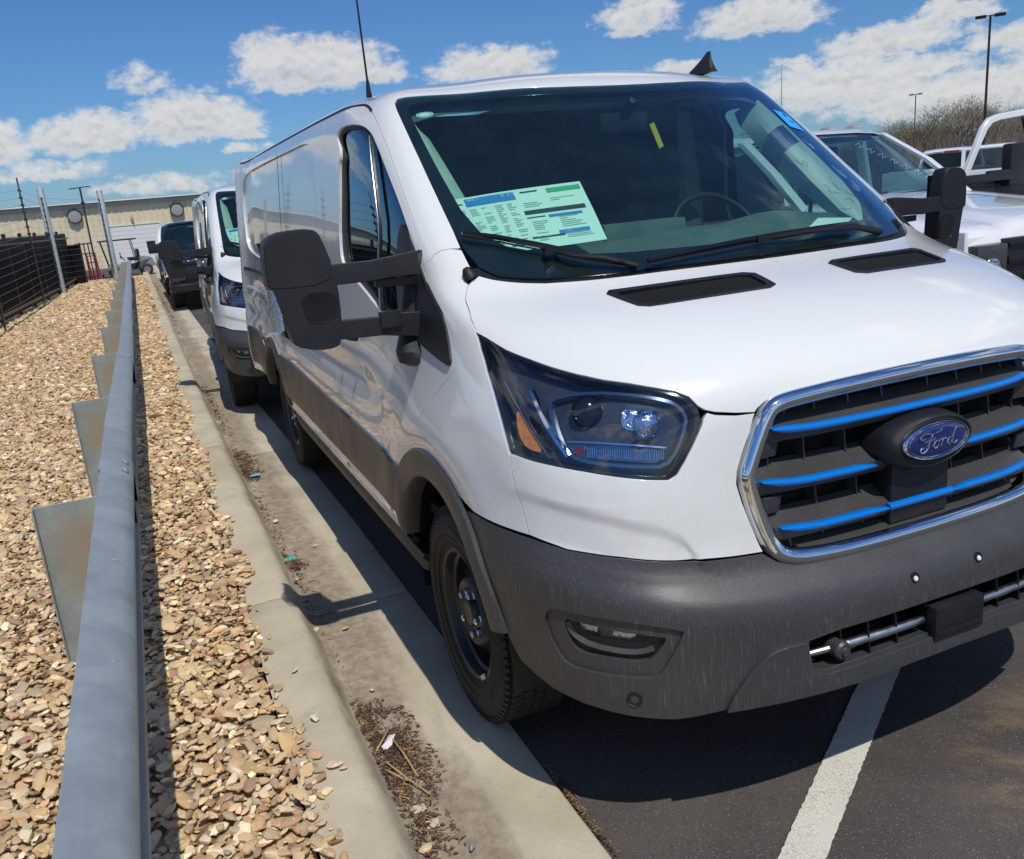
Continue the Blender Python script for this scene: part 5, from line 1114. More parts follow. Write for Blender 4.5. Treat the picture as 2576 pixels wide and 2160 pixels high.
mb = MB(); mb.box((.166, 1.50, 1.81), (.022, .004, .10), R=Matrix.Rotation(radians(-24), 3, 'Y')); mb.build('yellow_tag', 'yellow_tag', VAN)
# wipers
def wiper(path, arm, lift=.012):
    w = MB(); P = [Vector(p) for p in path]; w.tube([p+Vector((0, -.006, .004)) for p in P], .0028, 6)
    r_ = []
    for i, p in enumerate(P):
        k = .35+.65*sin(pi*(i+.3)/(len(P)-.4)); r_.append([p+Vector((0, -.009, .008)), p+Vector((0, -.013, .010+.006*k)), p+Vector((0, -.006, .016+.010*k)), p+Vector((0, .004, .010))])
    w.loft(r_); b = w.build('wiper', 'gloss_black', VAN)
    a = MB(); A = [Vector(p) for p in arm]; a.tube(A, [.006, .007, .009, .012][:len(A)], 8); a.box(A[0], (.05, .02, .02)); a.build('wiper_arm', 'black_plastic', b)
    return b
wl = [S3(u, v, .008, -1) for u, v in resample(smooth_line([(5.50, 13.30), (4.62, 13.17), (4.03, 12.99), (3.6, 12.86), (3.27, 12.73), (2.76, 12.45), (2.34, 12.2)], False, 1), .2, False)]
wiper(wl, [S3(3.42, 12.78, .022, -1), S3(3.1, 12.55, .03, -1), S3(2.6, 12.38, .03, -1), S3(2.1, 12.2, .008, -1)])
wr = [S3(abs(u), v, .008, 1 if u > 0 else -1) for u, v in resample(smooth_line([(-1.95, 12.16), (-1.3, 12.24), (-.6, 12.33), (.0, 12.40), (.8, 12.45), (1.6, 12.50), (2.2, 12.52)], False, 1), .2, False)]
wiper(wr, [S3(.1, 12.42, .022, 1), S3(1.0, 12.40, .03, 1), S3(2.0, 12.36, .03, 1), S3(2.9, 12.3, .008, 1)])
# roof fin and rod aerial
mb = MB(); r_ = []
for k, (y, h, w) in enumerate(((2.02, .0, .02), (2.06, .028, .03), (2.12, .055, .028), (2.155, .075, .014), (2.18, .075, .010), (2.19, .03, .02), (2.20, .0, .024))): r_.append([Vector((-w, y, 2.095)), Vector((-w*.6, y, 2.10+h*.6)), Vector((0, y, 2.10+h+.003)), Vector((w*.6, y, 2.10+h*.6)), Vector((w, y, 2.095))])
mb.loft(r_); mb.build('roof_fin', 'mirror_plastic', VAN, loc=(.62, 3.95, -.033)).rotation_euler = (0, 0, pi)
mb = MB(); mb.tube([(-.800, 2.00, 2.045), (-.800, 2.00, 2.075), (-.80, 2.00, 2.11)], [.012, .009, .005], 10); mb.tube([(-.80, 2.0, 2.10), (-.808, 2.0, 2.78)], [.0042, .0028], 6); mb.build('aerial', 'black_plastic', VAN)
# window stickers
def sheet(name, mat, quad, parent, off=0, th=.0006):
    a, b, c, d = [Vector(p) for p in quad]; n_ = (b-a).cross(d-a).normalized(); o = n_*off
    return mesh_obj(name, [p+o for p in (a, b, c, d)]+[p+o-n_*th for p in (a, b, c, d)], [(0, 1, 2, 3), (7, 6, 5, 4), (0, 4, 5, 1), (1, 5, 6, 2), (2, 6, 7, 3), (3, 7, 4, 0)], mat, parent, False)
GO = -.016
qa, qb, qc, qd = S3(5.12, 14.14, GO, -1), S3(2.0, 14.2, GO, -1), S3(2.2, 13.08, GO, -1), S3(5.25, 13.0, GO, -1)
def stp(x, y, off=.0016):
    """point on the price sheet, following the glass; x 0..1 left to right, y 0..1 top to bottom"""
    u = (5.12+(2.0-5.12)*x)*(1-y)+(5.25+(2.2-5.25)*x)*y; v = (14.14+.06*x)*(1-y)+(13.0+.08*x)*y
    return S3(u, v, GO+off, -1)
def stick_grid(name, x0, x1, y0, y1, mat, parent, off=.0016):
    nx = max(1, int(round((x1-x0)/.08))); V = []; F = []
    for j in (0, 1):
        for i in range(nx+1): V.append(stp(x0+(x1-x0)*i/nx, (y0, y1)[j], off))
    return V, [(i, i+1, nx+2+i, nx+1+i) for i in range(nx)]
V_, F_ = stick_grid('', 0, 1, 0, .5, None, None, 0); V2, F2 = stick_grid('', 0, 1, .5, 1, None, None, 0)
k = len(V_); ST = mesh_obj('price_sheet', V_+V2, F_+[tuple(i+k for i in f) for f in F2], 'paper', VAN, True)
ST['label'] = 'price sheet with blue heading and green band taped inside the windscreen'
rp_ = random.Random(3)
def print_part(mat, rects, nm='print'):
    V = []; F = []
    for x0, x1, y0, y1 in rects:
        a, b = stick_grid('', x0, x1, y0, y1, None, None); k = len(V); V += a; F += [tuple(i+k for i in f) for f in b]
    return mesh_obj(nm, V, F, mat, ST, True)
print_part('print_blue', [(.12, .555, .035, .16), (.37, .525, .875, .915), (.72, .93, .47, .51), (.74, .93, .74, .80)], 'blue_heading')
print_part('print_green', [(.78, .985, .05, .12)], 'green_band')
print_part('print_dark', [(.57, .965, .365, .43), (.57, .70, .475, .49), (.545, .77, .80, .825), (.60, .72, .055, .075), (.03, .09, .10, .115)], 'dark_band')
tl = []
for j in range(22):
    y = .21+j*.031
    if y > .95: break
    for x0, x1 in ((.04, .10), (.13, .22), (.25, .34), (.37, .44), (.47, .545)):
        if rp_.random() < .72: tl.append((x0, x0+(x1-x0)*rp_.uniform(.4, 1), y, y+.011))
    if y > .5 or y < .33:
        if rp_.random() < .85: tl.append((.59, .59+rp_.uniform(.06, .13), y, y+.009))
        if rp_.random() < .85: tl.append((.78, .78+rp_.uniform(.05, .17), y, y+.009))
print_part('print_grey', tl, 'small_print')
def letters(word, x, y, w, h, white=None):
    """block capitals built from small bars, following the sheet"""
    G = {'F': 'l t m', 'O': 'l r t b', 'R': 'l t m r1 d', 'D': 'l r t b', 'T': 'c t', 'A': 'l r t m', 'N': 'l r e', 'S': 't m b l1 r2', 'I': 'c', '$': 't m b l1 r2 c', '5': 't m b l1 r2', '1': 'c', '0': 'l r t b', ' ': ''}
    R_ = []; t = w*.2; th = h*.16
    for ch in word:
        for g_ in G[ch].split():
            R_.append({'l': (x, x+t, y, y+h), 'r': (x+w-t, x+w, y, y+h), 't': (x, x+w, y, y+th), 'm': (x, x+w, y+h*.45, y+h*.45+th), 'b': (x, x+w, y+h-th, y+h), 'c': (x+w/2-t/2, x+w/2+t/2, y, y+h), 'r1': (x+w-t, x+w, y, y+h*.5), 'r2': (x+w-t, x+w, y+h*.5, y+h), 'l1': (x, x+t, y, y+h*.5), 'd': (x+w*.5, x+w*.8, y+h*.5, y+h), 'e': (x+w*.4, x+w*.6, y+h*.3, y+h*.7)}[g_])
        x += w*1.35
    return R_
V = []; F = []
for r_ in letters('TRANSIT', .135, .05, .013, .035)+letters('50 510', .45, .05, .013, .04):
    a, b = [stp(r_[0], r_[2], .003), stp(r_[1], r_[2], .003), stp(r_[1], r_[3], .003), stp(r_[0], r_[3], .003)], (0, 1, 2, 3); k = len(V); V += a; F.append(tuple(i+k for i in b))
mesh_obj('white_lettering', V, F, 'white_plastic', ST, False)
def patch(name, mat, pts, s, off=GO, parent=VAN):
    return mesh_obj(name, [S3(u, v, off, s) for u, v in pts], [tuple(range(len(pts)))], mat, parent, False)
mesh_obj('oval_sticker', [S3(4.62+.30*cos(a), 16.12+.11*sin(a), GO, -1) for a in np.linspace(0, 2*pi, 24, False)], [tuple(range(24))], 'paper', VAN, False)
V = [S3(4.62+.25*cos(a)*k, 16.12+.085*sin(a)*k, GO+.001, -1) for a in np.linspace(0, 2*pi, 24, False) for k in (1, .86)]
ov = mesh_obj('oval_outline', V, [(2*i, 2*i+1, (2*i+3) % 48, (2*i+2) % 48) for i in range(24)], 'print_blue', VAN, False)
BS = patch('blue_sticker', 'sticker_blue', [(4.12, 15.50), (4.55, 15.45), (4.98, 15.38), (4.94, 14.92), (4.50, 14.97), (4.02, 15.02)], 1, .0008)
patch('sticker_print', 'print_dark', [(4.54, 15.40), (4.76, 15.37), (4.74, 15.29), (4.52, 15.32)], 1, .0014, BS)
patch('sticker_print', 'print_dark', [(4.50, 15.20), (4.84, 15.16), (4.82, 15.13), (4.48, 15.17)], 1, .0014, BS)
sheet('paper_slip', 'paper', [(.36, .90, 1.435), (.50, 1.00, 1.462), (.62, .96, 1.452), (.48, .865, 1.425)][::-1], VAN, .006)
# chalk marks scrawled on the glass
mb = MB()
for pts in ([(4.3, 14.75), (4.36, 14.6), (4.42, 14.48), (4.5, 14.55), (4.48, 14.66), (4.4, 14.6)], [(4.35, 14.1), (4.42, 14.0), (4.3, 13.95), (4.4, 13.86), (4.5, 13.8)], [(4.6, 14.0), (4.55, 13.85), (4.65, 13.8)], [(4.45, 13.65), (4.6, 13.62), (4.62, 13.5)], [(4.72, 13.75), (4.78, 13.6), (4.85, 13.58)], [(4.2, 13.6), (4.3, 13.5), (4.42, 13.48)]):
    mb.tube([S3(u, v, -.010, 1) for u, v in smooth_line(pts, False, 2)], .0016, 4)
mb.build('chalk_mark', 'white_plastic', VAN)
# --- towing mirrors
def rr(poly, y, k=1.0, c=None):
    c = c or (sum(p[0] for p in poly)/len(poly), sum(p[1] for p in poly)/len(poly))
    return [Vector((c[0]+(x-c[0])*k, y, c[1]+(z-c[1])*k)) for x, z in poly]
for s in (-1, 1):
    mr = bpy.data.objects.new('wing_mirror', None); COL.objects.link(mr); mr.parent = VAN; mr.scale = (-s, 1, 1)   # built for the kerb side, mirrored by scale
    def mk(mb, nm, mat, bev=0.0): 
        if s > 0:
            mb.v = [((-v[0] if v[0] > -1.17 else 1.17+(-v[0]-1.17)*.72), (v[1] if v[0] > -1.17 or v[1] < 1.10 else 1.10+(v[1]-1.10)*.55), v[2]) for v in mb.v]
        return mb.build(nm, mat, mr, bevel=bev, seg=3)
    mr.scale = (1, 1, 1)
    up_ = smooth_line([(-1.410, 1.452), (-1.405, 1.55), (-1.395, 1.575), (-1.36, 1.592), (-1.30, 1.596), (-1.258, 1.594), (-1.240, 1.582), (-1.228, 1.545), (-1.212, 1.487), (-1.225, 1.43), (-1.40, 1.43)], True, 1)
    mb = MB(); mb.loft([rr(up_, 1.092, .93), rr(up_, 1.096, .975), rr(up_, 1.112, 1.0), rr(up_, 1.16, 1.01), rr(up_, 1.20, .96)]); mk(mb, 'mirror_head', 'mirror_plastic')
    lo_ = smooth_line([(-1.398, 1.475), (-1.392, 1.44), (-1.375, 1.37), (-1.360, 1.29), (-1.352, 1.262), (-1.29, 1.243), (-1.232, 1.244), (-1.216, 1.262), (-1.206, 1.33), (-1.206, 1.44), (-1.215, 1.475)], True, 1)
    mb = MB(); mb.loft([rr(lo_, 1.094, .955), rr(lo_, 1.098, .985), rr(lo_, 1.112, 1.0), rr(lo_, 1.20, .97)]); mk(mb, 'mirror_shroud', 'mirror_plastic')
    ins = smooth_line([(-1.322, 1.415), (-1.312, 1.34), (-1.296, 1.325), (-1.222, 1.324), (-1.214, 1.34), (-1.216, 1.415)], True, 1)
    mb = MB(); mb.loft([rr(ins, 1.0925, .96), rr(ins, 1.0915, .985), rr(ins, 1.11, 1.0)]); mk(mb, 'mirror_inset', 'black_plastic')
    mb = MB(); mb.prism([(-1.400, 1.565), (-1.235, 1.57), (-1.222, 1.27), (-1.372, 1.26)], 1.231, 1.236, lambda a, b, h: Vector((a, h, b))); mk(mb, 'mirror_glass', 'chrome')
    mb = MB(); mb.loft([[Vector((x, y, z)) for x, y, z in ((-1.384, 1.125, za), (-1.408, 1.135, za), (-1.418-.008*t, 1.19, za), (-1.40, 1.225, za), (-1.38, 1.225, za))] for t, za in ((0, 1.445), (1, 1.40), (1, 1.34), (.3, 1.305))]); mk(mb, 'marker_lamp', 'mirror_lamp_glass', .003)
    mb = MB(); mb.loft([[Vector((x, y, z)) for x, y, z in ((-1.372, 1.14, za), (-1.395, 1.145, za), (-1.400, 1.19, za), (-1.375, 1.21, za))] for za in (1.435, 1.31)]); mk(mb, 'marker_reflector', 'lamp_reflector')
    # upper arm, tapering outwards, with the step where it telescopes
    def arm(pts, nm, bev=.008):
        a = MB(); rings = []
        for x, y, z0, z1, d in pts: rings.append([Vector((x, y-d/2, z0)), Vector((x, y+d/2, z0+.003)), Vector((x, y+d/2, z1-.004)), Vector((x, y-d/2, z1))])
        a.loft(rings); mk(a, nm, 'mirror_plastic', bev)
    arm([(-1.34, 1.13, 1.440, 1.482, .04), (-1.21, 1.12, 1.428, 1.490, .055), (-1.10, 1.115, 1.428, 1.490, .055), (-1.03, 1.11, 1.432, 1.497, .055), (-.955, 1.11, 1.43, 1.505, .05)], 'upper_arm')
    arm([(-1.09, 1.12, 1.405, 1.428, .03), (-.95, 1.12, 1.40, 1.43, .03)], 'upper_link', .004)
    arm([(-1.30, 1.13, 1.270, 1.322, .04), (-1.21, 1.12, 1.266, 1.325, .05), (-1.09, 1.118, 1.262, 1.320, .05), (-1.02, 1.115, 1.25, 1.325, .05), (-.96, 1.11, 1.24, 1.32, .05)], 'lower_arm')
    arm([(-1.095, 1.095, 1.286, 1.336, .03), (-1.03, 1.095, 1.282, 1.336, .03)], 'arm_sleeve', .003)
    sail = smooth_line([(8.37, 13.55), (8.36, 12.9), (8.43, 12.0), (8.50, 11.0), (8.50, 9.6), (8.46, 8.86), (8.62, 8.86), (9.2, 9.25), (9.75, 9.8), (9.86, 10.4), (9.80, 11.2), (9.55, 12.2), (9.15, 13.0), (8.8, 13.35)], True, 1)
    panel('mirror_sail', sail, 'mirror_plastic', mr, side=s, off=.008, gap=0, lip=.02)
    pod_ = MB(); rings = []
    for z, y, ry, dx in ((1.150, 1.135, .030, .020), (1.165, 1.13, .055, .050), (1.20, 1.135, .060, .062), (1.235, 1.15, .050, .052), (1.27, 1.165, .038, .040), (1.33, 1.17, .034, .040), (1.40, 1.17, .034, .038), (1.455, 1.165, .034, .034), (1.485, 1.16, .028, .020), (1.50, 1.155, .016, .004)):
        xb = float(skin(*[np.array(t) for t in side_uv(y, min(z, 1.5))])[0])
        rings.append([Vector((-(xb-.012+(dx+.012)*max(0, cos(a))), y+ry*sin(a), z)) for a in np.linspace(-pi/2-.2, pi/2+.2, 14)])
    pod_.loft(rings); mk(pod_, 'mirror_pod', 'mirror_plastic')
# --- wheels
def make_wheel():
    w = bpy.data.objects.new('wheel', None); COL.objects.link(w); w.parent = VAN
    R_ = .352; mb = MB()                          # outer face looks towards -x
    mb.lathe([(.206, -.088), (.222, -.100), (.240, -.108), (.262, -.114), (.285, -.117), (.305, -.115), (.322, -.108), (.334, -.098), (R_-.004, -.086), (R_, -.07), (R_, .07), (.334, .098), (.285, .117), (.206, .09)], (0, 0, 0), 'X', 72)
    ty = mb.build('tyre', 'tyre_rubber', w, angle=25)
    tb = MB(); r0 = random.Random(5)
    for k in range(76):
        a = 2*pi*k/76
        for j, (x0, wd) in enumerate(((-.076, .030), (-.036, .030), (0, .026), (.036, .030), (.076, .030))):
            aa = a+(.5 if j % 2 else 0)*2*pi/76+.012*j; q = Matrix.Rotation(aa, 3, 'X')@Matrix.Rotation(.16*(1 if j < 2 else -1 if j > 2 else 0), 3, 'Z')
            tb.box(Matrix.Rotation(aa, 3, 'X')@Vector((x0, 0, R_+.001-.0015*(j in (0, 4)))), (wd, .0235, .010), R=q)
        q = Matrix.Rotation(a, 3, 'X'); tb.box(q@Vector((-.098, 0, R_-.012)), (.014, .017, .018), R=q@Matrix.Rotation(.55, 3, 'Y'))
    t_ = tb.build('tread', 'tyre_rubber', ty); t_['kind'] = 'stuff'
    mb = MB()
    for r_, x_ in ((.262, -.1155), (.300, -.1165), (.235, -.108)): mb.lathe([(r_-.002, x_+.001), (r_, x_-.0012), (r_+.002, x_+.001)], (0, 0, 0), 'X', 64)
    mb.build('sidewall_rib', 'tyre_rubber', ty)
    mb = MB()
    for k in range(26):
        a = 1.2+.045*k+(.12 if k % 7 == 6 else 0); q = Matrix.Rotation(a, 3, 'X'); mb.box(q@Vector((-.1175, 0, .281)), (.002, .007+.003*(k % 3), .014-.004*(k % 2)), R=q)
    mb.build('sidewall_lettering', 'tyre_rubber', ty)
    mb = MB(); mb.lathe([(.214, -.094), (.218, -.098), (.212, -.101), (.204, -.098), (.200, -.088), (.196, -.070), (.186, -.062), (.183, -.02), (.178, .0), (.176, .09)], (0, 0, 0), 'X', 64)
    rm = mb.build('rim', 'steel_rim', w)
    mb = MB(); mb.lathe([(.178, -.012), (.172, -.028), (.160, -.036), (.145, -.040), (.130, -.050), (.118, -.066), (.112, -.078), (.104, -.084), (.094, -.080), (.080, -.068), (.060, -.062), (.046, -.062)], (0, 0, 0), 'X', 64)
    mb.lathe([(.046, -.062), (.044, -.085), (.040, -.090), (.032, -.092), (.020, -.089), (0, -.088)], (0, 0, 0), 'X', 32)
    dk = mb.build('disc', 'steel_rim', w)
    for k in range(5):
        a = 2*pi*k/5+.3; q = Matrix.Rotation(a, 3, 'X'); mb = MB(); mb.lathe([(.0, -.102), (.008, -.102), (.0115, -.098), (.0118, -.085), (.015, -.080), (.017, -.066)], (0, 0, 0), 'X', 6); mb.v = [tuple(Vector(v)+q@Vector((.006, 0, .070))) for v in mb.v]; mb.build('wheel_nut', 'chrome' if k % 2 else 'dull_metal', w, smooth=False)
    mb = MB()
    for k in range(10):
        a = 2*pi*(k+.5)/10; q = Matrix.Rotation(a, 3, 'X'); mb.box(q@Vector((-.0400, 0, .150)), (.006, .030, .018), R=q@Matrix.Rotation(-.15, 3, 'Y'))
    mb.build('hand_hole', 'void_black', w, bevel=.002)
    mb = MB(); mb.box(Matrix.Rotation(2.5, 3, 'X')@Vector((-.103, 0, .206)), (.004, .05, .016), R=Matrix.Rotation(2.5, 3, 'X')); mb.build('balance_weight', 'dull_metal', w)
    mb = MB(); mb.lathe([(.0, .02), (.15, .02), (.16, .03), (.16, .05), (0, .05)], (0, 0, 0), 'X', 32); mb.build('brake', 'void_black', w)
    return w
WH = make_wheel(); WH.location = (-.868, .965, .350)
for x, y in ((-.868, 4.30), (.868, .965), (.868, 4.30)):
    w = copy_tree(WH, VAN); w.location = (x, y, .350)
    if x > 0: w.rotation_euler = (0, 0, pi)
mb = MB(); mb.tube([(-.8, 4.3, .35), (.8, 4.3, .35)], .05, 10); mb.tube([(-.8, .965, .33), (.8, .965, .33)], .03, 8); mb.build('axle', 'void_black', VAN)
# ------------------------------------------------------------------ second and third vehicles of the row
V2 = copy_tree(VAN); V2.location = (-.185, 6.10, -.105); V2.rotation_euler = (0, 0, radians(-2.6))
V2['label'] = 'second white panel van, right behind the nearest one, only its kerb side half showing'
for ch in list(V2.children):
    if ch.name.startswith('aerial'): bpy.data.objects.remove(ch)
simple('black_paint', (.006, .007, .012), .12, coat=1.0); simple('truck_white', (.78, .80, .82), .22, coat=1.0)
simple('truck_chrome', (.7, .72, .74), .12, 1.0); simple('truck_black', (.012, .012, .014), .4); glass_mat('truck_glass', (.30, .42, .42), 0, 1.55, (.6, .78, 1.0), .02)
simple('clearance_lens', (.55, .5, .45), .1, .3, coat=1); simple('tail_lens', (.35, .01, .015), .15, coat=1); simple('interior_dark', (.02, .03, .03), .8)
def wheel_simple(parent, x, y, z, r=.40, w=.28):
    mb = MB(); mb.lathe([(.25, -w/2+.01), (r-.05, -w/2), (r, -w/2+.04), (r, w/2-.04), (r-.05, w/2), (.25, w/2-.01)], (0, 0, 0), 'X', 36); t = mb.build('tyre', 'tyre_rubber', parent, loc=(x, y, z))
    mb = MB(); mb.lathe([(.25, -w/2+.03), (.24, -w/2+.02), (.22, -w/2+.05), (.12, -w/2+.02), (.05, -w/2), (0, -w/2)], (0, 0, 0), 'X', 30); mb.lathe([(0, w/2), (.05, w/2), (.12, w/2-.02), (.22, w/2-.05), (.24, w/2-.02), (.25, w/2-.03)], (0, 0, 0), 'X', 30); mb.build('rim', 'truck_chrome', t)
def pickup(name, label, paint, loc, rz=0, lights=False, group=None, HZ=1.0, mirrors=True, tow=False, wide=1.0):
    """front at y = 0, facing -y"""
    t = thing(name, label, 'pickup truck', loc, (0, 0, rz), group); h = HZ
    cb = lambda y, zf: zf
    # bonnet: raised centre with a shallow power bulge and rounded edges
    rings = []
    for y, zt_, w in ((-.02, 1.02, .96), (.0, 1.10, .965), (.04, 1.145, .965), (.14, 1.175, .965), (.5, 1.225, .97), (.9, 1.27, .975), (1.3, 1.315, .98), (1.62, 1.345, .98)):
        pr = [(w, zt_-.42), (w+.02, zt_-.20), (w, zt_-.08), (w-.05, zt_-.025), (w-.14, zt_-.006), (.66, zt_+.004), (.60, zt_-.006), (.52, zt_-.004), (.44, zt_+.022), (.36, zt_+.028), (0, zt_+.034)]
        rings.append([Vector((x, y, z*h)) for x, z in pr]+[Vector((-x, y, z*h)) for x, z in pr[::-1][1:]])
    mb = MB(); mb.loft(rings, False, False); mb.build('bonnet', paint, t, angle=60)
    # lower body and bed
    mb = MB(); mb.loft([[Vector((x, y, z*h)) for x, z in ((-.98, .55), (-1.0, .80), (-1.0, 1.0), (-.98, 1.24), (.98, 1.24), (1.0, 1.0), (1.0, .80), (.98, .55))] for y in (1.55, 3.9)]); mb.build('cab_body', paint, t, bevel=.02)
    mb = MB()
    for x in (-.97, .97): mb.loft([[Vector((x+dx, y, z*h)) for dx, z in ((-.04, .60), (-.04, 1.34), (.04, 1.34), (.04, .60))] for y in (3.95, 5.95)])
    mb.box((0, 5.93, .97*h), (1.9, .06, .72*h)); mb.box((0, 3.97, .97*h), (1.9, .04, .72*h)); mb.box((0, 4.9, .68*h), (1.9, 2.0, .06)); mb.build('bed', paint, t, bevel=.012)
    for s in (-1, 1):
        mb = MB(); mb.box((s*.93, 5.955, 1.08*h), (.14, .05, .40*h)); mb.build('tail_lamp', 'tail_lens', t, bevel=.01)
        mb = MB(); rings = []
        for i in range(13):
            a = pi*i/12; rings.append([Vector((s*x, .98-.52*cos(a), .42+.50*sin(a)*1.0+dz)) for x, dz in ((1.01, 0), (1.01, .05), (.90, .05), (.90, 0))])
        mb.loft(rings); mb.build('arch_lip', paint, t)
        mb = MB(); mb.box((s*.80, .25, .86*h), (.36, .5, .5)); mb.build('front_wing', paint, t, bevel=.03)
        mb = MB(); mb.box((s*.99, .78, .98*h), (.03, 1.62, .34)); mb.build('wing_side', paint, t, bevel=.01)
    # nose: frame, bars, lamps, bumper
    mb = MB(); mb.box((0, -.01, .86*h), (1.30, .10, .44)); mb.build('grille', 'truck_black', t, bevel=.01)
    for z in (1.045, .94, .84, .73):
        mb = MB(); mb.box((0, -.065, z*h), (1.30, .03, .035 if z > 1 else .05)); mb.build('grille_bar', 'truck_black', t, bevel=.008)
    for s in (-1, 1):
        mb = MB(); mb.box((s*.80, -.02, .88*h), (.28, .12, .36)); l_ = mb.build('headlamp', 'lamp_bowl', t, bevel=.03)
        mb = MB(); mb.lathe([(0, -.09), (.07, -.085), (.09, -.06)], (s*.80, 0, .90*h), 'Y', 20); mb.build('lamp_lens', 'lamp_reflector', l_)
    mb = MB(); mb.loft([[Vector((x, y+.10*(abs(x)/1.0)**2, z*h)) for y, z in ((-.12, .40), (-.20, .45), (-.20, .58), (-.14, .63), (0, .63), (0, .40))] for x in np.linspace(-1.0, 1.0, 13)]); mb.build('bumper', 'truck_black' if paint != 'truck_white' else 'truck_chrome', t, angle=50)
    for s in (-1, 1):
        mb = MB(); mb.lathe([(0, -.10), (.05, -.10), (.07, -.13), (.075, -.08)], (s*.78, 0, .52*h), 'Y', 18); mb.build('fog_lamp', 'dull_metal', t)
    # cab: roof, pillars, glass
    ZB, ZR = 1.33*h, 1.95*h
    roof = []
    for y, z, w in ((2.42, ZR-.055, .76), (2.50, ZR-.018, .78), (2.75, ZR, .79), (3.4, ZR, .79), (3.75, ZR-.03, .78), (3.86, ZR-.09, .76)):
        pr = [(w+.01, z-.075), (w, z-.03), (w-.07, z-.004), (.45, z+.014), (0, z+.02)]; roof.append([Vector((x, y, q)) for x, q in pr]+[Vector((-x, y, q)) for x, q in pr[::-1][1:]])
    mb = MB(); mb.loft(roof, False, False); mb.loft([[v-Vector((0, 0, .035)) for v in r] for r in roof], False, False); mb.build('roof', paint, t, angle=60)
    for s in (-1, 1):
        mb = MB(); mb.loft([[Vector((s*(x+dx), y+dy, z)) for dx, dy in ((-.045, -.01), (.035, .0), (.03, .09), (-.035, .06))] for x, y, z in ((.925, 1.52, ZB-.03), (.88, 1.95, ZB+.29*h), (.80, 2.42, ZR-.06))]); mb.build('pillar', paint, t, bevel=.008)
        for y0 in (2.72, 3.80): mb = MB(); mb.loft([[Vector((s*(x+dx), y+dy, z)) for dx, dy in ((-.03, -.05), (.02, -.05), (.02, .05), (-.03, .05))] for x, y, z in ((.95, y0, ZB-.1), (.80, y0, ZR-.05))]); mb.build('pillar', paint, t)
        mb = MB(); mb.add([Vector((s*x, y, z)) for x, y, z in ((.95, 1.68, ZB-.08), (.95, 2.70, ZB-.08), (.80, 2.70, ZR-.09), (.80, 2.45, ZR-.09))]+[Vector((s*x, y, z)) for x, y, z in ((.95, 2.75, ZB-.08), (.95, 3.78, ZB-.08), (.80, 3.78, ZR-.09), (.80, 2.75, ZR-.09))], [(0, 1, 2, 3), (4, 5, 6, 7)]); mb.build('side_window', 'truck_glass', t, smooth=False)
        mb = MB()
        if tow: mb.box((s*1.80, 1.80, 1.50*h), (.24, .10, .38)); mb.box((s*1.33, 1.76, 1.405*h), (.74, .05, .075)); mb.box((s*1.55, 1.77, 1.44*h), (.30, .05, .05))
        else: mb.box((s*1.13, 1.98, 1.38*h), (.24, .10, .20)); mb.box((s*1.0, 1.98, 1.30*h), (.12, .04, .05))
        mb.build('wing_mirror', 'truck_black', t, bevel=.03)
    ws = []
    for i in range(13):
        x = -.87+1.74*i/12; k = (x/.87)**2; ws.append([Vector((x, 1.46+.16*k, ZB-.005-.02*k)), Vector((x*.945, 1.92+.12*k, ZB+.29*h)), Vector((x*.885, 2.38+.07*k, ZR-.055-.015*k))])
    mb = MB(); mb.loft(ws, False, False); mb.build('windscreen', 'windscreen_glass', t, angle=80)
    mb = MB(); mb.loft([[v+Vector((0, .012, -.012)) for v in (r[1]*.35+r[2]*.65 if False else r[2]-(r[2]-r[1])*.16, r[2])] for r in ws], False, False); mb.build('tint_band', 'gloss_black', t)
    mb = MB(); mb.loft([[Vector((x, 1.34+.14*(x/.9)**2, ZB-.015)), Vector((x, 1.52+.16*(x/.9)**2, ZB-.01))] for x in np.linspace(-.88, .88, 9)], False, False); mb.build('scuttle', 'truck_black', t)
    for x0, x1 in ((-.55, -.02), (.02, .62)):
        mb = MB(); mb.tube([(x0, 1.50, ZB+.03), ((x0+x1)/2, 1.50, ZB+.035), (x1, 1.56, ZB+.05)], .009, 6); mb.build('wiper', 'truck_black', t)
    mb = MB(); mb.add([Vector((x, 3.84+.01*(z < 1.6), z)) for x, z in ((-.84, ZB-.05), (.84, ZB-.05), (.74, ZR-.14), (-.74, ZR-.14))], [(0, 1, 2, 3)]); mb.build('rear_window', 'gloss_black', t, smooth=False)
    mb = MB(); mb.box((0, 3.87, ZR-.085), (.42, .03, .05)); mb.build('brake_lamp', 'tail_lens', t, bevel=.006)
    mb = MB(); mb.box((0, 1.95, ZB-.06), (1.6, .7, .10)); mb.box((0, 3.0, ZB-.2), (1.7, 1.6, .1)); mb.build('dashboard', 'dash_plastic', t, bevel=.03)
    for x in (-.42, .42):
        mb = MB(); mb.box((x, 2.75, ZB+.05), (.46, .14, .55)); st_ = mb.build('seat', 'seat_cloth', t, bevel=.05); mb = MB(); mb.box((x, 2.78, ZB+.40), (.26, .10, .16)); mb.build('headrest', 'seat_cloth', st_, bevel=.04)
    mb = MB(); mb.box((0, 3.2, .62*h), (1.8, 5.3, .16)); mb.build('chassis', 'truck_black', t)
    for x in (-.84, .84):
        for y in (.98, 4.85): wheel_simple(t, x, y, .40)
    if lights:
        for x in (-.62, -.32, 0, .32, .62):
            mb = MB(); mb.loft([[Vector((x+a*k, 2.62+b*k*1.3, ZR+.012+z)) for a, b in ((-.045, -.05), (.045, -.05), (.05, .05), (-.05, .05))] for z, k in ((0, 1), (.012, .9), (.026, .55))]); mb.build('clearance_lamp', 'clearance_lens', t, bevel=.004)
    return t
def polar(azd, dist): return (CAM.x+dist*sin(radians(azd)), CAM.y+dist*cos(radians(azd)))
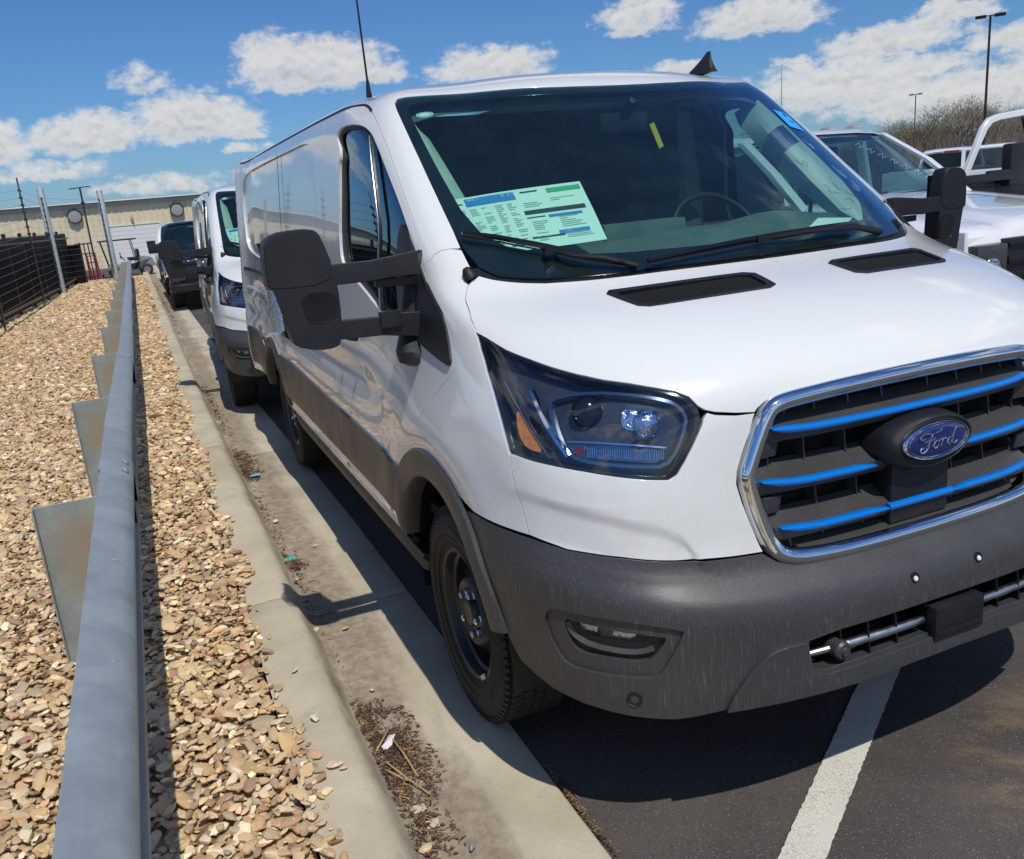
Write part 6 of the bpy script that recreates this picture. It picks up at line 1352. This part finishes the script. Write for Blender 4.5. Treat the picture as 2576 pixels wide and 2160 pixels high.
SD_ = pickup('pickup_truck', 'white heavy duty pickup with roof marker lamps, right beside the nearest van', 'truck_white', (4.15, 2.62, 0), 0, True, 'pickup trucks parked around the lot', 1.0, tow=True)
mb = MB()                                     # wash pen scrawl on its glass
for k in range(7):
    x = .34+.05*k; z = 1.80-.055*k*1.0; y = 1.98+.36-.09*k*1.0
    mb.tube([(x, y-.03, z), (x+.05, y-.035, z+.01), (x+.03, y-.06, z-.035), (x+.075, y-.055, z-.02)], .004, 4)
mb.build('pen_scrawl', 'white_plastic', SD_)
pickup('pickup_truck', 'black pickup parked behind the second van with dark grille and round fog lamp', 'black_paint', (-.20, 17.9, ground_z(0, 18)), 0, False, 'pickup trucks parked around the lot', .92)
pickup('pickup_truck', 'far white pickup whose kerb side shows behind the black pickup', 'truck_white', (-.12, 24.6, ground_z(0, 24)), 0, False, 'pickup trucks parked around the lot', .92)
pickup('pickup_truck', 'distant white pickup side on, framed in the window of the open truck door', 'truck_white', (23.6, 14.8, 0), radians(38), False, 'pickup trucks parked around the lot', .92)
x_, y_ = polar(49.35, 35.5); pickup('pickup_truck', 'distant white pickup seen from behind, dark rear window under a red brake lamp', 'truck_white', (x_, y_, 0), radians(131), False, 'pickup trucks parked around the lot', .925)
# truck at the picture's edge with its door standing open
T3 = pickup('pickup_truck', 'white pickup at the right edge with its door standing open', 'truck_white', (6.30, 3.0, 0), radians(-60), False, 'pickup trucks parked around the lot', 1.0)
DO = bpy.data.objects.new('open_door', None); COL.objects.link(DO); DO.parent = T3; DO.location = (-1.02, 1.45, 0); DO.rotation_euler = (0, 0, radians(60)); DO['label'] = 'door swung wide open'
outer = [(-1.62, 1.30), (-1.58, 1.40), (-1.42, 1.70), (-1.34, 1.86), (-1.26, 1.935), (-1.15, 1.965), (-.75, 2.0), (-.50, 2.0), (-.42, 1.9), (-.25, 1.35), (-.25, 1.30)]
inner = [(-1.55, 1.33), (-1.50, 1.42), (-1.35, 1.71), (-1.28, 1.83), (-1.22, 1.885), (-1.12, 1.91), (-.80, 1.935), (-.70, 1.90), (-.64, 1.80), (-.50, 1.40), (-.50, 1.33)]
def frame2(o_, i_, y0, y1, mat, nm, par):
    n_ = len(o_); V = [Vector((x, y, z)) for y in (y0, y1) for x, z in o_]+[Vector((x, y, z)) for y in (y0, y1) for x, z in i_]; F = []
    for k in range(n_):
        a, b = k, (k+1) % n_; F += [(a, b, 2*n_+b, 2*n_+a), (n_+a, 3*n_+a, 3*n_+b, n_+b), (a, n_+a, n_+b, b), (2*n_+a, 2*n_+b, 3*n_+b, 3*n_+a)]
    mb = MB(); mb.add(V, F); return mb.build(nm, mat, par, bevel=.006, seg=1)
frame2(outer, inner, -.03, .02, 'truck_white', 'door_frame', DO)
mb = MB(); mb.box((-.95, 0, .90), (1.36, .08, .80)); mb.build('door_skin', 'truck_white', DO, bevel=.03)
mb = MB(); mb.box((-.95, -.055, 1.02), (1.30, .05, .68)); mb.box((-.92, -.06, 1.35), (1.22, .05, .07)); mb.build('door_trim', 'truck_black', DO, bevel=.02)
mb = MB(); mb.loft([[Vector((x+d, y, z)) for d, y in ((-.10, -.045), (.16, -.045), (.16, -.02), (-.10, -.02))] for x, z in ((-.52, 1.34), (-.60, 1.60), (-.74, 1.92))]); mb.build('door_pillar', 'truck_black', DO, bevel=.004)
mb = MB(); mb.box((-.42, -.10, 1.52), (.22, .12, .34)); mb.build('wing_mirror', 'truck_black', DO, bevel=.03)

# ------------------------------------------------------------------ lamp posts and masts
simple('post_dark', (.02, .02, .022), .5); simple('post_grey', (.42, .47, .49), .55, .3, var=.15); simple('wire', (.35, .37, .38), .5, .5); simple('insulator', (.015, .018, .03), .4)
def polar(azd, dist): return (CAM.x+dist*sin(radians(azd)), CAM.y+dist*cos(radians(azd)))
def lamp_post(azd, dist, hgt, label, one=False):
    x, y = polar(azd, dist); t = thing('lamp_post', label, 'lamp post', (x, y, ground_z(x, y)), (0, 0, radians(-azd)), 'lamp posts over the car park')
    mb = MB(); mb.tube([(0, 0, .0), (0, 0, .7)], .30, 12); mb.build('footing', 'concrete', t)
    mb = MB(); mb.loft([[Vector((a*w, b*w, z)) for a, b in ((-1, -1), (1, -1), (1, 1), (-1, 1))] for z, w in ((.7, .085), (hgt, .065))]); mb.build('pole', 'post_dark', t)
    for s in (-1, 1):
        mb = MB(); mb.loft([[Vector((s*x, y_, hgt+z)) for y_, z in ((-.22, -.12), (-.24, .03), (.24, .03), (.22, -.12))] for x in (.22, .84)]); mb.bar((0, 0, hgt-.03), (s*.25, 0, hgt-.03), .06); h_ = mb.build('lamp_head', 'post_dark', t, bevel=.01)
    return t
lamp_post(50.95, 66, 9.7, 'tallest black twin head lamp post, above the open truck door')
lamp_post(47.42, 140, 10.0, 'black twin head lamp post left of the tallest one')
lamp_post(48.62, 225, 9.95, 'thin distant lamp post in front of the trees')
lamp_post(47.85, 320, 9.6, 'smallest lamp post, barely clear of the tree tops')
x, y = polar(40.12, 46); t = thing('radio_mast', 'hair thin radio mast rising behind the roof of the nearest van', 'mast', (x, y, 0)); mb = MB(); mb.tube([(0, 0, 0), (0, 0, 5), (0, 0, 6.42)], [.03, .022, .012], 8); mb.build('pole', 'post_grey', t); mb = MB(); mb.box((0, 0, .05), (.3, .3, .1)); mb.build('base_plate', 'post_grey', t)

# ------------------------------------------------------------------ warehouse
m, n, o = new_mat('ribbed_metal'); c = n.n('ShaderNodeTexCoord').outputs['Object']
f = n.noise(n.mapping(c, (3, 3, .4)), 1.0, 5, .6); pbsdf(n, o, n.mix(n.ramp(f, .3, .7), (.68, .60, .42), (.76, .68, .50)), .55, .1)
simple('trim_white', (.68, .67, .62), .5, var=.1); simple('door_white', (.70, .71, .72), .5, var=.05)
simple('vent_mesh', (.40, .41, .42), .5, .5, var=.2, scale=40)
BY = 47.0; gB = ground_z(0, BY)
WHS = thing('warehouse', 'low cream metal warehouse with white roller door and round wall vents', 'warehouse', (0, BY, gB))
HB = 3.18
def wall_run(x0, x1, z0, z1, nm='wall_cladding', y=0.0):
    mb = MB(); P_ = []; x = x0
    while x < x1-1e-6:
        for dx, dy in ((0, 0), (.20, 0), (.225, -.03), (.275, -.03), (.30, 0)):
            if x+dx <= x1: P_.append((x+dx, y+dy))
        x += .30
    P_.append((x1, y)); P_ = sorted(set(P_)); V = [(a, b, z) for z in (z0, z1) for a, b in P_]; n_ = len(P_); mb.add(V, [(i, i+1, n_+i+1, n_+i) for i in range(n_-1)]); return mb.build(nm, 'ribbed_metal', WHS, smooth=False)
wall_run(-30, -2.68, 0, HB); wall_run(-.30, 30, 0, HB); wall_run(-2.68, -.30, 1.98, HB, y=.0)
mb = MB(); mb.box((0, 9, HB/2), (60, 17.8, HB-.05)); mb.build('building_mass', 'ribbed_metal', WHS)
mb = MB(); mb.box((0, -.06, HB-.09), (60.3, .10, .19)); mb.build('fascia', 'print_grey', WHS)
mb = MB(); mb.prism([(-.35, HB+.02), (-.12, HB-.01), (-.12, HB+.05), (9, HB+.16), (18, HB+.05), (18, HB-.02)], -30.2, 30.2, lambda a, b, h: Vector((h, a, b))); mb.build('roof', 'trim_white', WHS)
mb = MB(); mb.box((0, -.16, HB+.03), (60.4, .10, .07)); mb.build('gutter', 'trim_white', WHS)
mb = MB(); mb.box((-1.49, -.045, .0), (0.01, 0.01, .01))
RD = MB()
for k in range(9): RD.box((-1.49, -.052+.0, .11+.215*k), (2.34, .03, .205))
RD.build('roller_door', 'door_white', WHS, bevel=.006, seg=1)
mb = MB(); mb.box((-1.49, -.04, 1.0), (2.36, .01, 1.95)); mb.build('door_backing', 'print_grey', WHS)
for s in (-1, 1): mb = MB(); mb.box((-1.49+s*1.20, -.06, .99), (.06, .06, 1.98)); mb.build('door_jamb', 'trim_white', WHS)
mb = MB(); mb.box((-1.49, -.06, 2.0), (2.46, .06, .05)); mb.build('door_head', 'trim_white', WHS)
for x, z in ((-4.10, 2.63), (.62, 2.55)):
    mb = MB(); mb.lathe([(.29, -.02), (.29, -.20), (.31, -.24), (.335, -.24), (.34, -.10), (.34, -.0)], (x, 0, z), 'Y', 32); v_ = mb.build('round_vent', 'post_dark', WHS)
    mb = MB(); mb.lathe([(0, -.20), (.18, -.198), (.30, -.19)], (x, 0, z), 'Y', 28); mb.build('vent_cover', 'vent_mesh', v_)
mb = MB(); mb.box((-1.55, -.12, 2.34), (.14, .20, .20)); mb.bar((-1.55, -.1, 2.24), (-1.50, -.25, 2.12), .04); mb.build('wall_lamp', 'post_grey', WHS, bevel=.01)
for x in (-20, -12.5, 8.2): mb = MB(); mb.box((x, -.10, HB/2), (.09, .09, HB)); mb.build('downpipe', 'trim_white', WHS)
t = tag(MB().tube([(0, 0, 0), (0, 0, .62)], .07, 12).build('bollard', 'post_grey', loc=(-.60, 45.6, ground_z(0, 45))), 'slim grey bollard guarding the right side of the roller door', 'bollard')

# ------------------------------------------------------------------ security fence
simple('fence_black', (.014, .014, .015), .45, var=.2); simple('fence_rail', (.12, .11, .10), .5); simple('screen_black', (.004, .0045, .005), .8, var=.5, scale=3, spec=.2)
FP = [(-4.75, 8.2), (-4.66, 11.0), (-4.57, 13.6), (-4.48, 16.1), (-4.40, 18.5), (-4.29, 20.6), (-4.18, 22.6), (-4.06, 24.8), (-3.95, 27.1), (-3.86, 29.4), (-3.78, 31.7)]
FN = thing('security_fence', 'black picket fence backed with dark screen along the left of the gravel', 'fence')
for (x0, y0), (x1, y1) in zip(FP, FP[1:]):
    g0, g1 = ground_z(x0, y0)+.1, ground_z(x1, y1)+.1; a = Vector((x0, y0, g0)); b = Vector((x1, y1, g1)); d = b-a
    mb = MB(); mb.bar(a+Vector((-.05, 0, .93)), b+Vector((-.05, 0, .93)), .012, 1.42); mb.build('screen', 'screen_black', FN)
    mb = MB(); mb.bar(a+Vector((.06, 0, .20)), b+Vector((.06, 0, .20)), .045, .045); mb.build('rail', 'fence_rail', FN)
    mb = MB(); mb.bar(a+Vector((.06, 0, 1.56)), b+Vector((.06, 0, 1.56)), .045, .045); mb.build('rail', 'fence_rail', FN)
    mb = MB(); mb.box((0, 0, .84), (.07, .07, 1.80)); mb.lathe([(.05, 1.74), (.05, 1.77), (0, 1.80)], (0, 0, 0), 'Z', 8); mb.build('fence_post', 'fence_black', FN, loc=a)
    for k in range(1, 20):
        if k == 1:
            pm = MB(); pm.box((.02, 0, .88), (.018, .018, 1.58)); pm.loft([[Vector((.02+i*w, j*w, z)) for i, j in ((-1, -1), (1, -1), (1, 1), (-1, 1))] for z, w in ((1.67, .009), (1.73, .001))]); po = pm.build('picket', 'fence_black', FN, loc=a+d*k/20)
        else:
            q_ = po.copy(); COL.objects.link(q_); q_.location = a+d*k/20
# electric fence standing in front: thin steel uprights, insulators and wires
EF = thing('electric_fence', 'tall electric fence of thin uprights and many wires in front of the black pickets', 'fence')
EP = [(-4.30, 7.0, 2.55), (-4.22, 11.8, 2.7), (-4.13, 16.55, 2.75), (-3.95, 22.4, 3.05), (-3.88, 27.24, 3.02), (-2.44, 30.7, 2.98)]
for i, (x, y, h_) in enumerate(EP):
    g = ground_z(x, y)+.09
    if i >= 4:
        mb = MB(); mb.lathe([(0, 0), (.10, 0), (.095, h_-.02), (.085, h_), (0, h_)], (0, 0, 0), 'Z', 16); mb.build('steel_post', 'post_grey', EF, loc=(x, y, g))
    else: mb = MB(); mb.tube([(0, 0, 0), (0, 0, h_)], .020, 8); mb.build('upright', 'fence_rail', EF, loc=(x, y, g))
def wires(a, b, za, zb, n_=15):
    d = Vector((b[0]-a[0], b[1]-a[1], 0)).normalized()
    for k in range(n_):
        t_ = .12+.86*(k+.5)/n_; A = Vector((a[0], a[1], ground_z(*a[:2])+.09+za*t_)); B_ = Vector((b[0], b[1], ground_z(*b[:2])+.09+zb*t_))
        mb = MB(); mb.tube([A, (A+B_)/2-Vector((0, 0, .015)), B_], .0035, 4, False); mb.build('wire', 'wire', EF)
    mb = MB()
    for P_, z_ in ((a, za), (b, zb)):
        for k in range(n_):
            t_ = .12+.86*(k+.5)/n_; s_ = 1 if P_ is a else -1; c_ = Vector((P_[0], P_[1], ground_z(*P_[:2])+.09+z_*t_))+d*s_*.13; mb.box(c_, (.045, .07, .045))
    mb.build('insulator_column', 'insulator', EF)['kind'] = 'stuff'
for a, b in zip(EP, EP[1:]): wires(a, b, a[2]-.15, b[2]-.15)
# small dark mesh gate and frames beyond the corner
GT = thing('mesh_gate', 'narrow black mesh gate leaf standing where the gravel ends', 'gate', (-3.62, 31.75, ground_z(-3.6, 31.7)+.1))
for nm, b_, m_ in (('gate_leaf', ((0, 0, .66), (.40, .03, 1.26)), 'screen_black'), ('gate_frame', ((-.22, 0, .68), (.05, .06, 1.40)), 'fence_black'), ('gate_frame', ((.22, 0, .68), (.05, .06, 1.40)), 'fence_black'), ('gate_rail', ((0, -.02, 1.30), (.44, .05, .05)), 'fence_black')):
    mb = MB(); mb.box(*b_); mb.build(nm, m_, GT)
FR = thing('black_frame', 'open black steel frame behind the mesh gate, beside the red barrow', 'steel frame', (-3.25, 34.2, ground_z(-3.2, 34)))
for x in (-.42, -.28, -.14, 0, .12): mb = MB(); mb.bar((x, 0, 0), (x, 0, 1.42), .04); mb.build('upright', 'fence_black', FR)
for z in (1.40, 1.05, .2): mb = MB(); mb.bar((-.45, 0, z), (.15, 0, z), .04); mb.build('crossbar', 'fence_black', FR)
RT = thing('hand_trolley', 'red steel hand trolley leaning near the end of the gravel', 'trolley', (-3.28, 36.9, ground_z(-3.2, 37)))
simple('red_paint', (.45, .02, .03), .4)
for x in (-.16, .14): mb = MB(); mb.bar((x, .12, 0), (x-.05, -.15, 1.02), .05); mb.build('side_bar', 'red_paint', RT)
for z in (.15, .4, .65, .9): mb = MB(); mb.bar((-.16-.04*z, .12-.25*z, z), (.14-.04*z, .12-.25*z, z), .04); mb.build('rung', 'red_paint', RT)
mb = MB(); mb.box((0, -.02, .03), (.42, .25, .03)); mb.build('toe_plate', 'red_paint', RT)
for s in (-1, 1): mb = MB(); mb.lathe([(0, -.03), (.10, -.03), (.12, -.02), (.12, .02), (.10, .03), (0, .03)], (s*.24, .12, .12), 'X', 18); mb.build('wheel', 'truck_black', RT)
# golf cart side on
GC = thing('golf_cart', 'grey golf cart with a dark roof parked in front of the roller door', 'golf cart', (-1.95, 36.0, ground_z(-1.9, 36)), (0, 0, radians(4)))
simple('cart_grey', (.22, .25, .27), .4)
mb = MB(); mb.loft([[Vector((x, y, z)) for x, z in ((-.85, .32), (-.80, .52), (-.25, .46), (-.15, .30), (.25, .30), (.30, .58), (.45, .72), (.78, .66), (.86, .36), (.6, .26), (-.6, .26))] for y in (-.45, .45)]); mb.build('cart_body', 'cart_grey', GC, bevel=.03)
mb = MB(); mb.box((-.35, 0, 1.41), (1.35, 1.0, .045)); mb.build('cart_roof', 'truck_black', GC, bevel=.015)
for x0, x1 in ((.12, .22), (-.95, -.80)):
    for s in (-1, 1): mb = MB(); mb.bar((x1, s*.42, .5), (x0, s*.42, 1.40), .03); mb.build('strut', 'truck_black', GC)
mb = MB(); mb.box((.12, 0, .66), (.40, .8, .12)); mb.box((.30, 0, .86), (.10, .8, .32)); mb.build('bench_seat', 'truck_black', GC, bevel=.03)
for x in (-.62, .52):
    for s in (-1, 1):
        mb = MB(); mb.lathe([(0, -.07), (.13, -.07), (.20, -.06), (.22, -.03), (.22, .03), (.20, .06), (.13, .07), (0, .07)], (x, s*.42, .22), 'Y', 24); w_ = mb.build('wheel', 'tyre_rubber', GC); mb = MB(); mb.lathe([(0, -.078), (.12, -.076)], (x, s*.42, .22), 'Y', 18); mb.build('hub_cap', 'dull_metal', w_)
mb = MB(); mb.tube([(-.20, -.15, .62), (-.32, -.15, .80)], .02, 8); mb.lathe([(.13, .0), (.145, .01), (.145, .02)], (-.34, -.15, .82), 'X', 18); mb.build('steering_wheel', 'truck_black', GC)
# power pole behind the fence
x, y = -3.35, 40.0; PP = thing('power_pole', 'thin dark pole with a crossarm in front of the warehouse', 'pole', (x, y, ground_z(x, y))); mb = MB(); mb.tube([(0, 0, 0), (0, 0, 3.62)], .035, 8); mb.build('pole', 'post_dark', PP); mb = MB(); mb.bar((-.42, 0, 3.60), (.42, 0, 3.66), .04); mb.build('crossarm', 'post_dark', PP); mb = MB(); mb.box((0, 0, 3.0), (.16, .12, .10)); mb.build('junction_box', 'post_dark', PP)

# ------------------------------------------------------------------ trees along the far edge of the lot
simple('bark', (.21, .17, .135), .9, var=.3, scale=6); simple('twig', (.27, .22, .18), .9, var=.3, scale=4)
simple('bud_green', (.17, .20, .05), .8, var=.35, scale=2); simple('bud_brown', (.22, .18, .09), .8, var=.3, scale=2)
def tree_proto(seed, leafy, H=6.6):
    r = random.Random(seed); tr_ = MB(); tw = MB(); lf = MB()
    def grow(p, d, L, rad, lev):
        pts = [p]; n_ = 3
        for i in range(n_):
            d = (d+Vector((r.uniform(-.22, .22), r.uniform(-.22, .22), r.uniform(-.02, .22)))).normalized(); pts.append(pts[-1]+d*L/n_)
        (tr_ if lev < 2 else tw).tube(pts, [rad*(1-.2*i) for i in range(n_+1)], 5 if lev < 2 else 3, False)
        if lev < 4:
            for k in range({0: 7, 1: 5, 2: 4, 3: 3}[lev]):
                t_ = r.uniform(.3, 1.0); i = min(n_-1, int(t_*n_)); q_ = pts[i]+(pts[i+1]-pts[i])*(t_*n_-i); a = r.uniform(0, 2*pi); o_ = Vector((cos(a), sin(a), 0)); nd = (d*.75+o_*.75+Vector((0, 0, .25))).normalized(); grow(q_, nd, L*r.uniform(.5, .72), rad*.50, lev+1)
        elif True:
            for k in range(leafy):
                c_ = pts[-1]+Vector((r.gauss(0, .16), r.gauss(0, .16), r.gauss(0, .14))); s_ = r.uniform(.03, .075); a, b = Vector((r.gauss(0, 1), r.gauss(0, 1), r.gauss(0, 1))).normalized()*s_, Vector((r.gauss(0, 1), r.gauss(0, 1), r.gauss(0, 1))).normalized()*s_
                lf.add([c_-a, c_+b, c_+a], [(0, 1, 2)])
    grow(Vector((0, 0, 0)), Vector((r.uniform(-.08, .08), 0, 1)), H*.52, .10, 0)
    return tr_, tw, lf
protos = []
for sd_, lf_, nm in ((1, 5, 'bud_green'), (2, 2, 'bud_brown'), (3, 6, 'bud_green'), (4, 1, 'bud_brown')):
    a, b, c_ = tree_proto(sd_, lf_); t = bpy.data.objects.new('tree', None); COL.objects.link(t)
    a.build('trunk', 'bark', t, smooth=False); b.build('twigs', 'twig', t, smooth=False)['kind'] = 'stuff'; c_.build('crown', nm, t, smooth=False)['kind'] = 'stuff'; protos.append(t)
kinds = ['budding tree with yellow green haze of new leaf', 'bare brown tree with fine upright twigs', 'greener budding tree with a full crown', 'bare grey tree with sparse branches']
rt = random.Random(21); azs = []
a_ = 43.8
while a_ < 56.5: azs.append(a_); a_ += rt.uniform(.20, .36)
first = set()
for i, a_ in enumerate(azs):
    k = rt.choice((0, 1, 1, 2, 3, 3)); src = protos[k]
    t = src if k not in first else copy_tree(src); first.add(k)
    d_ = rt.uniform(104, 128); x, y = polar(a_, d_); t.location = (x, y, -.1); t.rotation_euler = (0, 0, rt.uniform(0, 6.28))
    env = .86+.20*max(0, 1-abs(a_-50.3)/2.2)-.25*max(0, 1-(a_-45.6)/1.2 if a_ > 45.6 else 1); s_ = env*rt.uniform(.85, 1.12)*1.10; t.scale = (s_*1.2, s_*1.2, s_)
    t['category'] = 'tree'; t['group'] = 'trees along the far side of the lot'; t['label'] = kinds[k]
m, n, o = new_mat('brush'); c = n.n('ShaderNodeTexCoord').outputs['Object']; f = n.noise(n.mapping(c, (1, 1, .5)), 1.4, 6, .75)
pbsdf(n, o, n.mix(n.ramp(f, .35, .65), (.15, .115, .08), (.27, .21, .14)), .95, 0, 0, (f, 1.0, .5), .2)
rb = random.Random(8); V = []; F = []; na = 120
for j in range(7):
    for i in range(na+1):
        a_ = 38+32*i/na; d_ = 100+j*6; x, y = polar(a_, d_); V.append((x, y, -.4+(1.75*sin(pi*min(1, j/4.0)/2))*(1+.25*sin(i*.7)+.15*sin(i*2.3+j))+rb.uniform(-.12, .2)))
for j in range(6):
    for i in range(na): q_ = j*(na+1)+i; F.append((q_, q_+1, q_+na+2, q_+na+1))
ob = mesh_obj('brush_bank', V, F, 'brush', None, False); ob['kind'] = 'structure'
# wild twigs filling the bank
tw = MB()
for i in range(6500):
    a_ = rb.uniform(42, 58); d_ = rb.uniform(103, 124); x, y = polar(a_, d_); h_ = rb.uniform(.8, 3.8); dx, dy = rb.gauss(0, .35), rb.gauss(0, .35); p0 = Vector((x, y, .3)); p1 = Vector((x+dx, y+dy, 1.0+h_)); w_ = Vector((cos(radians(a_)), -sin(radians(a_)), 0))*rb.uniform(.018, .04); tw.add([p0-w_, p0+w_, p1], [(0, 1, 2)])
tw.build('undergrowth', 'twig', smooth=False)['kind'] = 'stuff'

# ------------------------------------------------------------------ small things on the ground
def smooth_pts(P): return [Vector(P[0]), (Vector(P[0])+Vector(P[1])*2)/3, Vector(P[1]), (Vector(P[2])+Vector(P[1])*2)/3, Vector(P[2])]
def on_ground(x, y, h=.006): return ground_z(x, y)+h
def stray(x, y, size, col, label):
    k = rs.randint(0, len(HI)); v, f = HI[k]; me = bpy.data.meshes.new('pebble'); me.from_pydata((v*size).tolist(), [], f.tolist())
    mm = 'pebble_%d' % (int(col[0]*1000)); 
    if mm not in MATS: simple(mm, col, .75, var=.25, scale=60)
    me.materials.append(MATS[mm]); ob = bpy.data.objects.new('pebble', me); COL.objects.link(ob); ob.location = (x, y, on_ground(x, y, .010)+size*.35); ob.rotation_euler = (0, 0, rs.uniform(0, 6)); tag(ob, label, 'pebble', 'stray pebbles on the concrete'); return ob

for x, y, s_, c_, l_ in ((-1.25, 1.24, .014, (.62, .48, .28), 'round yellow pebble alone on the gutter beside the front wheel'), (-1.23, 1.75, .016, (.55, .36, .15), 'orange pebble at the edge of the mirror shadow'),
        (-1.32, 3.69, .020, (.60, .50, .34), 'cream pebble by the kerb foot, first of a trail of three'), (-1.33, 3.52, .022, (.22, .10, .07), 'dark red brown pebble by the kerb foot'), (-1.32, 3.96, .016, (.62, .52, .38), 'tan pebble near the blue scrap'),
        (-1.34, 3.2, .014, (.70, .66, .58), 'small white pebble against the kerb'), (-1.29, 3.22, .022, (.72, .66, .54), 'long pale pebble beside a small white one'), (-1.17, 2.71, .016, (.60, .43, .18), 'yellow pebble in the middle of the gutter'),
        (-1.32, 2.35, .014, (.62, .46, .30), 'orange pebble below the leaf clump'), (-1.21, .36, .020, (.30, .30, .34), 'bluish pebble at the bottom of the gutter'), (-1.32, .41, .028, (.62, .50, .34), 'largest cream pebble at the foot of the kerb'),
        (-1.34, 1.79, .024, (.66, .50, .36), 'speckled pebble against the kerb in the mirror shadow')):
    stray(x, y, s_, c_, l_)
for x, y, s_, c_, l_ in ((-1.485, .979, .024, (.70, .63, .50), 'white stone sitting by itself on the kerb top'), (-1.477, .719, .024, (.66, .55, .44), 'pair of pale stones on the kerb top, larger one'), (-1.458, .694, .016, (.66, .52, .40), 'pair of pale stones on the kerb top, smaller one'), (-1.49, 1.313, .018, (.60, .45, .22), 'yellow stone that strayed onto the kerb top')):
    o = stray(x, y, s_, c_, l_); o.location.z += .118; o['group'] = 'stray stones on the kerb top'
rd = random.Random(17)
def litter_flat(name, mat, x, y, pts, h, label, cat='litter', crumple=.006):
    cx = Vector((x, y, on_ground(x, y, h))); V = [cx+Vector((a, b, rd.uniform(0, crumple))) for a, b in pts]+[cx+Vector((0, 0, crumple))]; n_ = len(pts); F = [(i, (i+1) % n_, n_) for i in range(n_)]
    V += [v-Vector((0, 0, .0012)) for v in V]; F += [tuple(q+n_+1 for q in f[::-1]) for f in F]
    o = mesh_obj(name, V, F, mat, None, False); tag(o, label, cat); return o
litter_flat('plastic_scrap', 'litter_teal', -1.315, 2.62, [(-.030, -.02), (.028, -.028), (.034, .02), (-.026, .03)], .010, 'crumpled teal plastic scrap in the gutter')
litter_flat('plastic_scrap', 'litter_blue', -1.275, 4.27, [(-.035, -.03), (.03, -.035), (.04, .02), (-.02, .04)], .014, 'light blue scrap lying among leaves by the kerb', crumple=.02)
litter_flat('paper_scrap', 'litter_white', -1.285, .905, [(-.020, -.035), (.006, -.02), (.030, .025), (.012, .035), (-.002, .012), (-.026, -.012)], .018, 'torn white paper caught in the straw and leaves', crumple=.012)
litter_flat('plastic_chip', 'litter_tan', -1.29, .58, [(-.022, -.018), (.020, -.020), (.022, .018), (-.020, .020)], .010, 'flat cream chip below the leaf pile', crumple=.001)
litter_flat('plastic_chip', 'litter_tan', -1.275, .50, [(-.018, -.012), (.016, -.018), (.022, .014), (-.012, .018)], .010, 'smaller cream chip nearest the bottom of the gutter', crumple=.001)
def clump(x0, x1, y0, y1, n_, seed, name='leaf_litter', straws=True, scale=1.0):
    r = random.Random(seed); mb = MB(); mats = ['leaf_brown', 'debris_dark', 'straw']
    for i in range(int(n_*1.5)):
        t = min(1, abs(r.gauss(0, .42))); yy = r.gauss(.5, .24)
        if not 0 < yy < 1 or t*1.0 > 1.15*(1-(2*yy-1)**2)**.5+.05: continue
        if mnoise.noise(Vector((yy*abs(y1-y0)*9+seed, t*4, 0))) < -.12 and r.random() < .8: continue
        x = x0+(x1-x0)*t; y = y0+(y1-y0)*yy; z = on_ground(x, y, .004)+r.uniform(0, .022)*(1-t); a = r.uniform(0, 2*pi); k = r.random()
        mb.cur = 0 if k < .3 else 1 if k < .86 else 2
        if k < .55:
            L = r.uniform(.004, .015)*scale; w = L*r.uniform(.25, .6); d = Vector((cos(a), sin(a), r.uniform(-.3, .4))); c_ = Vector((-sin(a), cos(a), r.uniform(-.4, .4))); p = Vector((x, y, z)); q = Vector((0, 0, L*.25))
            mb.add([p-d*L, p-c_*w+q, p+d*L, p+c_*w+q], [(0, 1, 2), (0, 2, 3)])
        else:
            L = r.uniform(.012, .045)*scale; p = Vector((x, y, z)); d = Vector((cos(a), sin(a), r.uniform(-.15, .15)))*L; mb.tube([p-d/2, p+Vector((r.uniform(-.004, .004), r.uniform(-.004, .004), .003)), p+d/2], r.uniform(.0007, .0018)*scale, 3, False)
    o = mb.build(name, None, None, smooth=False, mats=mats); o['kind'] = 'stuff'; return o
clump(-1.345, -1.17, .52, 1.22, 2300, 1, scale=.85); clump(-1.345, -1.22, .30, .62, 260, 2); clump(-1.34, -1.24, 2.44, 2.62, 220, 3)
clump(-1.34, -1.20, 4.1, 5.2, 900, 4, scale=1.2); clump(-1.34, -1.25, 5.2, 9.5, 600, 5, scale=1.2); clump(-1.34, -1.22, 10, 30, 600, 6, scale=1.5); clump(-1.34, -1.27, 1.2, 4.0, 260, 7)
clump(-.905, -.878, .0, .58, 420, 8, scale=.55)
for pts, l_ in (([(-1.35, .86, .012), (-1.31, .90, .03), (-1.27, .96, .028)], 'dry straw leaning on the torn paper'), ([(-1.27, .90, .03), (-1.26, .80, .03), (-1.25, .71, .012)], 'dry straw running down from the torn paper'), ([(-1.32, .80, .03), (-1.28, .70, .02), (-1.24, .615, .010)], 'longest yellow straw reaching out of the leaf pile'), ([(-1.335, .79, .02), (-1.30, .72, .022), (-1.27, .69, .012)], 'short bent straw under the longest one')):
    tag(MB().tube(smooth_pts(pts), .0028, 6).build('straw', 'straw'), l_, 'straw', 'dry straws in the gutter')
